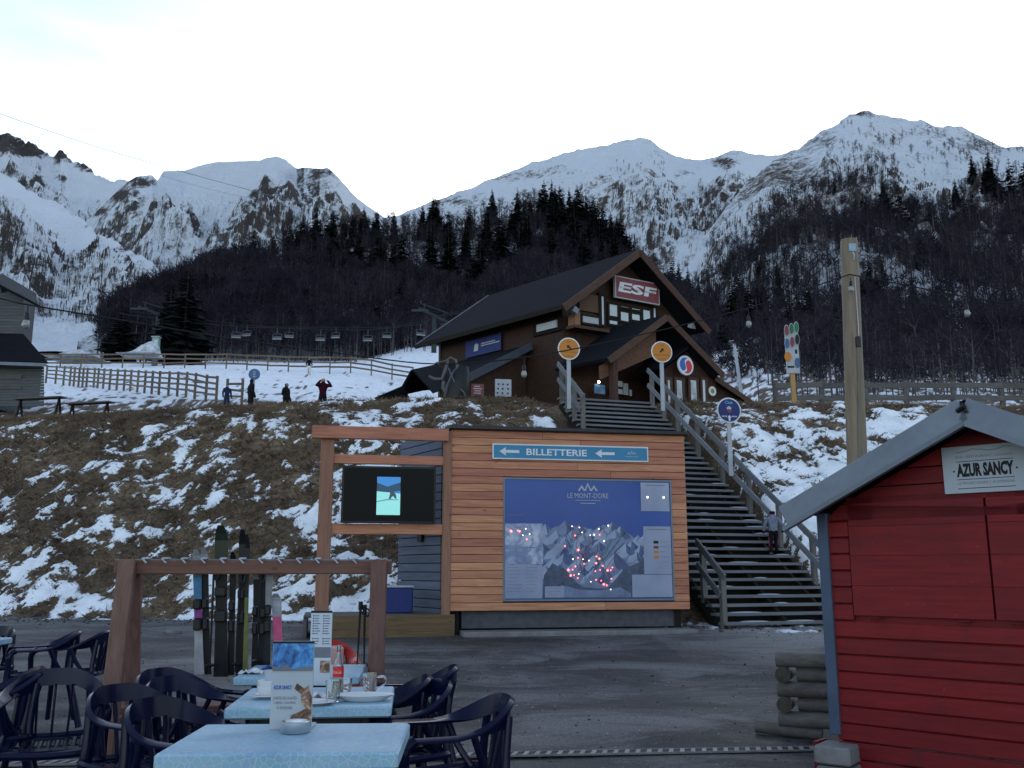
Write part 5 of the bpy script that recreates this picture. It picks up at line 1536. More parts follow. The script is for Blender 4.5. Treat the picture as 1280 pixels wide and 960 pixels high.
for w_ in (0.67, 0.29, 0.10):
    MB().box((sx0 + sw / 2, -0.0202, sz0 + w_ * sh), (sw * 0.665, 0.0012, 0.004)).build('rule_line', M_INK, hs_)
pk = [(0.17, 0.86), (0.30, 0.885), (0.38, 0.935), (0.43, 0.905), (0.48, 0.91), (0.56, 0.875), (0.66, 0.885), (0.74, 0.93), (0.83, 0.925)]
MB().tube([(sx0 + a * sw, -0.0205, sz0 + b * sh) for a, b in pk], 0.0018, 4).build('peak_line', M_GREYINK, hs_)
for u in (0.135, 0.865):
    MB().ball((sx0 + u * sw, -0.021, sz0 + 0.47 * sh), (0.006, 0.003, 0.006), 8, 5).build('screw', M_IRON, hs_)
# blocks that carry the hut
for k in range(2):
    q = Vector((C0.x, C0.y))
    o = MB().chbox((0.02, -0.09, hb0 - 0.075 - k * 0.125), (0.24 + 0.01 * k, 0.26, 0.115), 0.012).build('concrete_block', M_CONC)
    o.location = (C0.x, C0.y, 0); o.rotation_euler = (0, 0, HRZ + 0.12 + 0.1 * k)
    tag(o, ('upper' if k == 0 else 'lower') + ' grey concrete block propping the near corner of the red hut', 'block', 'blocks under the hut corner')
o = MB().chbox((-0.14, 0.02, hb0 - 0.12), (0.03, 0.16, 0.2), 0.004).build('red_offcut', M_HUT)
o.location = (C0.x, C0.y, 0); o.rotation_euler = (0, 0, HRZ)
tag(o, 'short red board end standing beside the concrete blocks', 'board')

# ---------------------------------------------------------------- crib of logs behind the hut
M_LOG = wood('peeled_logs', (0.13, 0.12, 0.112), 0, obvar=0.15, contrast=0.35)
M_LOGEND = plain('log_ends', (0.07, 0.06, 0.05), 0.9, 0.4, 8.0)
ldir = Vector((math.cos(-0.42), math.sin(-0.42), 0)); lper = Vector((-ldir.y, ldir.x, 0))
L0 = PH(975, 915, -0.03)
def log(p, q, r, label):
    mb = MB(); d = (q - p)
    mb.tube([p, p.lerp(q, 0.5) + Vector((0, 0, random.Random(p.x).uniform(-.005, .005))), q], [r, r * 0.98, r * 0.96], 14)
    mb.mi[-1] = 1; mb.mi[-2] = 1
    c = (p + q) / 2
    o = mb.build('log', [M_LOG, M_LOGEND], None, 40)
    me = o.data; me.transform(Matrix.Translation(-c)); o.location = c
    tag(o, label, 'log', 'logs of the crib behind the hut')
ords = ['lowest long', 'second lowest long', 'middle long', 'second highest long', 'topmost long']
r_ = 0.066
for k in range(3):
    zc_ = 0.05 + k * 0.245
    p = L0 + Vector((0, 0, zc_ + 0.06))
    log(p, p + ldir * 1.5, r_, ['lowest', 'middle', 'topmost'][k] + ' front log of the crib stacked behind the red hut')
    if k < 2:
        p2 = L0 + Vector((0, 0, zc_ + 0.183)) + ldir * 0.06
        log(p2 - lper * 0.08, p2 + lper * 1.0, r_, ['lower', 'upper'][k] + ' cross log with dark sawn end in the crib behind the red hut')
        p3 = p2 + ldir * 0.10 + lper * 0.06
        log(p3, p3 + ldir * 1.4, r_ * 0.95, ['lower', 'upper'][k] + ' recessed log of the crib, between two front logs')
p = L0 + Vector((-0.18, 0.10, 0.035))
log(p, p + ldir * 0.55 - Vector((0, 0, 0.03)), 0.055, 'short loose log lying on the asphalt at the foot of the crib')

# ---------------------------------------------------------------- tall pole and its lamp cable
PQ = P(1061, 300, 13.6)
PGZ = T(PQ.x, PQ.y, False)
po = thing('utility_pole', 'tall round timber pole carrying the bulb cable behind the red hut', 'pole', (PQ.x, PQ.y, PGZ))
ph_ = PQ.z - PGZ
M_POLE = wood('pole_timber', (0.19, 0.142, 0.105), 2, scale=0.7, obvar=0.05, contrast=0.3)
MB().tube([(-0.20, 0, -0.3), (-0.12, 0, ph_ * 0.4), (0.0, 0, ph_ - 0.02), (0, 0, ph_)], [0.155, 0.145, 0.125, 0.118], 20).build('shaft', M_POLE, po, 50)
MB().chbox((0.0, -0.128, ph_ - 0.16), (0.11, 0.012, 0.12), 0.004).build('plate', plain('blue_plate', (0.22, 0.32, 0.42), 0.4), po)
MB().tube([(0, -0.135, ph_ - 0.24), (0.01, -0.15, ph_ - 0.30), (0, -0.135, ph_ - 0.36)], 0.012, 6).build('insulator', M_OFFW, po)
MB().tube([(0.0, -0.135, ph_ - 0.62), (-0.005, -0.145, ph_ - 1.4), (-0.02, -0.15, ph_ - 1.7)], 0.008, 6).build('downlead', M_OFFW, po)
MB().tube([(-0.03, -0.15, ph_ - 1.65), (-0.15, -0.155, ph_ * 0.4), (-0.2, -0.16, 0)], 0.016, 8).build('conduit', M_GREYV, po)
MB().chbox((-0.025, -0.15, ph_ - 1.62), (0.07, 0.05, 0.16), 0.006).build('junction_box', M_IRON, po)

def cable(name, pts, r, label, mat=M_ROPE, cat='cable'):
    o = MB().tube(pts, r, 5).build(name, mat)
    return tag(o, label, cat)
def spline(pp_, n=10):
    out = []
    for i in range(len(pp_) - 1):
        p0 = pp_[max(i - 1, 0)]; p1 = pp_[i]; p2 = pp_[i + 1]; p3 = pp_[min(i + 2, len(pp_) - 1)]
        for k in range(n):
            t_ = k / n
            out.append(0.5 * ((2 * p1) + (p2 - p0) * t_ + (2 * p0 - 5 * p1 + 4 * p2 - p3) * t_ ** 2 + (3 * p1 - p0 - 3 * p2 + p3) * t_ ** 3))
    out.append(pp_[-1]); return out
cpts = [(-90, 356, 8.6), (0, 373, 9.2), (35, 381, 9.5), (150, 400, 10.2), (300, 425, 11.0), (420, 441, 11.7), (545, 455, 12.3), (660, 446, 12.6), (790, 421, 12.9), (935, 385, 13.2), (1062, 343, 13.45)]
cable('lamp_cable', spline([P(*c) for c in cpts], 6), 0.009, 'long sagging black bulb cable running left from the tall pole')
cpts2 = [(1062, 343, 13.45), (1130, 356, 12.9), (1207, 371, 12.3), (1280, 381, 11.7), (1380, 385, 11.0)]
cable('lamp_cable', spline([P(*c) for c in cpts2], 6), 0.009, 'short black bulb cable running right from the tall pole')
M_SOCK = M_BLACK
def festoon(px, py, Y, drop, label):
    q = P(px, py, Y)
    o = thing('hanging_bulb', label, 'bulb', (q.x, q.y, q.z))
    MB().tube([(0, 0, 0.0), (0.004, 0, -drop)], 0.007, 5).build('lead', M_ROPE, o)
    MB().lathe([(0.012, -drop + 0.01), (0.022, -drop), (0.026, -drop - 0.06), (0.022, -drop - 0.075)], 12).build('socket', M_SOCK, o, 50)
    MB().lathe([(0.018, -drop - 0.165), (0.034, -drop - 0.15), (0.040, -drop - 0.12), (0.030, -drop - 0.085), (0.020, -drop - 0.072)], 14).build('glass', M_BULB, o, 60)
festoon(35, 381, 9.5, 0.09, 'hanging bulb by the grey shed at the left edge')
festoon(655, 448, 12.6, 0.10, 'hanging bulb in front of the chalet wall, left of the stairs')
festoon(935, 386, 13.2, 0.11, 'hanging bulb against the trees between chalet and tall pole')
festoon(1207, 371, 12.3, 0.11, 'hanging bulb against the wood, right of the tall pole')
festoon(1063, 347, 13.3, 0.06, 'bulb hanging on the tall pole itself')

# ---------------------------------------------------------------- multi panel sign on a yellow post
q = P(992, 500, 30.0)
mg = thing('piste_sign', 'tall board of coloured piste signs on a yellow wooden post by the fence', 'sign', (q.x, q.y, T(q.x, q.y, False)))
top = P(990, 405, 30).z - mg.location.z
MB().chbox((0.02, 0.03, top * 0.5 - 0.1), (0.15, 0.09, top), 0.01).build('post', wood('yellow_post', (0.42, 0.27, 0.10), 2), mg)
bM = Matrix.Translation((0, -0.04, 0)) @ rotz(0.0)
def sgp(px, py, w, h, mat, y=-0.04, rnd=False, name='panel'):
    qq = P(px, py, 30.0)
    x, zz = qq.x - mg.location.x, qq.z - mg.location.z
    if rnd:
        m_ = MB().lathe([(w, 0), (w, 0.02)], 20, fm(x, y, zz) @ Matrix.Diagonal((0.75, h / w, 1, 1)))
    else:
        m_ = MB().chbox((x, y, zz), (w, 0.025, h), 0.02)
    return m_.build(name, mat, mg)
M_GRN = plain('sign_green', (0.02, 0.13, 0.06), 0.5, 0.1)
M_MBLUE = plain('sign_midblue', (0.05, 0.11, 0.24), 0.5, 0.1)
sgp(989.5, 439, 0.44, 1.5, M_OFFW)
for px, py, m_ in ((982.5, 414, M_RED), (988.5, 412, M_GRN), (994.5, 410, M_GRN), (983, 430, M_MBLUE), (989.5, 428, M_RED), (995.5, 425, M_INK)):
    d_ = sgp(px, py, 0.11, 0.20, M_OFFW, -0.06, True)
    sgp(px, py, 0.090, 0.17, m_, -0.075, True, 'number_disc').parent = mg
sgp(984, 446.5, 0.15, 0.16, M_ORANGE, -0.065, True, 'yellow_disc')
sgp(996, 454, 0.11, 0.17, M_MBLUE, -0.065, True, 'blue_disc')
sgp(988, 459, 0.22, 0.06, M_INK, -0.062, False, 'arrow_bar')
sgp(994.5, 440, 0.07, 0.14, M_INK, -0.062, False, 'arrow_bar')

# ---------------------------------------------------------------- fences
def fence(name, spots_, hgt, rails, label, post=(0.12, 0.12), rail=(0.04, 0.12), double=False, mat=M_FENCE, lift=0.0):
    pts = []
    for px, Y in spots_:
        x = ray(px, 470).x * Y
        pts.append(Vector((x, Y, T(x, Y, False) + lift)))
    root = thing(name, label, 'fence', pts[0])
    b = pts[0]
    for p in pts:
        MB().box(p - b + Vector((0, 0, hgt / 2 - 0.1)), (post[0], post[1], hgt + 0.3)).build('post', mat, root)
    for p, q_ in zip(pts[:-1], pts[1:]):
        for h in rails:
            dz = random.Random(p.x + h).uniform(-0.04, 0.04)
            MB().bar(p - b + Vector((0, -post[1] * 0.5, h * hgt + dz)), q_ - b + Vector((0, -post[1] * 0.5, h * hgt - dz)), rail[0], rail[1]).build('rail', mat, root)
    return root
nearf = [(58, 78), (70, 77), (80, 75.5), (88, 74), (93, 73), (99, 72.4), (104, 72), (109, 71.5), (118, 71), (123, 70), (130, 69), (138, 67.5), (147, 66.5), (156, 66), (164, 65), (173, 63.5), (182, 62), (191, 60.5), (200, 59.3), (212, 58), (223, 56.5), (234, 55.3), (245, 54), (259, 52.5), (272, 51.5)]
fence('paddock_fence', nearf, 1.25, (0.16, 0.42, 0.68, 0.94), 'near rail fence with close posts zigzagging over the snow at left', lift=0.35)
fence('paddock_gate', [(285, 50.5), (304, 50.0)], 1.15, (0.2, 0.5, 0.8), 'short free standing gate panel at the right end of the near fence', lift=0.35)
fence('field_fence', [(x, 100 + 6 * math.sin(x / 90.0)) for x in range(48, 520, 26)], 1.55, (0.32, 0.62, 0.95), 'far rail fence running along the top of the snow field', rail=(0.05, 0.17), lift=0.15)
fence('slope_fence', [(968, 34.5), (1026, 34.6), (1080, 34.8), (1131, 35), (1190, 35.2), (1250, 35.4), (1320, 35.7)], 0.95, (0.35, 0.85), 'weathered two rail fence on the crest behind the tall pole', post=(0.16, 0.14), rail=(0.05, 0.20), mat=M_GREYW)

# ---------------------------------------------------------------- grey shed at the left edge
SQ = P(56, 500, 46)
gs = thing('grey_shed', 'grey weathered board shed with dark roofs at the left edge', 'building', (SQ.x, SQ.y, T(SQ.x, SQ.y, False)))
gz = gs.location.z
def shed_part(mb, name, mat, par=None):
    o = mb.build(name, mat, par or gs)
    if par is None: o.location = -gs.location
    return o
def sq(px, py, Y=46): return P(px, py, Y)
lowc = sq(54, 456); lowl = sq(-40, 448)
def boards(px0, px1, py0, py1, n, Y):
    for k in range(n):
        a_ = lerp(py0, py1, k / n); b_ = lerp(py0, py1, (k + 1) / n)
        p, q_ = sq(px0, (a_ + b_) / 2, Y), sq(px1, (a_ + b_) / 2, Y)
        h = abs(sq(px0, a_, Y).z - sq(px0, b_, Y).z)
        shed_part(MB().bar(p, q_, 0.03, h - 0.02), 'board', M_SHED)
boards(-60, 55, 455, 508, 15, 46)
boards(-60, 29, 366, 418, 13, 47.5)
shed_part(MB().box((sq(0, 480, 48.5) + Vector((-0.75, 0, 0))), (sq(54, 480, 48).x - sq(-60, 480, 48).x - 1.3, 4.6, 3.2)), 'carcass', M_SHED)
shed_part(MB().box((sq(-20, 395, 49.5)), (sq(28, 400, 48).x - sq(-62, 400, 48).x - 0.2, 3.6, 3.6)), 'carcass', M_SHED)
shed_part(MB().slab([sq(29, 417, 47.4), sq(-70, 415, 47.4), sq(-70, 449, 45.2), sq(60, 453, 45.2)], 0.08), 'lower_roof', M_ROOF)
shed_part(MB().bar(sq(-70, 452, 45.2), sq(58, 456, 45.2), 0.04, 0.16), 'fascia', M_ZINC)
shed_part(MB().slab([sq(32, 372, 46.8), sq(32, 372, 46.8) + Vector((0, 1.5, 0)), sq(-60, 325, 46.8) + Vector((0, 1.5, 0)), sq(-60, 325, 46.8)], 0.10), 'upper_roof', M_ROOF)
for py in (470, 484):
    shed_part(MB().bar(sq(-50, py, 45.93), sq(27, py + 1, 45.93), 0.03, 0.22 if py < 480 else 0.12), 'shutter_rail', M_GREYW)
# weathered trestle benches in front of it
for k, (x0, x1, py, lab) in enumerate(((16, 76, 500, 'long weathered bench on the bank crest in front of the grey shed'), (82, 136, 506, 'low weathered bench right of the one before the grey shed'))):
    p, q_ = P(x0, py - 2, 35.5), P(x1, py, 35.0)
    gzz = T((p.x + q_.x) / 2, p.y, False)
    o = thing('trestle_bench', lab, 'bench', ((p.x + q_.x) / 2, p.y, gzz), math.atan2(q_.y - p.y, q_.x - p.x), 'benches on the bank crest')
    L = (q_ - p).length; hz = max(0.25, p.z - gzz)
    for j in (-1, 0, 1): MB().chbox((0, j * 0.14, hz), (L, 0.125, 0.05), 0.006).build('plank', M_GREYW, o)
    for sx in (-1, 1):
        MB().bar((sx * L * 0.4, -0.2, -0.15), (sx * L * 0.4, 0.0, hz - 0.03), 0.06, 0.06).build('leg', M_DARKW, o)
        MB().bar((sx * L * 0.4, 0.2, -0.15), (sx * L * 0.4, 0.0, hz - 0.03), 0.06, 0.06).build('leg', M_DARKW, o)

# ---------------------------------------------------------------- chairlift
M_LIFT = plain('lift_steel', (0.07, 0.08, 0.095), 0.5, 0.2, metal=0.4)
M_SEAT = plain('lift_seat', (0.26, 0.26, 0.27), 0.6, 0.2)
LY = 142.0
near_c = [(150, 392, LY), (197, 398, LY), (296, 408, LY), (347, 410, LY), (401, 411.5, LY), (460, 412, LY), (526, 405, LY), (548, 396, LY), (640, 380, LY)]
far_c = [(150, 388, LY + 8), (205, 394, LY + 8), (309, 406.5, LY + 8), (362, 408.5, LY + 8), (420, 409, LY + 8), (484, 408.5, LY + 8), (535, 400, LY + 8), (555, 393, LY + 8), (640, 376, LY + 8)]
cable('lift_cable', spline([P(*c) for c in near_c], 4), 0.06, 'near hauling cable of the chairlift before the dark wood', M_IRON)
cable('lift_cable', spline([P(*c) for c in far_c], 4), 0.06, 'far hauling cable of the chairlift before the dark wood', M_IRON)
proto = None
def lift_chair(px, py, Y, label):
    global proto
    q = P(px, py, Y)
    if proto is None:
        o = thing('lift_chair', label, 'chairlift seat', q, 0.15, 'seats hanging on the chairlift')
        MB().tube([(0, 0, 0), (0, 0.15, -0.7), (0, 0.15, -1.2)], 0.06, 6).build('hanger', M_LIFT, o)
        MB().tube([(-0.9, 0, -2.2), (-0.9, 0.1, -1.3), (-0.6, 0.15, -1.15), (0.6, 0.15, -1.15), (0.9, 0.1, -1.3), (0.9, 0, -2.2)], 0.06, 6).build('bail', M_LIFT, o)
        MB().chbox((0, -0.15, -2.3), (1.8, 0.5, 0.12), 0.03).build('seat', M_SEAT, o)
        MB().chbox((0, 0.14, -1.9), (1.7, 0.08, 0.45), 0.03).build('backrest', M_LIFT, o)
        o.scale = (0.78, 0.78, 0.78)
        proto = o
    else:
        dup(proto, q, random.Random(px).uniform(-0.2, 0.4), label)
ordn = ['leftmost', 'second', 'third', 'fourth', 'fifth']
for k, px in enumerate((296, 347, 401, 460, 526)):
    py = interp(px, [(a, b) for a, b, c in near_c])
    lift_chair(px, py, LY, ordn[k] + ' chairlift seat from the left on the near cable' if k else 'leftmost chairlift seat on the near cable')
for k, px in enumerate((309, 362, 420, 484)):
    py = interp(px, [(a, b) for a, b, c in far_c])
    lift_chair(px, py, LY + 8, ordn[k] + ' chairlift seat from the left on the far cable' if k else 'leftmost chairlift seat on the far cable')
M_GREENST = plain('green_steel', (0.022, 0.034, 0.033), 0.7, 0.2)
for px, py, w, lab in ((543, 396, 3.9, 'chairlift tower head with cross arm rising behind the chalet roof'), (198, 394, 3.0, 'chairlift tower with cross arm before the big fir at left')):
    q = P(px, py, LY + 4)
    gz_ = T(q.x, LY + 4, False)
    o = thing('lift_tower', lab, 'tower', (q.x, q.y, gz_))
    hh = q.z - gz_
    MB().tube([(0, 0, -1), (0, 0, hh + 0.4)], [0.45, 0.3], 10).build('mast', M_GREENST, o)
    MB().bar((-w / 2, -4.2, hh + 0.2), (w / 2, 4.2, hh + 0.2), 0.3, 0.35).build('cross_arm', M_GREENST, o)
    for s in (-1, 1):
        MB().bar((s * w / 2 - 1.3, s * 4.2, hh - 0.1), (s * w / 2 + 1.3, s * 4.2, hh - 0.1), 0.2, 0.3).build('roller_beam', M_GREENST, o)
        MB().bar((s * w * 0.35, s * 2.9, hh + 0.3), (s * w * 0.35, s * 2.9, hh + 1.4), 0.15, 0.15, up=(0, 1, 0)).build('stay', M_GREENST, o)
    MB().bar((-w / 2, -2.9, hh + 1.4), (w / 2, 2.9, hh + 1.4), 0.15, 0.15).build('work_rail', M_GREENST, o)
M_FAINT = plain('far_cable', (0.22, 0.22, 0.24), 0.6, 0.05)
cable('aerial_cable', spline([P(-40, 128, 760), P(110, 180, 820), P(240, 218, 900), P(360, 250, 960), P(470, 276, 1010)], 6), 0.28, 'upper pale aerial cable crossing the sky over the left peaks', M_FAINT)
cable('aerial_cable', spline([P(40, 165, 800), P(140, 200, 840), P(260, 236, 920), P(400, 266, 990)], 6), 0.12, 'fainter lower aerial cable crossing the sky over the left peaks', M_FAINT)
# snow heaps and a small lift cabin by the fir
M_HEAP = plain('heaped_snow', (0.50, 0.52, 0.56), 0.85, 0.55, 1.4, bump=0.05)
for px, py, Y, r, h, lab in ((176, 441, 120, 2.0, 2.1, 'steep heap of dirty snow left of the big fir'), (98, 446, 118, 2.6, 1.3, 'low rounded snow heap beyond the far fence')):
    q = P(px, py, Y); mb = MB()
    gx, gy = 26, 14; vs_, fs_ = [], []
    for i in range(gx):
        for j in range(gy):
            a_, b_ = i / (gx - 1) * 2 - 1, j / (gy - 1) * 2 - 1
            ramp_ = smooth((a_ + 1) / 1.75) * smooth((1 - a_) / 0.22) if h > 1.5 else (1 - a_ * a_)
            z_ = h * ramp_ * (1 - abs(b_) ** 1.3) * (1 + 0.35 * mnoise.noise(Vector((a_ * 4, b_ * 4, px)))) - 0.4
            vs_.append((a_ * r * 1.25, b_ * r, z_))
    for i in range(gx - 1):
        for j in range(gy - 1): fs_.append((i * gy + j, (i + 1) * gy + j, (i + 1) * gy + j + 1, i * gy + j + 1))
    mb.add(vs_, fs_); o = mb.build('snow_heap', M_HEAP, None, 60); o.location = q
    tag(o, lab, 'snow heap', 'snow heaps on the field')
q = P(195, 432, 123)
o = thing('lift_cabin', 'small pale green lift cabin beside the steep snow heap', 'cabin', (q.x, q.y, T(q.x, 123, False)))
hz = q.z - o.location.z
MB().chbox((0, 0, hz), (0.9, 0.8, 2.2), 0.1).build('body', plain('pale_green', (0.20, 0.30, 0.27), 0.5, 0.1), o)
MB().chbox((0, 0, hz + 1.15), (1.1, 1.0, 0.12), 0.03).build('roof', M_OFFW, o)
MB().box((0.1, -0.41, hz + 0.3), (0.5, 0.03, 0.7)).build('window', M_GLASSDARK, o)
MB().box((0, 0, (hz - 1.1) / 2), (0.6, 0.6, max(0.2, hz - 1.0))).build('base', M_CONC, o)
# the two big dark trees beside the field
for px, yt, yb, Y, wd, lab in ((228, 330, 455, 128, 1.25, 'big spreading dark fir at the left end of the wood'), (150, 372, 448, 150, 1.3, 'round topped dark fir standing apart at the left'), (208, 345, 450, 140, 1.1, 'slim dark fir tucked beside the big spreading one'), (700, 425, 470, 110, 1.2, 'small dark fir behind the chalet')):
    q = P(px, yb, Y); q.z = min(q.z, T(q.x, Y, False)); hgt = P(px, yt, Y).z - q.z
    tree_obj('fir', 2, q, hgt / 15.0, px, lab, 'tree', None, wd)
# pale mast on the right slope
p, q = P(918, 432, 60), P(929, 495, 60)
o = MB().tube([q - Vector((0, 0, 1)), p], [0.14, 0.10], 8).build('pale_mast', M_OFFW, None, 50)
tag(o, 'thin pale leaning mast on the snowy slope right of the chalet', 'mast')

# dark machine with pale hoses on the bank crest
M_GREYHOSE = plain('hose_grey', (0.10, 0.10, 0.105), 0.7, 0.2)
q = P(561, 494, 28.0)
sg_ = thing('snow_machine', 'black machine draped with pale hoses on the crest left of the chalet', 'machine', (q.x, q.y, T(q.x, q.y, False)))
ht = P(561, 452, 28).z - sg_.location.z
MB().lathe([(0.0, 0), (0.34, 0.02), (0.36, 0.45), (0.28, 0.9), (0.16, 1.15)], 14, Matrix.Translation((0.15, 0, ht * 0.05)) @ Matrix.Rotation(0.25, 4, 'Y')).build('barrel', M_BLACK, sg_, 40)
for a_ in range(3):
    MB().bar((0.1, 0, ht * 0.45), (0.1 + 0.55 * math.cos(a_ * 2.1), 0.5 * math.sin(a_ * 2.1), -0.05), 0.05, 0.05).build('leg', M_BLACK, sg_)
MB().tube([(-0.42, -0.1, ht * 0.95), (-0.1, -0.1, ht * 1.0), (0.05, -0.1, ht * 1.08), (0.2, -0.1, ht * 1.02), (0.27, -0.15, ht * 0.8), (0.32, -0.15, ht * 0.62)], [0.02, 0.03, 0.035, 0.04, 0.04, 0.025], 7).build('hose', M_GREYHOSE, sg_, 50)
MB().tube([(-0.02, -0.2, ht), (-0.1, -0.25, ht * 0.75), (-0.2, -0.25, ht * 0.55), (-0.42, -0.25, ht * 0.55), (-0.6, -0.25, ht * 0.62)], [0.03, 0.06, 0.05, 0.06, 0.04], 7).build('hose', M_GREYHOSE, sg_, 50)
MB().tube([(0.0, -0.3, ht * 0.8), (0.2, -0.3, ht * 0.45), (0.45, -0.3, ht * 0.25), (0.6, -0.3, 0.05)], 0.025, 6).build('hose', M_GREYHOSE, sg_, 50)
MB().tube([(-0.14, -0.26, ht * 0.5), (-0.16, -0.26, ht * 0.36), (-0.10, -0.26, ht * 0.24)], [0.05, 0.06, 0.03], 7).build('hose', M_GREYHOSE, sg_, 50)

# ---------------------------------------------------------------- terrace furniture
M_NAVY = plain('navy_plastic', (0.004, 0.006, 0.026), 0.22, 0.15, 3.0, rvar=0.05, obvar=0.15, spec=0.16)
M_REDPL = plain('red_plastic', (0.42, 0.025, 0.02), 0.35, 0.1, 3.0)

def make_chair(mat, label, group):
    """moulded garden armchair; front towards -y, origin on the floor below the seat"""
    o = thing('garden_chair', label, 'chair', (0, 0, 0), 0, group)
    # band that makes the top of the back and runs out into the arms
    N = 33
    path = []
    for i in range(N):
        s = -1 + 2 * i / (N - 1)
        a = abs(s); sg = 1 if s >= 0 else -1
        if a < 0.55:                       # round the back
            ph = (a / 0.55) * math.radians(78)
            x = sg * 0.265 * math.sin(ph); y = 0.02 + 0.265 * math.cos(ph)
        else:
            t_ = (a - 0.55) / 0.45
            x = sg * (0.259 + 0.018 * t_); y = 0.075 - 0.33 * t_
        z = 0.80 - 0.135 * smooth((a - 0.10) / 0.62)
        path.append((Vector((x, y, z)), a, sg))
    sec = []
    for i, (p, a, sg) in enumerate(path):
        q0, q1 = path[max(0, i - 1)][0], path[min(N - 1, i + 1)][0]
        d = (q1 - q0); d.z = 0; d.normalize()
        n = Vector((d.y, -d.x, 0))         # outwards
        if n.dot(Vector((p.x, p.y - 0.0, 0))) < 0: n = -n
        k = smooth((a - 0.25) / 0.45)      # 0 back (upright), 1 arm (flat)
        w = lerp(0.095, 0.048, k)
        ang = lerp(math.radians(82), math.radians(12), k)
        inw = -n * math.cos(ang) - Vector((0, 0, 1)) * math.sin(ang)
        nrm = n * math.sin(ang) - Vector((0, 0, 1)) * math.cos(ang)
        if nrm.dot(n) < 0: nrm = -nrm
        lip = n * 0.020 - Vector((0, 0, 0.014))
        t_ = 0.007
        ring = [p + lip, p, p + inw * w, p + inw * w + nrm * t_ * 2, p + nrm * t_ + inw * 0.012, p + lip - Vector((0, 0, 0.010))]
        sec.append(ring)
    V = [v for r in sec for v in r]; F = []
    m_ = 6
    for i in range(N - 1):
        for j in range(m_):
            F.append((i * m_ + j, i * m_ + (j + 1) % m_, (i + 1) * m_ + (j + 1) % m_, (i + 1) * m_ + j))
    F += [tuple(range(m_ - 1, -1, -1)), tuple((N - 1) * m_ + j for j in range(m_))]
    MB().add(V, F).build('back_band', mat, o, 50)
    # seat: dished panel of slats within a rim
    seat = MB()
    nx, ny = 12, 10
    def sz(x, y): return 0.425 + 0.02 * (y < -0.17) * -((y + 0.17) / 0.06) ** 2 + 0.03 * (x / 0.23) ** 2 - 0.015 * math.cos((y + 0.02) * 6)
    for k in range(9):
        x = -0.17 + k * 0.0425
        pts = [(x, y, sz(x, y)) for y in (-0.16, -0.08, 0.0, 0.08, 0.16)]
        seat.tube(pts, 0.0145, 6, squash=0.5)
    rim = [(-0.225, -0.235, 0.415), (0, -0.25, 0.405), (0.225, -0.235, 0.415), (0.235, 0, 0.43), (0.215, 0.21, 0.44), (0, 0.225, 0.43), (-0.215, 0.21, 0.44), (-0.235, 0, 0.43), (-0.225, -0.235, 0.415)]
    seat.tube(spline([Vector(p) for p in rim], 4), 0.022, 7)
    for y0, y1 in ((-0.25, -0.165), (0.155, 0.225)):
        seat.box((0, (y0 + y1) / 2, 0.425), (0.42, y1 - y0, 0.012))
    for s in (-1, 1): seat.box((s * 0.205, 0, 0.437), (0.05, 0.44, 0.012))
    for y in (-0.05, 0.06): seat.box((0, y, sz(0, y) - 0.008), (0.38, 0.022, 0.008))
    seat.build('seat', mat, o, 40)
    for s in (-1, 1):
        fl = spline([Vector((s * 0.272, -0.225, 0.655)), Vector((s * 0.280, -0.268, 0.61)), Vector((s * 0.272, -0.268, 0.45)), Vector((s * 0.285, -0.285, 0.0))], 5)
        MB().tube(fl, [lerp(0.034, 0.026, i / (len(fl) - 1)) for i in range(len(fl))], 8, squash=0.75).build('leg', mat, o, 50)
        MB().bar((s * 0.272, -0.26, 0.42), (s * 0.22, -0.20, 0.42), 0.05, 0.07).build('bracket', mat, o)
        rl = spline([Vector((s * 0.175, 0.235, 0.725)), Vector((s * 0.20, 0.215, 0.45)), Vector((s * 0.235, 0.27, 0.20)), Vector((s * 0.255, 0.315, 0.0))], 5)
        MB().tube(rl, [lerp(0.020, 0.027, i / (len(rl) - 1)) for i in range(len(rl))], 8, squash=0.8).build('leg', mat, o, 50)
        MB().tube(spline([Vector((s * 0.262, 0.045, 0.665)), Vector((s * 0.245, 0.09, 0.55)), Vector((s * 0.21, 0.16, 0.44))], 4), 0.017, 7).build('arm_strut', mat, o, 50)
    for x in (-0.09, 0.0, 0.09):
        MB().tube(spline([Vector((x, 0.272 - abs(x) * 0.2, 0.71)), Vector((x * 0.95, 0.235, 0.55)), Vector((x * 0.9, 0.215, 0.44))], 4), 0.018, 7, squash=0.4).build('back_slat', mat, o, 50)
    return o

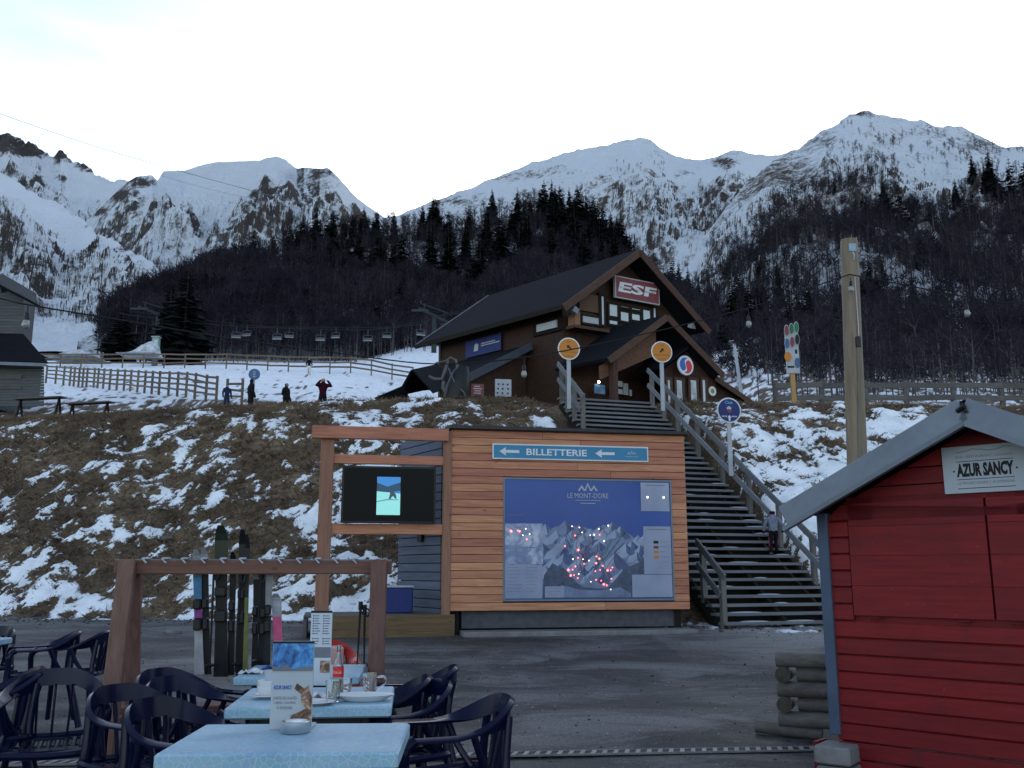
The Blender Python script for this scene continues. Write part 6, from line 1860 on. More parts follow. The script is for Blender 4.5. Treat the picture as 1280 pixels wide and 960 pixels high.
def chair_loc(px, py, Yz, rz):
    """floor spot of a chair whose back top is seen at a pixel"""
    p = PH(px, py, Yz + 0.795)
    b = rotz(rz) @ Vector((0, 0.28, 0))
    return Vector((p.x - b.x, p.y - b.y, Yz))
CH = [  # px, py of the back's top, floor height, facing, label
    (634, 869, -0.06, -73, 'navy chair nearest the camera on the right of the front table'),
    (556, 850, -0.075, -64, 'navy chair pushed to the right side of the middle table, nearer of two'),
    (536, 845, -0.075, -80, 'navy chair on the right of the middle table, partly hidden by a nearer one'),
    (570, 832, -0.08, -84, 'navy chair farthest back on the right, seen against bare asphalt'),
    (144, 856, -0.07, 58, 'navy chair at the foot of the ski rack post, left of the tables'),
    (186, 873, -0.06, 66, 'navy chair tucked under the left side of the front table'),
    (196, 836, -0.08, 60, 'farthest navy chair on the left of the middle table'),
    (206, 846, -0.08, 64, 'navy chair second farthest on the left of the middle table'),
    (100, 788, 0.0, -62, 'navy chair at the far left with its back to the ski rack'),
    (137, 788, 0.0, -84, 'navy chair touching the left post of the ski rack'),
    (54, 834, -0.03, -58, 'navy chair cut by the left edge, with long slanting back band'),
    (72, 836, -0.03, 22, 'navy chair at left turned towards the camera with pale shiny seat'),
    (6, 783, 0.0, -20, 'navy chair behind the left table corner, only its rim in view'),
]
first = None
for px, py, gz_, deg, lab in CH:
    loc = chair_loc(px, py, gz_, math.radians(deg))
    if first is None:
        first = make_chair(M_NAVY, lab, 'navy chairs on the terrace')
        first.location = loc; first.rotation_euler = (0, 0, math.radians(deg))
    else:
        dup(first, loc, math.radians(deg), lab)
rc = make_chair(M_REDPL, 'red plastic chair behind the far table, seen past the menu card', None)
rc.location = chair_loc(408, 801, -0.06, math.radians(8)); rc.rotation_euler = (0, 0, math.radians(8))
MB().chbox((0, 0.20, 0.63), (0.30, 0.05, 0.26), 0.02).build('back_cushion', plain('pale_pink_cloth', (0.62, 0.42, 0.40), 0.8, 0.1), rc)

# tables
t = NT('mosaic_blue')
v = t.coord((1, 1, 1))
vo = t.node('ShaderNodeTexVoronoi', feature='DISTANCE_TO_EDGE'); t.set(vo, Scale=34.0); t.link(v, vo.inputs['Vector'])
vc = t.node('ShaderNodeTexVoronoi'); t.set(vc, Scale=34.0); t.link(v, vc.inputs['Vector'])
cell = t.mix(0.09, t.ramp(t.noise(v, 3.0, 5), [(0.3, (0.20, 0.36, 0.48)), (0.7, (0.30, 0.47, 0.58))]), vc.outputs['Color'], 'SOFT_LIGHT')
c = t.mix(t.ramp(vo.outputs['Distance'], [(0.0, 0.75), (0.07, 0.0)]), cell, (0.42, 0.55, 0.64))
t.color(c); t.rough(t.ramp(t.noise(v, 5.0, 4), [(0.3, 0.30), (0.7, 0.50)])); t.bump(vo.outputs['Distance'], 0.15, 0.002)
M_TABLE = t.mat
def make_table(label, loc, rz, w=0.80, d=0.80, h=0.735):
    o = thing('terrace_table', label, 'table', loc, rz, 'blue tables on the terrace')
    MB().chbox((0, 0, h - 0.0275), (w, d, 0.055), 0.008).build('table_top', M_TABLE, o, 30)
    for sx in (-1, 1):
        for sy in (-1, 1):
            MB().chbox((sx * (w / 2 - 0.13), sy * (d / 2 - 0.10), (h - 0.055) / 2), (0.045, 0.045, h - 0.055), 0.006).build('leg', M_IRON, o)
    for sy in (-1, 1):
        MB().box((0, sy * (d / 2 - 0.10), h - 0.085), (w - 0.305, 0.03, 0.05)).build('apron', M_IRON, o)
    return o
T1 = make_table('front pale blue mosaic table carrying only a menu card and ashtray', (-0.79, 3.60, -0.0), math.radians(2.5), d=0.62)
T2 = make_table('middle blue table set with cups, bottle, glasses and plates', (-1.03, 5.20, -0.06), math.radians(6), d=0.80)
T3 = make_table('far blue table in front of the ski rack with crumpled napkin', (-1.43, 6.75, -0.085), math.radians(5))
tl4 = PH(19, 797, 0.735)
make_table('table at the left edge, only its blue corner in view', (tl4.x - 0.42, tl4.y - 0.38, 0.0), 0.05)

TH1, TH2, TH3 = 0.735, 0.675, 0.65
M_CARD = plain('card_white', (0.42, 0.46, 0.50), 0.3, 0.06, 2.0)
t = NT('card_sea'); v = t.coord((1, 1, 1))
t.color(t.ramp(t.noise(v, 14.0, 6, 0.6, dist=1.5), [(0.35, (0.005, 0.03, 0.12)), (0.5, (0.02, 0.15, 0.42)), (0.68, (0.10, 0.35, 0.60))])); t.rough(0.25)
M_SEA = t.mat
t = NT('card_dessert'); v = t.coord((1, 1, 1))
t.color(t.ramp(t.noise(v, 30.0, 5, 0.6, dist=0.8), [(0.38, (0.05, 0.022, 0.014)), (0.5, (0.20, 0.10, 0.06)), (0.64, (0.45, 0.33, 0.25))])); t.rough(0.3)
M_DESS = t.mat
def card(label, px, py, zt_, w, h, rz):
    p = PH(px, py, zt_)
    o = thing('menu_card', label, 'menu card', (p.x, p.y, zt_), rz, 'menu cards on the tables')
    MB().chbox((0, 0.0, h / 2), (w, 0.008, h), 0.002).build('panel', M_CARD, o)
    MB().chbox((0, 0.055, 0.006), (w, 0.11, 0.010), 0.002).build('foot', M_CARD, o)
    return o
def cm(x, z, y=-0.0045): return fm(x, y, z)
w, h = 0.158, 0.325
c1 = card('menu card with blue sea picture and Azur Sancy print on the front table', 363, 912, TH1, w, h, 0.03)
MB().box((0, -0.005, h * 0.83), (w * 0.98, 0.002, h * 0.30)).build('sea_picture', M_SEA, c1)
MB().box((0, -0.005, h * 0.985), (w, 0.003, h * 0.025)).build('dark_edge', M_INK, c1)
MB().prism([(-w * .49, h * 0.66), (w * .49, h * 0.66), (w * .49, h * 0.71), (w * .2, h * 0.70), (w * 0.0, h * 0.68), (-w * .15, h * 0.735), (-w * .35, h * 0.70), (-w * .49, h * 0.72)], 0.002, cm(0, 0, -0.0062)).build('shore_picture', M_GREYINK, c1)
MB().prism([(w * .12, h * .05), (w * .49, h * .05), (w * .49, h * .36), (w * .44, h * .42), (w * .40, h * .50), (w * .30, h * .46), (w * .12, h * .52), (w * .06, h * .46), (w * .22, h * .40), (w * .24, h * .30), (w * .36, h * .24), (w * .20, h * .20), (w * 0.0, h * .16), (-w * .02, h * .06)], 0.002, cm(0, 0, -0.0045)).build('dessert_picture', M_DESS, c1)
text('AZUR SANCY', c1, plain('print_blue', (0.02, 0.10, 0.38), 0.5), cm(-w * 0.22, h * 0.475, -0.0055), w=w * 0.44, h=h * 0.045, bold=0.03, depth=0.001)
for s_, zz, ww in (('CARTE DE GLACES', 0.355, 0.56), ('CREPES, GAUFRES', 0.300, 0.52), ('ET BOISSONS', 0.245, 0.36)):
    text(s_, c1, M_GREYINK, cm(-w * 0.16, h * zz, -0.0055), w=w * ww, h=h * 0.032, depth=0.001)
w, h = 0.125, 0.42
c2 = card('tall menu card with small two column print on the middle table', 399, 857, TH2, w, h, -0.05)
MB().box((0, -0.005, h * 0.985), (w, 0.003, h * 0.03)).build('dark_edge', M_INK, c2)
pr = MB(); rj = random.Random(9)
for col in (0, 1):
    for k in range(12):
        if k == 8: continue
        pr.box((-w * 0.40 + col * w * 0.48 + 0.004, -0.005, h * (0.93 - k * 0.034)), (0.008, 0.002, 0.006))
        L = rj.uniform(0.018, 0.034); pr.box((-w * 0.40 + col * w * 0.48 + 0.012 + L / 2, -0.005, h * (0.93 - k * 0.034)), (L, 0.002, 0.0035))
tag(pr.build('small_print', M_DEEPBLUE, c2), kind='stuff')
MB().box((0, -0.005, h * 0.44), (w * 0.98, 0.002, h * 0.14)).build('dark_picture', M_GREYINK, c2)
MB().box((0.03, -0.006, h * 0.25), (w * 0.45, 0.002, h * 0.16)).build('dessert_picture', M_DESS, c2)

def lathe_thing(name, label, cat, px, py, zt_, prof, mat, n=24, group=None, part='body'):
    p = PH(px, py, zt_)
    o = thing(name, label, cat, (p.x, p.y, zt_ + 0.001), 0, group)
    MB().lathe(prof, n, capt=False).build(part, mat, o, 50)
    return o
M_CHINA = plain('white_china', (0.60, 0.61, 0.63), 0.18, 0.04, 3.0, obvar=0.04)
M_GLASS = glass('clear_glass')
lathe_thing('ashtray', 'round steel ashtray at the foot of the menu card on the front table', 'ashtray', 369, 916, TH1,
            [(0.050, 0), (0.054, 0.004), (0.054, 0.040), (0.050, 0.042), (0.047, 0.036), (0.046, 0.010), (0.0, 0.009)], M_STEEL)
cups = [(331, 878, 'white cup at the left of the middle table, on its saucer')]
sc1 = lathe_thing('saucer', 'white saucer under the stacked cups on the middle table', 'saucer', 334, 873, TH2, [(0.03, 0), (0.035, 0.004), (0.078, 0.016), (0.076, 0.019), (0.03, 0.008), (0, 0.008)], M_CHINA)
bowl = [(0.034, 0), (0.040, 0.004), (0.052, 0.030), (0.056, 0.055), (0.0535, 0.056), (0.048, 0.03), (0.034, 0.008), (0, 0.007)]
c_ = lathe_thing('cup', 'lower white bowl cup on the saucer of the middle table', 'cup', 334, 873, TH2, bowl, M_CHINA); c_.location.z += 0.009
c_ = lathe_thing('cup', 'upper white bowl cup stacked in the lower one', 'cup', 334, 873, TH2, bowl, M_CHINA); c_.location.z += 0.036
c_ = lathe_thing('cup', 'grey paper cup on top of the stacked bowls, blue rim', 'cup', 337, 871, TH2, [(0.026, 0), (0.036, 0.072), (0.0345, 0.072), (0.025, 0.003), (0, 0.003)], plain('cup_blue_grey', (0.40, 0.44, 0.52), 0.5, 0.1)); c_.location.z += 0.062
lathe_thing('plate', 'small white plate with spoon behind the front menu card', 'plate', 394, 881, TH2, [(0.05, 0), (0.055, 0.004), (0.095, 0.016), (0.093, 0.019), (0.05, 0.008), (0, 0.008)], M_CHINA)
# oval dish
p = PH(455, 876, TH2)
o = thing('oval_dish', 'long white oval dish at the right of the middle table', 'dish', (p.x, p.y, TH2 + 0.001), 0.05)
MB().lathe([(0.10, 0), (0.11, 0.005), (0.155, 0.030), (0.152, 0.034), (0.10, 0.010), (0, 0.009)], 30, Matrix.Diagonal((1.0, 0.55, 1, 1)), capt=False).build('body', M_CHINA, o, 50)
# bottle
p = PH(422, 866, TH2)
o = thing('glass_bottle', 'clear cola bottle with red label on the middle table', 'bottle', (p.x, p.y, TH2 + 0.001))
bot = [(0.0, 0.0), (0.027, 0), (0.029, 0.006), (0.029, 0.05), (0.026, 0.075), (0.029, 0.105), (0.029, 0.13), (0.022, 0.165), (0.013, 0.20), (0.011, 0.235), (0.013, 0.24), (0.013, 0.25)]
MB().lathe(bot + [(r - 0.003, z) for r, z in bot[::-1] if r > 0.004], 20, capb=False, capt=False).build('body', M_GLASS, o, 60)
lb = MB().lathe([(0.0300, 0.082), (0.0302, 0.10), (0.0302, 0.128), (0.0294, 0.136)], 20, capb=False, capt=False).build('label', plain('cola_red', (0.55, 0.02, 0.02), 0.4, 0.05), o, 60)
text('Coca-Cola', lb, M_WHITE, fm(0, -0.0312, 0.11), w=0.044, h=0.016, depth=0.0006, shear=0.3)
p = PH(419, 874, TH2)
def tumbler(label, px, py, zt_, r, h):
    p = PH(px, py, zt_)
    o = thing('water_glass', label, 'glass', (p.x, p.y, zt_ + 0.001))
    MB().lathe([(0, 0), (r * 0.72, 0), (r * 0.8, 0.004), (r, h), (r - 0.002, h), (r * 0.74, 0.010), (0, 0.009)], 20, capb=False, capt=False).build('body', M_GLASS, o, 60)
    return o
tumbler('clear tumbler in front of the bottle on the middle table', 416, 878, TH2, 0.040, 0.105)
tumbler('second clear tumbler just behind the first, beside the bottle', 431, 872, TH2, 0.036, 0.095)
m_ = tumbler('glass mug with handle and a red drop, behind the oval dish', 462, 870, TH2, 0.041, 0.115)
MB().tube(spline([Vector((0.036, 0, 0.095)), Vector((0.075, 0, 0.098)), Vector((0.078, 0, 0.06)), Vector((0.034, 0, 0.035))], 5), 0.0055, 7).build('handle', M_GLASS, m_, 60)
MB().lathe([(0, 0.0105), (0.029, 0.0105), (0.030, 0.022), (0, 0.023)], 16, capb=False, capt=False).build('red_syrup', plain('red_syrup', (0.35, 0.01, 0.02), 0.2), m_)
def napkin(label, px, py, zt_, r, seed, mat):
    p = PH(px, py, zt_); rj = random.Random(seed)
    vs_, fs_ = [], []; n_ = 9
    for i in range(n_):
        for j in range(n_):
            x, y = (i / (n_ - 1) - 0.5) * 2 * r, (j / (n_ - 1) - 0.5) * 1.4 * r
            z = 0.35 * r * abs(mnoise.noise(Vector((x / r * 2 + seed, y / r * 2, 0)))) * 2 * (1 - 0.6 * (abs(x) / r)) + 0.002
            vs_.append((x * (1 - 0.2 * rj.random()), y, z))
    for i in range(n_ - 1):
        for j in range(n_ - 1): fs_.append((i * n_ + j, (i + 1) * n_ + j, (i + 1) * n_ + j + 1, i * n_ + j + 1))
    nv = len(vs_); vs_ += [(a, b, max(0.0005, c - 0.004)) for a, b, c in vs_]
    fs_ += [tuple(k + nv for k in f[::-1]) for f in fs_]
    o = MB().add(vs_, fs_).build('paper_napkin', mat, None, 60)
    o.location = (p.x, p.y, zt_)
    tag(o, label, 'napkin')
napkin('crumpled white napkin behind the tumblers on the middle table', 401, 872, TH2, 0.10, 2, M_CHINA)
napkin('crumpled white napkin at the left of the far table', 314, 842, TH3, 0.09, 5, M_CHINA)
napkin('blue and white paper wrapper on the far table', 346, 836, TH3, 0.10, 8, plain('wrapper_blue', (0.10, 0.16, 0.42), 0.5, 0.9, 9.0))
sp_ = PH(480, 872, TH2)
o = MB().tube([(-0.09, 0, 0.004), (0.0, 0.0, 0.008), (0.05, 0, 0.006)], [0.004, 0.004, 0.012], 7, squash=0.4).build('spoon', M_STEEL, None, 50)
o.location = (PH(404, 880, TH2).x, PH(404, 880, TH2).y, TH2 + 0.02); o.rotation_euler = (0, 0, 0.4); tag(o, 'steel spoon lying on the small white plate', 'spoon')

# ---------------------------------------------------------------- ski rack
RA = P(150, 700, 6.95); RB = P(485, 697, 7.25)
rz_r = math.atan2(RB.y - RA.y, RB.x - RA.x); RLn = math.hypot(RB.x - RA.x, RB.y - RA.y)
rg0 = T(RA.x, RA.y, False)
rk = thing('ski_rack', 'reddish timber ski rack with white pegs along its top bar', 'ski rack', (RA.x, RA.y, rg0), rz_r)
rh = RA.z - rg0
MB().chbox((RLn / 2, 0.0, rh - 0.052), (RLn + 0.06, 0.075, 0.10), 0.008).build('top_bar', M_RACK, rk)
MB().box((RLn / 2, 0.0, rh + 0.003), (RLn + 0.06, 0.06, 0.008)).build('metal_strip', M_ZINC, rk)
for x in (0.07, RLn - 0.07):
    MB().bar((x, -0.06, rh - 0.0), (x, -0.34, -0.03), 0.118, 0.085, up=(0, 1, 0), ch=0.008).build('post', M_RACKV, rk)
    MB().bar((x + 0.02, 0.06, rh - 0.03), (x + 0.02, 0.42, -0.03), 0.10, 0.07, up=(0, 1, 0), ch=0.008).build('brace', M_RACKV, rk)
    MB().bar((x, -0.27, 0.36), (x, 0.34, 0.36), 0.06, 0.10, ch=0.006).build('side_rail', M_RACKV, rk)
MB().chbox((RLn / 2, 0.14, 0.43), (RLn - 0.08, 0.20, 0.05), 0.008).build('shelf', M_RACK, rk)
for k in range(12):
    x = 0.19 + k * (RLn - 0.3) / 12.0
    pg = MB().chbox((x, -0.02, rh + 0.012), (0.042, 0.10, 0.014), 0.004)
    pg.bar((x - 0.02, -0.08, rh + 0.012), (x + 0.012, -0.085, rh - 0.022), 0.022, 0.008)
    pg.build('peg', M_OFFW, rk)
RMI = (Matrix.Translation((RA.x, RA.y, rg0)) @ rotz(rz_r)).inverted()
def rack_xz(px, py, y=0.12):
    p0 = Vector((RA.x, RA.y)) + Vector((-math.sin(rz_r), math.cos(rz_r))) * y
    q = PW(px, py, p0, Vector((math.cos(rz_r), math.sin(rz_r))))
    return RMI @ q
def ski(px_b, py_b, px_t, py_t, w, label, mats, y=0.13, tipc=None, cat='ski', binding=True, board=False):
    """one ski or board, tail at the first pixel, tip at the second; mats: list of (share, material) from the tail up"""
    b = rack_xz(px_b, py_b, y); t_ = rack_xz(px_t, py_t, y - 0.06)
    Wb = RMI.inverted() @ b
    d = t_ - b; L = d.length; d.normalize()
    o = thing('snowboard' if board else 'ski', label, cat, Wb, rz_r, None if board else 'skis in the rack')
    def prof(s): return w / 2 * (1.0 - 0.22 * math.sin(math.pi * min(1, s * 1.05)) if s < 0.9 else 0.95 - ((s - 0.9) / 0.1) ** 2 * 0.55)
    mb = MB(); N = 20; V = []; F = []
    for i in range(N + 1):
        s = i / N
        curl = -0.06 * max(0, (s - 0.9) / 0.1) ** 2
        c = d * (L * s) + Vector((0, curl, 0)); hw = prof(s)
        V += [c + Vector((-hw, 0, 0)), c + Vector((hw, 0, 0)), c + Vector((hw, 0.014, 0)), c + Vector((-hw, 0.014, 0))]
    for i in range(N):
        for j in range(4): F.append((i * 4 + j, i * 4 + (j + 1) % 4, i * 4 + 4 + (j + 1) % 4, i * 4 + 4 + j))
    F += [(3, 2, 1, 0), (N * 4, N * 4 + 1, N * 4 + 2, N * 4 + 3)]
    mb.add(V, F)
    acc = 0; bounds = []
    for sh, m_ in mats: acc += sh; bounds.append(acc)
    for k in range(N * 4):
        s = (k // 4 + 0.5) / N
        mb.mi[k] = next((i for i, bb_ in enumerate(bounds) if s <= bb_), len(mats) - 1)
    mb.mi[-1] = len(mats) - 1
    mb.build('blade', [m_ for _, m_ in mats], o)
    if binding:
        for s, hh in ((0.40, 0.09), (0.56, 0.075)):
            c = d * (L * s)
            MB().chbox(c + Vector((0, -0.03, 0)), (w * 0.8, 0.06, hh), 0.01, None).build('binding', M_BLACK if board or w < 0.08 else M_OFFW, o)
    return o
M_SK = {n_: plain('ski_' + n_, c_, 0.3, 0.25, 9.0) for n_, c_ in dict(blue=(0.05, 0.16, 0.30), purple=(0.20, 0.05, 0.22), pale=(0.30, 0.30, 0.33), black=(0.015, 0.015, 0.017), green=(0.022, 0.03, 0.02), yellow=(0.13, 0.14, 0.045), pink=(0.55, 0.10, 0.20), grey=(0.22, 0.22, 0.23)).items()}
ski(249, 843, 246, 687, 0.070, 'ski with white, purple and blue graphics, leftmost in the rack', [(.42, M_SK['pale']), (.18, M_SK['purple']), (.30, M_SK['blue']), (.2, M_SK['pale'])])
ski(259, 843, 255, 685, 0.060, 'black ski with curled pale tip next to the white and blue one', [(.9, M_SK['black']), (.2, M_SK['pale'])], y=0.16)
ski(276, 846, 277, 657, 0.105, 'dark green and brown board, widest thing in the rack', [(.75, M_SK['black']), (.3, M_SK['green'])], board=True, cat='snowboard')
ski(300, 846, 304, 662, 0.062, 'black ski just right of the wide green board', [(1.0, M_SK['black'])])
ski(306, 845, 310, 668, 0.036, 'narrow black and yellow ski beside its black neighbour', [(.55, M_SK['yellow']), (.5, M_SK['black'])], y=0.09, binding=False)
ski(326, 834, 331, 712, 0.06, 'short black ski in the middle of the rack', [(1.0, M_SK['black'])])
ski(333, 832, 337, 708, 0.055, 'short dark grey ski leaning close to the short black one', [(.5, M_SK['black']), (.5, M_SK['grey'])], y=0.10)
ski(349, 838, 345, 742, 0.080, 'short pink and white child ski behind the front menu card', [(.7, M_SK['pink']), (.4, M_SK['pale'])], binding=False)
def skipole(px_b, py_b, px_t, py_t, label, y=0.10):
    b = rack_xz(px_b, py_b, y); t_ = rack_xz(px_t, py_t, y - 0.05)
    Wb = RMI.inverted() @ b
    o = thing('ski_pole', label, 'ski pole', Wb, rz_r, 'ski poles in the rack')
    d = t_ - b
    MB().tube([Vector((0, 0, 0)), d * 0.5, d], [0.005, 0.008, 0.009], 7).build('shaft', M_SK['black'], o)
    MB().tube([d * 0.88, d], 0.016, 8).build('grip', M_BLACK, o)
    MB().lathe([(0.03, 0.0), (0.04, 0.012), (0.012, 0.025)], 12, Matrix.Translation(d * 0.06)).build('basket', M_BLACK, o)
    MB().tube(spline([d * 0.97, d * 0.9 + Vector((0.035, -0.02, 0)), d * 0.82 + Vector((0.02, -0.03, 0)), d * 0.90], 4), 0.006, 5).build('strap', M_BLACK, o)
ski(288, 844, 292, 690, 0.055, 'thin black ski between the wide green board and its black neighbour', [(1.0, M_SK['black'])], y=0.17)
ski(318, 840, 321, 704, 0.05, 'thin dark ski with pale tip left of the short black one', [(.85, M_SK['black']), (.2, M_SK['grey'])], y=0.16)
skipole(262, 842, 268, 700, 'ski pole left of the wide green board', 0.06)
skipole(294, 840, 301, 706, 'ski pole right of the wide green board', 0.06)
skipole(320, 836, 326, 706, 'ski pole left of the short black ski', 0.06)
skipole(446, 838, 451, 752, 'left one of two black ski poles by the right rack post', 0.02)
skipole(455, 838, 456, 756, 'right one of two black ski poles by the right rack post', 0.02)

# ---------------------------------------------------------------- drain across the yard
D0 = PH(-40, 958, -0.08); D1 = PH(1040, 937.5, -0.08)
dv = D1 - D0; dL = math.hypot(dv.x, dv.y); dz_ = math.atan2(dv.y, dv.x)
dzz = max(T(lerp(D0.x, D1.x, k / 10), lerp(D0.y, D1.y, k / 10)) for k in range(11)) + 0.012
dr = thing('drain_grate', 'long slotted steel drain grate crossing the asphalt before the hut', 'drain', (D0.x, D0.y, dzz), dz_)
for s in (-1, 1):
    MB().box((dL / 2, s * 0.075, 0.0), (dL, 0.022, 0.012)).build('edge_rail', M_CONC, dr)
MB().box((dL / 2, 0, -0.004), (dL, 0.13, 0.004)).build('channel_shade', M_INK, dr)  # shallow black strip paints the shade below the slats
bar_me = MB().add(*(lambda m: (m.v, m.f))(MB().bar((-0.018, -0.066, 0.002), (0.004, 0.0, 0.002), 0.034, 0.008).bar((0.004, 0.0, 0.002), (0.022, 0.066, 0.002), 0.034, 0.008))).mesh('slat', plain('galvanised', (0.24, 0.24, 0.235), 0.55, 0.25, 9.0, metal=0.2))
nsl = int(dL / 0.088)
for k in range(nsl):
    o = link('slat', bar_me, dr); o.location = (0.05 + k * 0.088, 0, 0.0)

# loose stones at the foot of the bank
rj = random.Random(77)
for k, (px, py, s, lab) in enumerate(((215, 797, 0.13, 'flat pale stone on the asphalt left of the skis'), (193, 757, 0.13, 'dark stone in the snow left of the ski rack, upper one'), (190, 765, 0.10, 'dark stone in the snow left of the ski rack, lower one'), (203, 767, 0.16, 'long dark stone in the snow behind the rack'), (130, 770, 0.10, 'pale stone at the snow edge left of the rack post'))):
    q = PH(px, py, 0.30 if py < 780 else 0.12)
    mb = MB().ball((0, 0, 0), (s * 1.3, s, s * 0.55), 10, 7)
    mb.v = [tuple(Vector(v_) * (1 + 0.3 * mnoise.noise(Vector(v_) * 6 + Vector((k, 0, 0))))) for v_ in mb.v]
    o = mb.build('stone', M_ROCK if k else M_CONC, None, 50); o.location = (q.x, q.y, T(q.x, q.y) + s * 0.2); o.rotation_euler = (0, 0, k)
    tag(o, lab, 'stone', 'stones at the foot of the bank')

# ---------------------------------------------------------------- people
def figure(label, loc, rz, h, joints, radii, edges, zones, mats, extra=None):
    """a body grown over a skeleton (heights in units of the standing height); zones(p) picks the material of a face"""
    bm = bmesh.new()
    lay = bm.verts.layers.skin.verify()
    vv = {}
    for k, p in joints.items():
        v = bm.verts.new(Vector(p) * h); v[lay].radius = (radii[k][0] * h, radii[k][1] * h) if isinstance(radii[k], tuple) else (radii[k] * h, radii[k] * h)
        v[lay].use_root = (k == 'pelvis'); vv[k] = v
    for a, b in edges: bm.edges.new((vv[a], vv[b]))
    me = bpy.data.meshes.new('skeleton'); bm.to_mesh(me); bm.free()
    ob = bpy.data.objects.new('skeleton', me); COL.objects.link(ob)
    sk = ob.modifiers.new('skin', 'SKIN'); sk.use_smooth_shade = True; sk.branch_smoothing = 0.3
    su = ob.modifiers.new('sub', 'SUBSURF'); su.levels = 2; su.render_levels = 2
    bpy.context.view_layer.update()
    bme = bpy.data.meshes.new_from_object(ob.evaluated_get(bpy.context.evaluated_depsgraph_get()))
    bpy.data.objects.remove(ob); bpy.data.meshes.remove(me)
    bme.materials.clear()
    for m in mats: bme.materials.append(m)
    bme.polygons.foreach_set('material_index', [zones(p.center / h) for p in bme.polygons])
    bme.polygons.foreach_set('use_smooth', [True] * len(bme.polygons))
    o = thing('person', label, 'person', loc, rz)
    link('body', bme, o)
    if extra: extra(o, h)
    return o

ED = [('pelvis', 'waist'), ('waist', 'chest'), ('chest', 'neck'), ('neck', 'head'), ('head', 'crown')]
for s in 'lr':
    ED += [('chest', 'sho' + s), ('sho' + s, 'elb' + s), ('elb' + s, 'wri' + s), ('wri' + s, 'han' + s), ('pelvis', 'hip' + s), ('hip' + s, 'kne' + s), ('kne' + s, 'ank' + s), ('ank' + s, 'toe' + s)]
RAD = dict(pelvis=(0.085, 0.07), waist=(0.085, 0.065), chest=(0.10, 0.075), neck=0.04, head=(0.055, 0.062), crown=(0.045, 0.05))
for s in 'lr': RAD.update({'sho' + s: 0.048, 'elb' + s: 0.038, 'wri' + s: 0.030, 'han' + s: 0.026, 'hip' + s: 0.062, 'kne' + s: 0.048, 'ank' + s: 0.040, 'toe' + s: 0.032})
def pose(**kw):
    j = dict(pelvis=(0, 0, 0.52), waist=(0, 0, 0.60), chest=(0, 0, 0.73), neck=(0, 0, 0.845), head=(0, -0.01, 0.90), crown=(0, -0.005, 0.955),
             shol=(-0.115, 0, 0.79), elbl=(-0.15, 0.01, 0.62), wril=(-0.15, -0.05, 0.49), hanl=(-0.15, -0.06, 0.44),
             shor=(0.115, 0, 0.79), elbr=(0.15, 0.01, 0.62), wrir=(0.15, -0.05, 0.49), hanr=(0.15, -0.06, 0.44),
             hipl=(-0.055, 0, 0.48), knel=(-0.065, -0.01, 0.27), ankl=(-0.065, 0.01, 0.045), toel=(-0.07, -0.09, 0.03),
             hipr=(0.055, 0, 0.48), kner=(0.065, -0.01, 0.27), ankr=(0.065, 0.01, 0.045), toer=(0.07, -0.09, 0.03))
    j.update(kw); return j
def cloth(name, c): return plain(name, c, 0.85, 0.25, 12.0, obvar=0.02)
M_SKIN = plain('skin', (0.42, 0.24, 0.17), 0.6, 0.08, 9.0)
C_BLK = cloth('black_cloth', (0.010, 0.010, 0.012)); C_GREY = cloth('patterned_grey', (0.16, 0.18, 0.24)); C_BURG = cloth('burgundy_cloth', (0.038, 0.005, 0.014)); C_NAVY = cloth('navy_cloth', (0.02, 0.03, 0.07)); C_BOOT = cloth('boot_grey', (0.12, 0.12, 0.12)); C_PINK = cloth('pink_cloth', (0.42, 0.06, 0.16)); C_WHT = cloth('white_cloth', (0.6, 0.6, 0.6))
def zn(p):
    if p.z > 0.875: return 3 if (p.y > -0.03 or p.z > 0.93) else 4
    if p.z < 0.06: return 2
    if abs(p.x) > 0.10 and p.z < 0.47: return 5
    if p.z < 0.52: return 1
    return 0
def face_of(o, h):
    for s in (-1, 1): MB().ball((s * 0.02 * h, -0.066 * h, 0.905 * h), 0.007 * h, 6, 4).build('eye', M_INK, o)
    MB().ball((0, -0.072 * h, 0.89 * h), (0.008 * h, 0.012 * h, 0.012 * h), 6, 4).build('nose', M_SKIN, o)
# child climbing the stairs, seen from behind
n_ = 8
yy, zz = on_stair(n_)
cq = PW(967, 686, SM @ Vector((0, yy + 0.12, 0)), Vector((math.cos(SRZ), math.sin(SRZ))))
cx_ = (SM.inverted() @ cq).x
cl = SM @ Vector((cx_, yy + 0.10, zz))
figure('child in grey patterned jacket and black trousers climbing the staircase', cl, SRZ + math.radians(158), 1.02,
       pose(knel=(-0.07, -0.09, 0.30), ankl=(-0.07, -0.05, 0.10), toel=(-0.075, -0.14, 0.09), elbl=(-0.20, 0.0, 0.64), wril=(-0.22, -0.08, 0.52), hanl=(-0.22, -0.11, 0.49), elbr=(0.19, 0.02, 0.63), wrir=(0.20, -0.04, 0.50), hanr=(0.20, -0.06, 0.46)),
       {**RAD, 'pelvis': (0.10, 0.085), 'waist': (0.105, 0.085), 'chest': (0.115, 0.09), 'head': (0.075, 0.078), 'crown': (0.062, 0.065), 'sholl': 0.05}, ED, zn, [C_GREY, C_BLK, C_BOOT, C_BURG, M_SKIN, C_PINK], face_of)
def standing(px, py_feet, Y, h, rz, label, mats, ps=None, lift=0.0):
    x = ray(px, py_feet).x * Y
    z_ = T(x, Y, False) + lift
    figure(label, (x, Y, z_), rz, h, ps or pose(), RAD, ED, zn, mats, face_of)
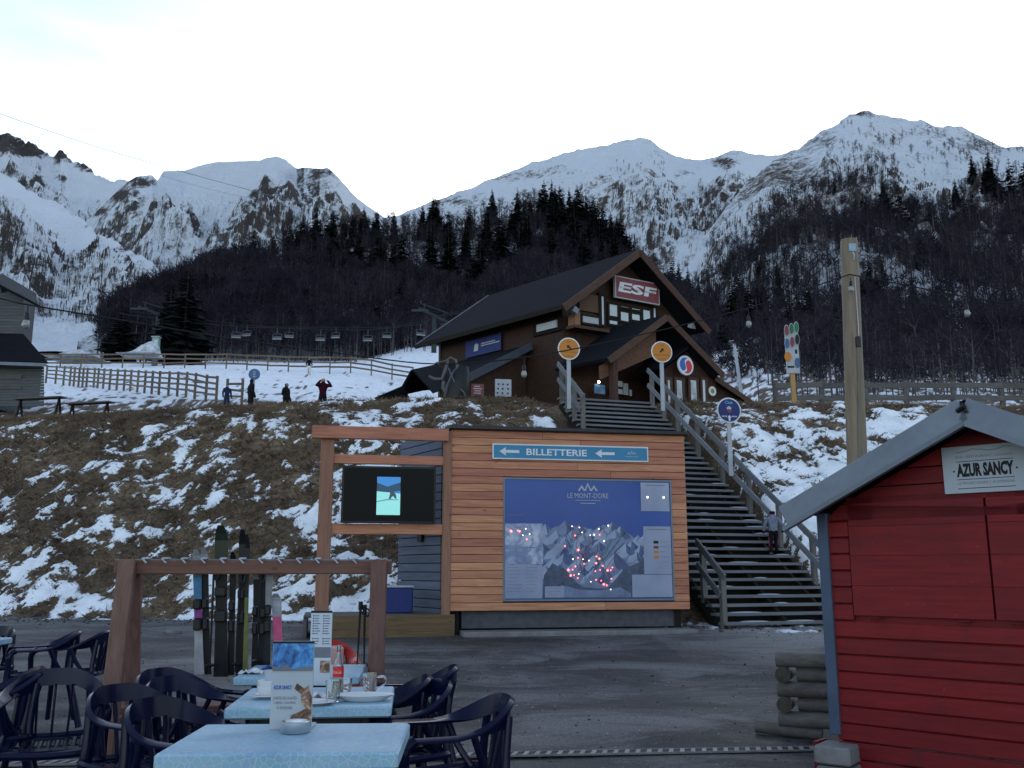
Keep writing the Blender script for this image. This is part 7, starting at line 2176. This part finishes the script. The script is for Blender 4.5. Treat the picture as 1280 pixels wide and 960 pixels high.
standing(403, 505, 40.0, 1.72, 0.4, 'person in burgundy jacket raising both hands to the head, on the crest', [C_BURG, C_BLK, C_BOOT, M_SKIN, M_SKIN, C_BURG], pose(elbl=(-0.19, -0.10, 0.74), wril=(-0.11, -0.12, 0.85), hanl=(-0.07, -0.10, 0.90), elbr=(0.19, -0.10, 0.74), wrir=(0.11, -0.12, 0.85), hanr=(0.07, -0.10, 0.90)), 0.15)
standing(313, 505, 40.0, 1.70, 2.2, 'person in bulky black coat beside the small blue sign on the crest', [C_BLK, C_BLK, C_BOOT, C_BLK, M_SKIN, C_BLK], None, 0.15)
standing(357, 505, 40.0, 1.55, 1.2, 'dark clothed person between the black coat and burgundy jacket', [C_BLK, C_BLK, C_BOOT, C_BLK, M_SKIN, C_BLK], pose(hanl=(-0.10, -0.14, 0.5), wril=(-0.12, -0.10, 0.52)), 0.1)
standing(386, 465, 88.0, 1.75, 0.2, 'far person in dark top and pale trousers by the far fence', [C_BLK, C_WHT, C_BOOT, C_BLK, M_SKIN, C_BLK], None, 0.2)
standing(283, 505, 46.0, 1.35, 0.6, 'small person in navy by the gate panel at the end of the fence', [C_NAVY, C_NAVY, C_BOOT, C_BLK, M_SKIN, C_NAVY], None, 0.2)
# small blue round sign up there
q = P(318, 468, 42.0)
o = thing('round_sign', 'small blue round sign on a short post beside the black coated person', 'sign', (q.x, q.y, T(q.x, 42.0, False)), 0.1)
hz = q.z - o.location.z
MB().box((0, 0.03, hz / 2), (0.07, 0.04, hz)).build('post', M_OFFW, o)
d = MB().lathe([(0.26, 0), (0.26, 0.02)], 28, fm(0, 0, hz)).build('disc', M_MBLUE, o)
for zz_ in (0.10, 0.0, -0.10): MB().box((0, -0.023, hz + zz_), (0.10, 0.004, 0.05)).build('mark', M_OFFW, d)

# ---------------------------------------------------------------- dead grass, grit and pebbles
rg = random.Random(21)
V, F = [], []
cnt = 0
while cnt < 30000:
    x = rg.uniform(-17.5, 17.5); fy, cy = interp(x, FOOT), interp(x, CREST)
    y = lerp(fy - 0.05, cy + 2.6, rg.random() ** 0.9)
    cnt += 1
    if snow_at(x, y) > 0.55 or stair_cut(x, y, 99.0)[1] > 0.3: continue
    z = T(x, y)
    k = 4 if rg.random() < 0.7 else 7
    sz_ = rg.uniform(0.7, 1.9)
    for b in range(k):
        a = rg.uniform(0, 6.28)
        d = Vector((math.cos(a) * 0.9, math.sin(a) * 0.9 - 0.5, rg.uniform(0.25, 1.0))).normalized()
        tri_blade(V, F, Vector((x + rg.uniform(-.06, .06), y + rg.uniform(-.06, .06), z - 0.01)), d, rg.uniform(0.07, 0.17) * sz_, rg.uniform(0.008, 0.020), rg)
t = NT('dead_grass'); v = t.coord((1, 1, 1), rnd=False)
t.color(t.ramp(t.noise(v, 1.1, 6, 0.7), [(0.30, (0.036, 0.025, 0.017)), (0.5, (0.12, 0.080, 0.05)), (0.70, (0.25, 0.17, 0.10))])); t.rough(0.9)
tag(link('dry_grass', np_mesh('dry_grass', np.array([tuple(p) for p in V]), np.array(F), t.mat)), 'dead brown grass tufts between the snow patches of the bank', 'grass', kind='stuff')

V, F = [], []
oct_f = [(0, 2, 4), (2, 1, 4), (1, 3, 4), (3, 0, 4), (2, 0, 5), (1, 2, 5), (3, 1, 5), (0, 3, 5)]
for i in range(3000):
    if i < 1500:
        Y = rg.uniform(6.0, 20.5) ; x = rg.uniform(-0.62, 0.62) * Y
        s = rg.uniform(0.003, 0.009) * (1 + Y / 18) * (2.0 if rg.random() < 0.05 else 1.0)
    else:
        x = rg.uniform(-14, 12); Y = interp(x, FOOT) + rg.gauss(-0.3, 0.5); s = rg.uniform(0.01, 0.045)
    if abs(x) > 14: continue
    z = T(x, Y); b = len(V)
    sx, sy, sz_ = s * rg.uniform(0.7, 1.5), s * rg.uniform(0.7, 1.5), s * rg.uniform(0.4, 0.9)
    for dx, dy, dz in ((sx, 0, 0), (-sx, 0, 0), (0, sy, 0), (0, -sy, 0), (0, 0, sz_), (0, 0, -sz_)):
        V.append((x + dx * rg.uniform(.8, 1.2), Y + dy * rg.uniform(.8, 1.2), z + sz_ * 0.5 + dz))
    F += [tuple(b + k for k in f) for f in oct_f]
t = NT('grit'); v = t.coord((1, 1, 1), rnd=False)
t.color(t.ramp(t.noise(v, 6.0, 3), [(0.35, (0.022, 0.022, 0.023)), (0.55, (0.07, 0.068, 0.065)), (0.72, (0.18, 0.175, 0.17))])); t.rough(0.9)
tag(link('loose_grit', np_mesh('loose_grit', np.array(V), np.array(F), t.mat)), 'loose grit and pebbles scattered over the asphalt yard', 'gravel', kind='stuff')
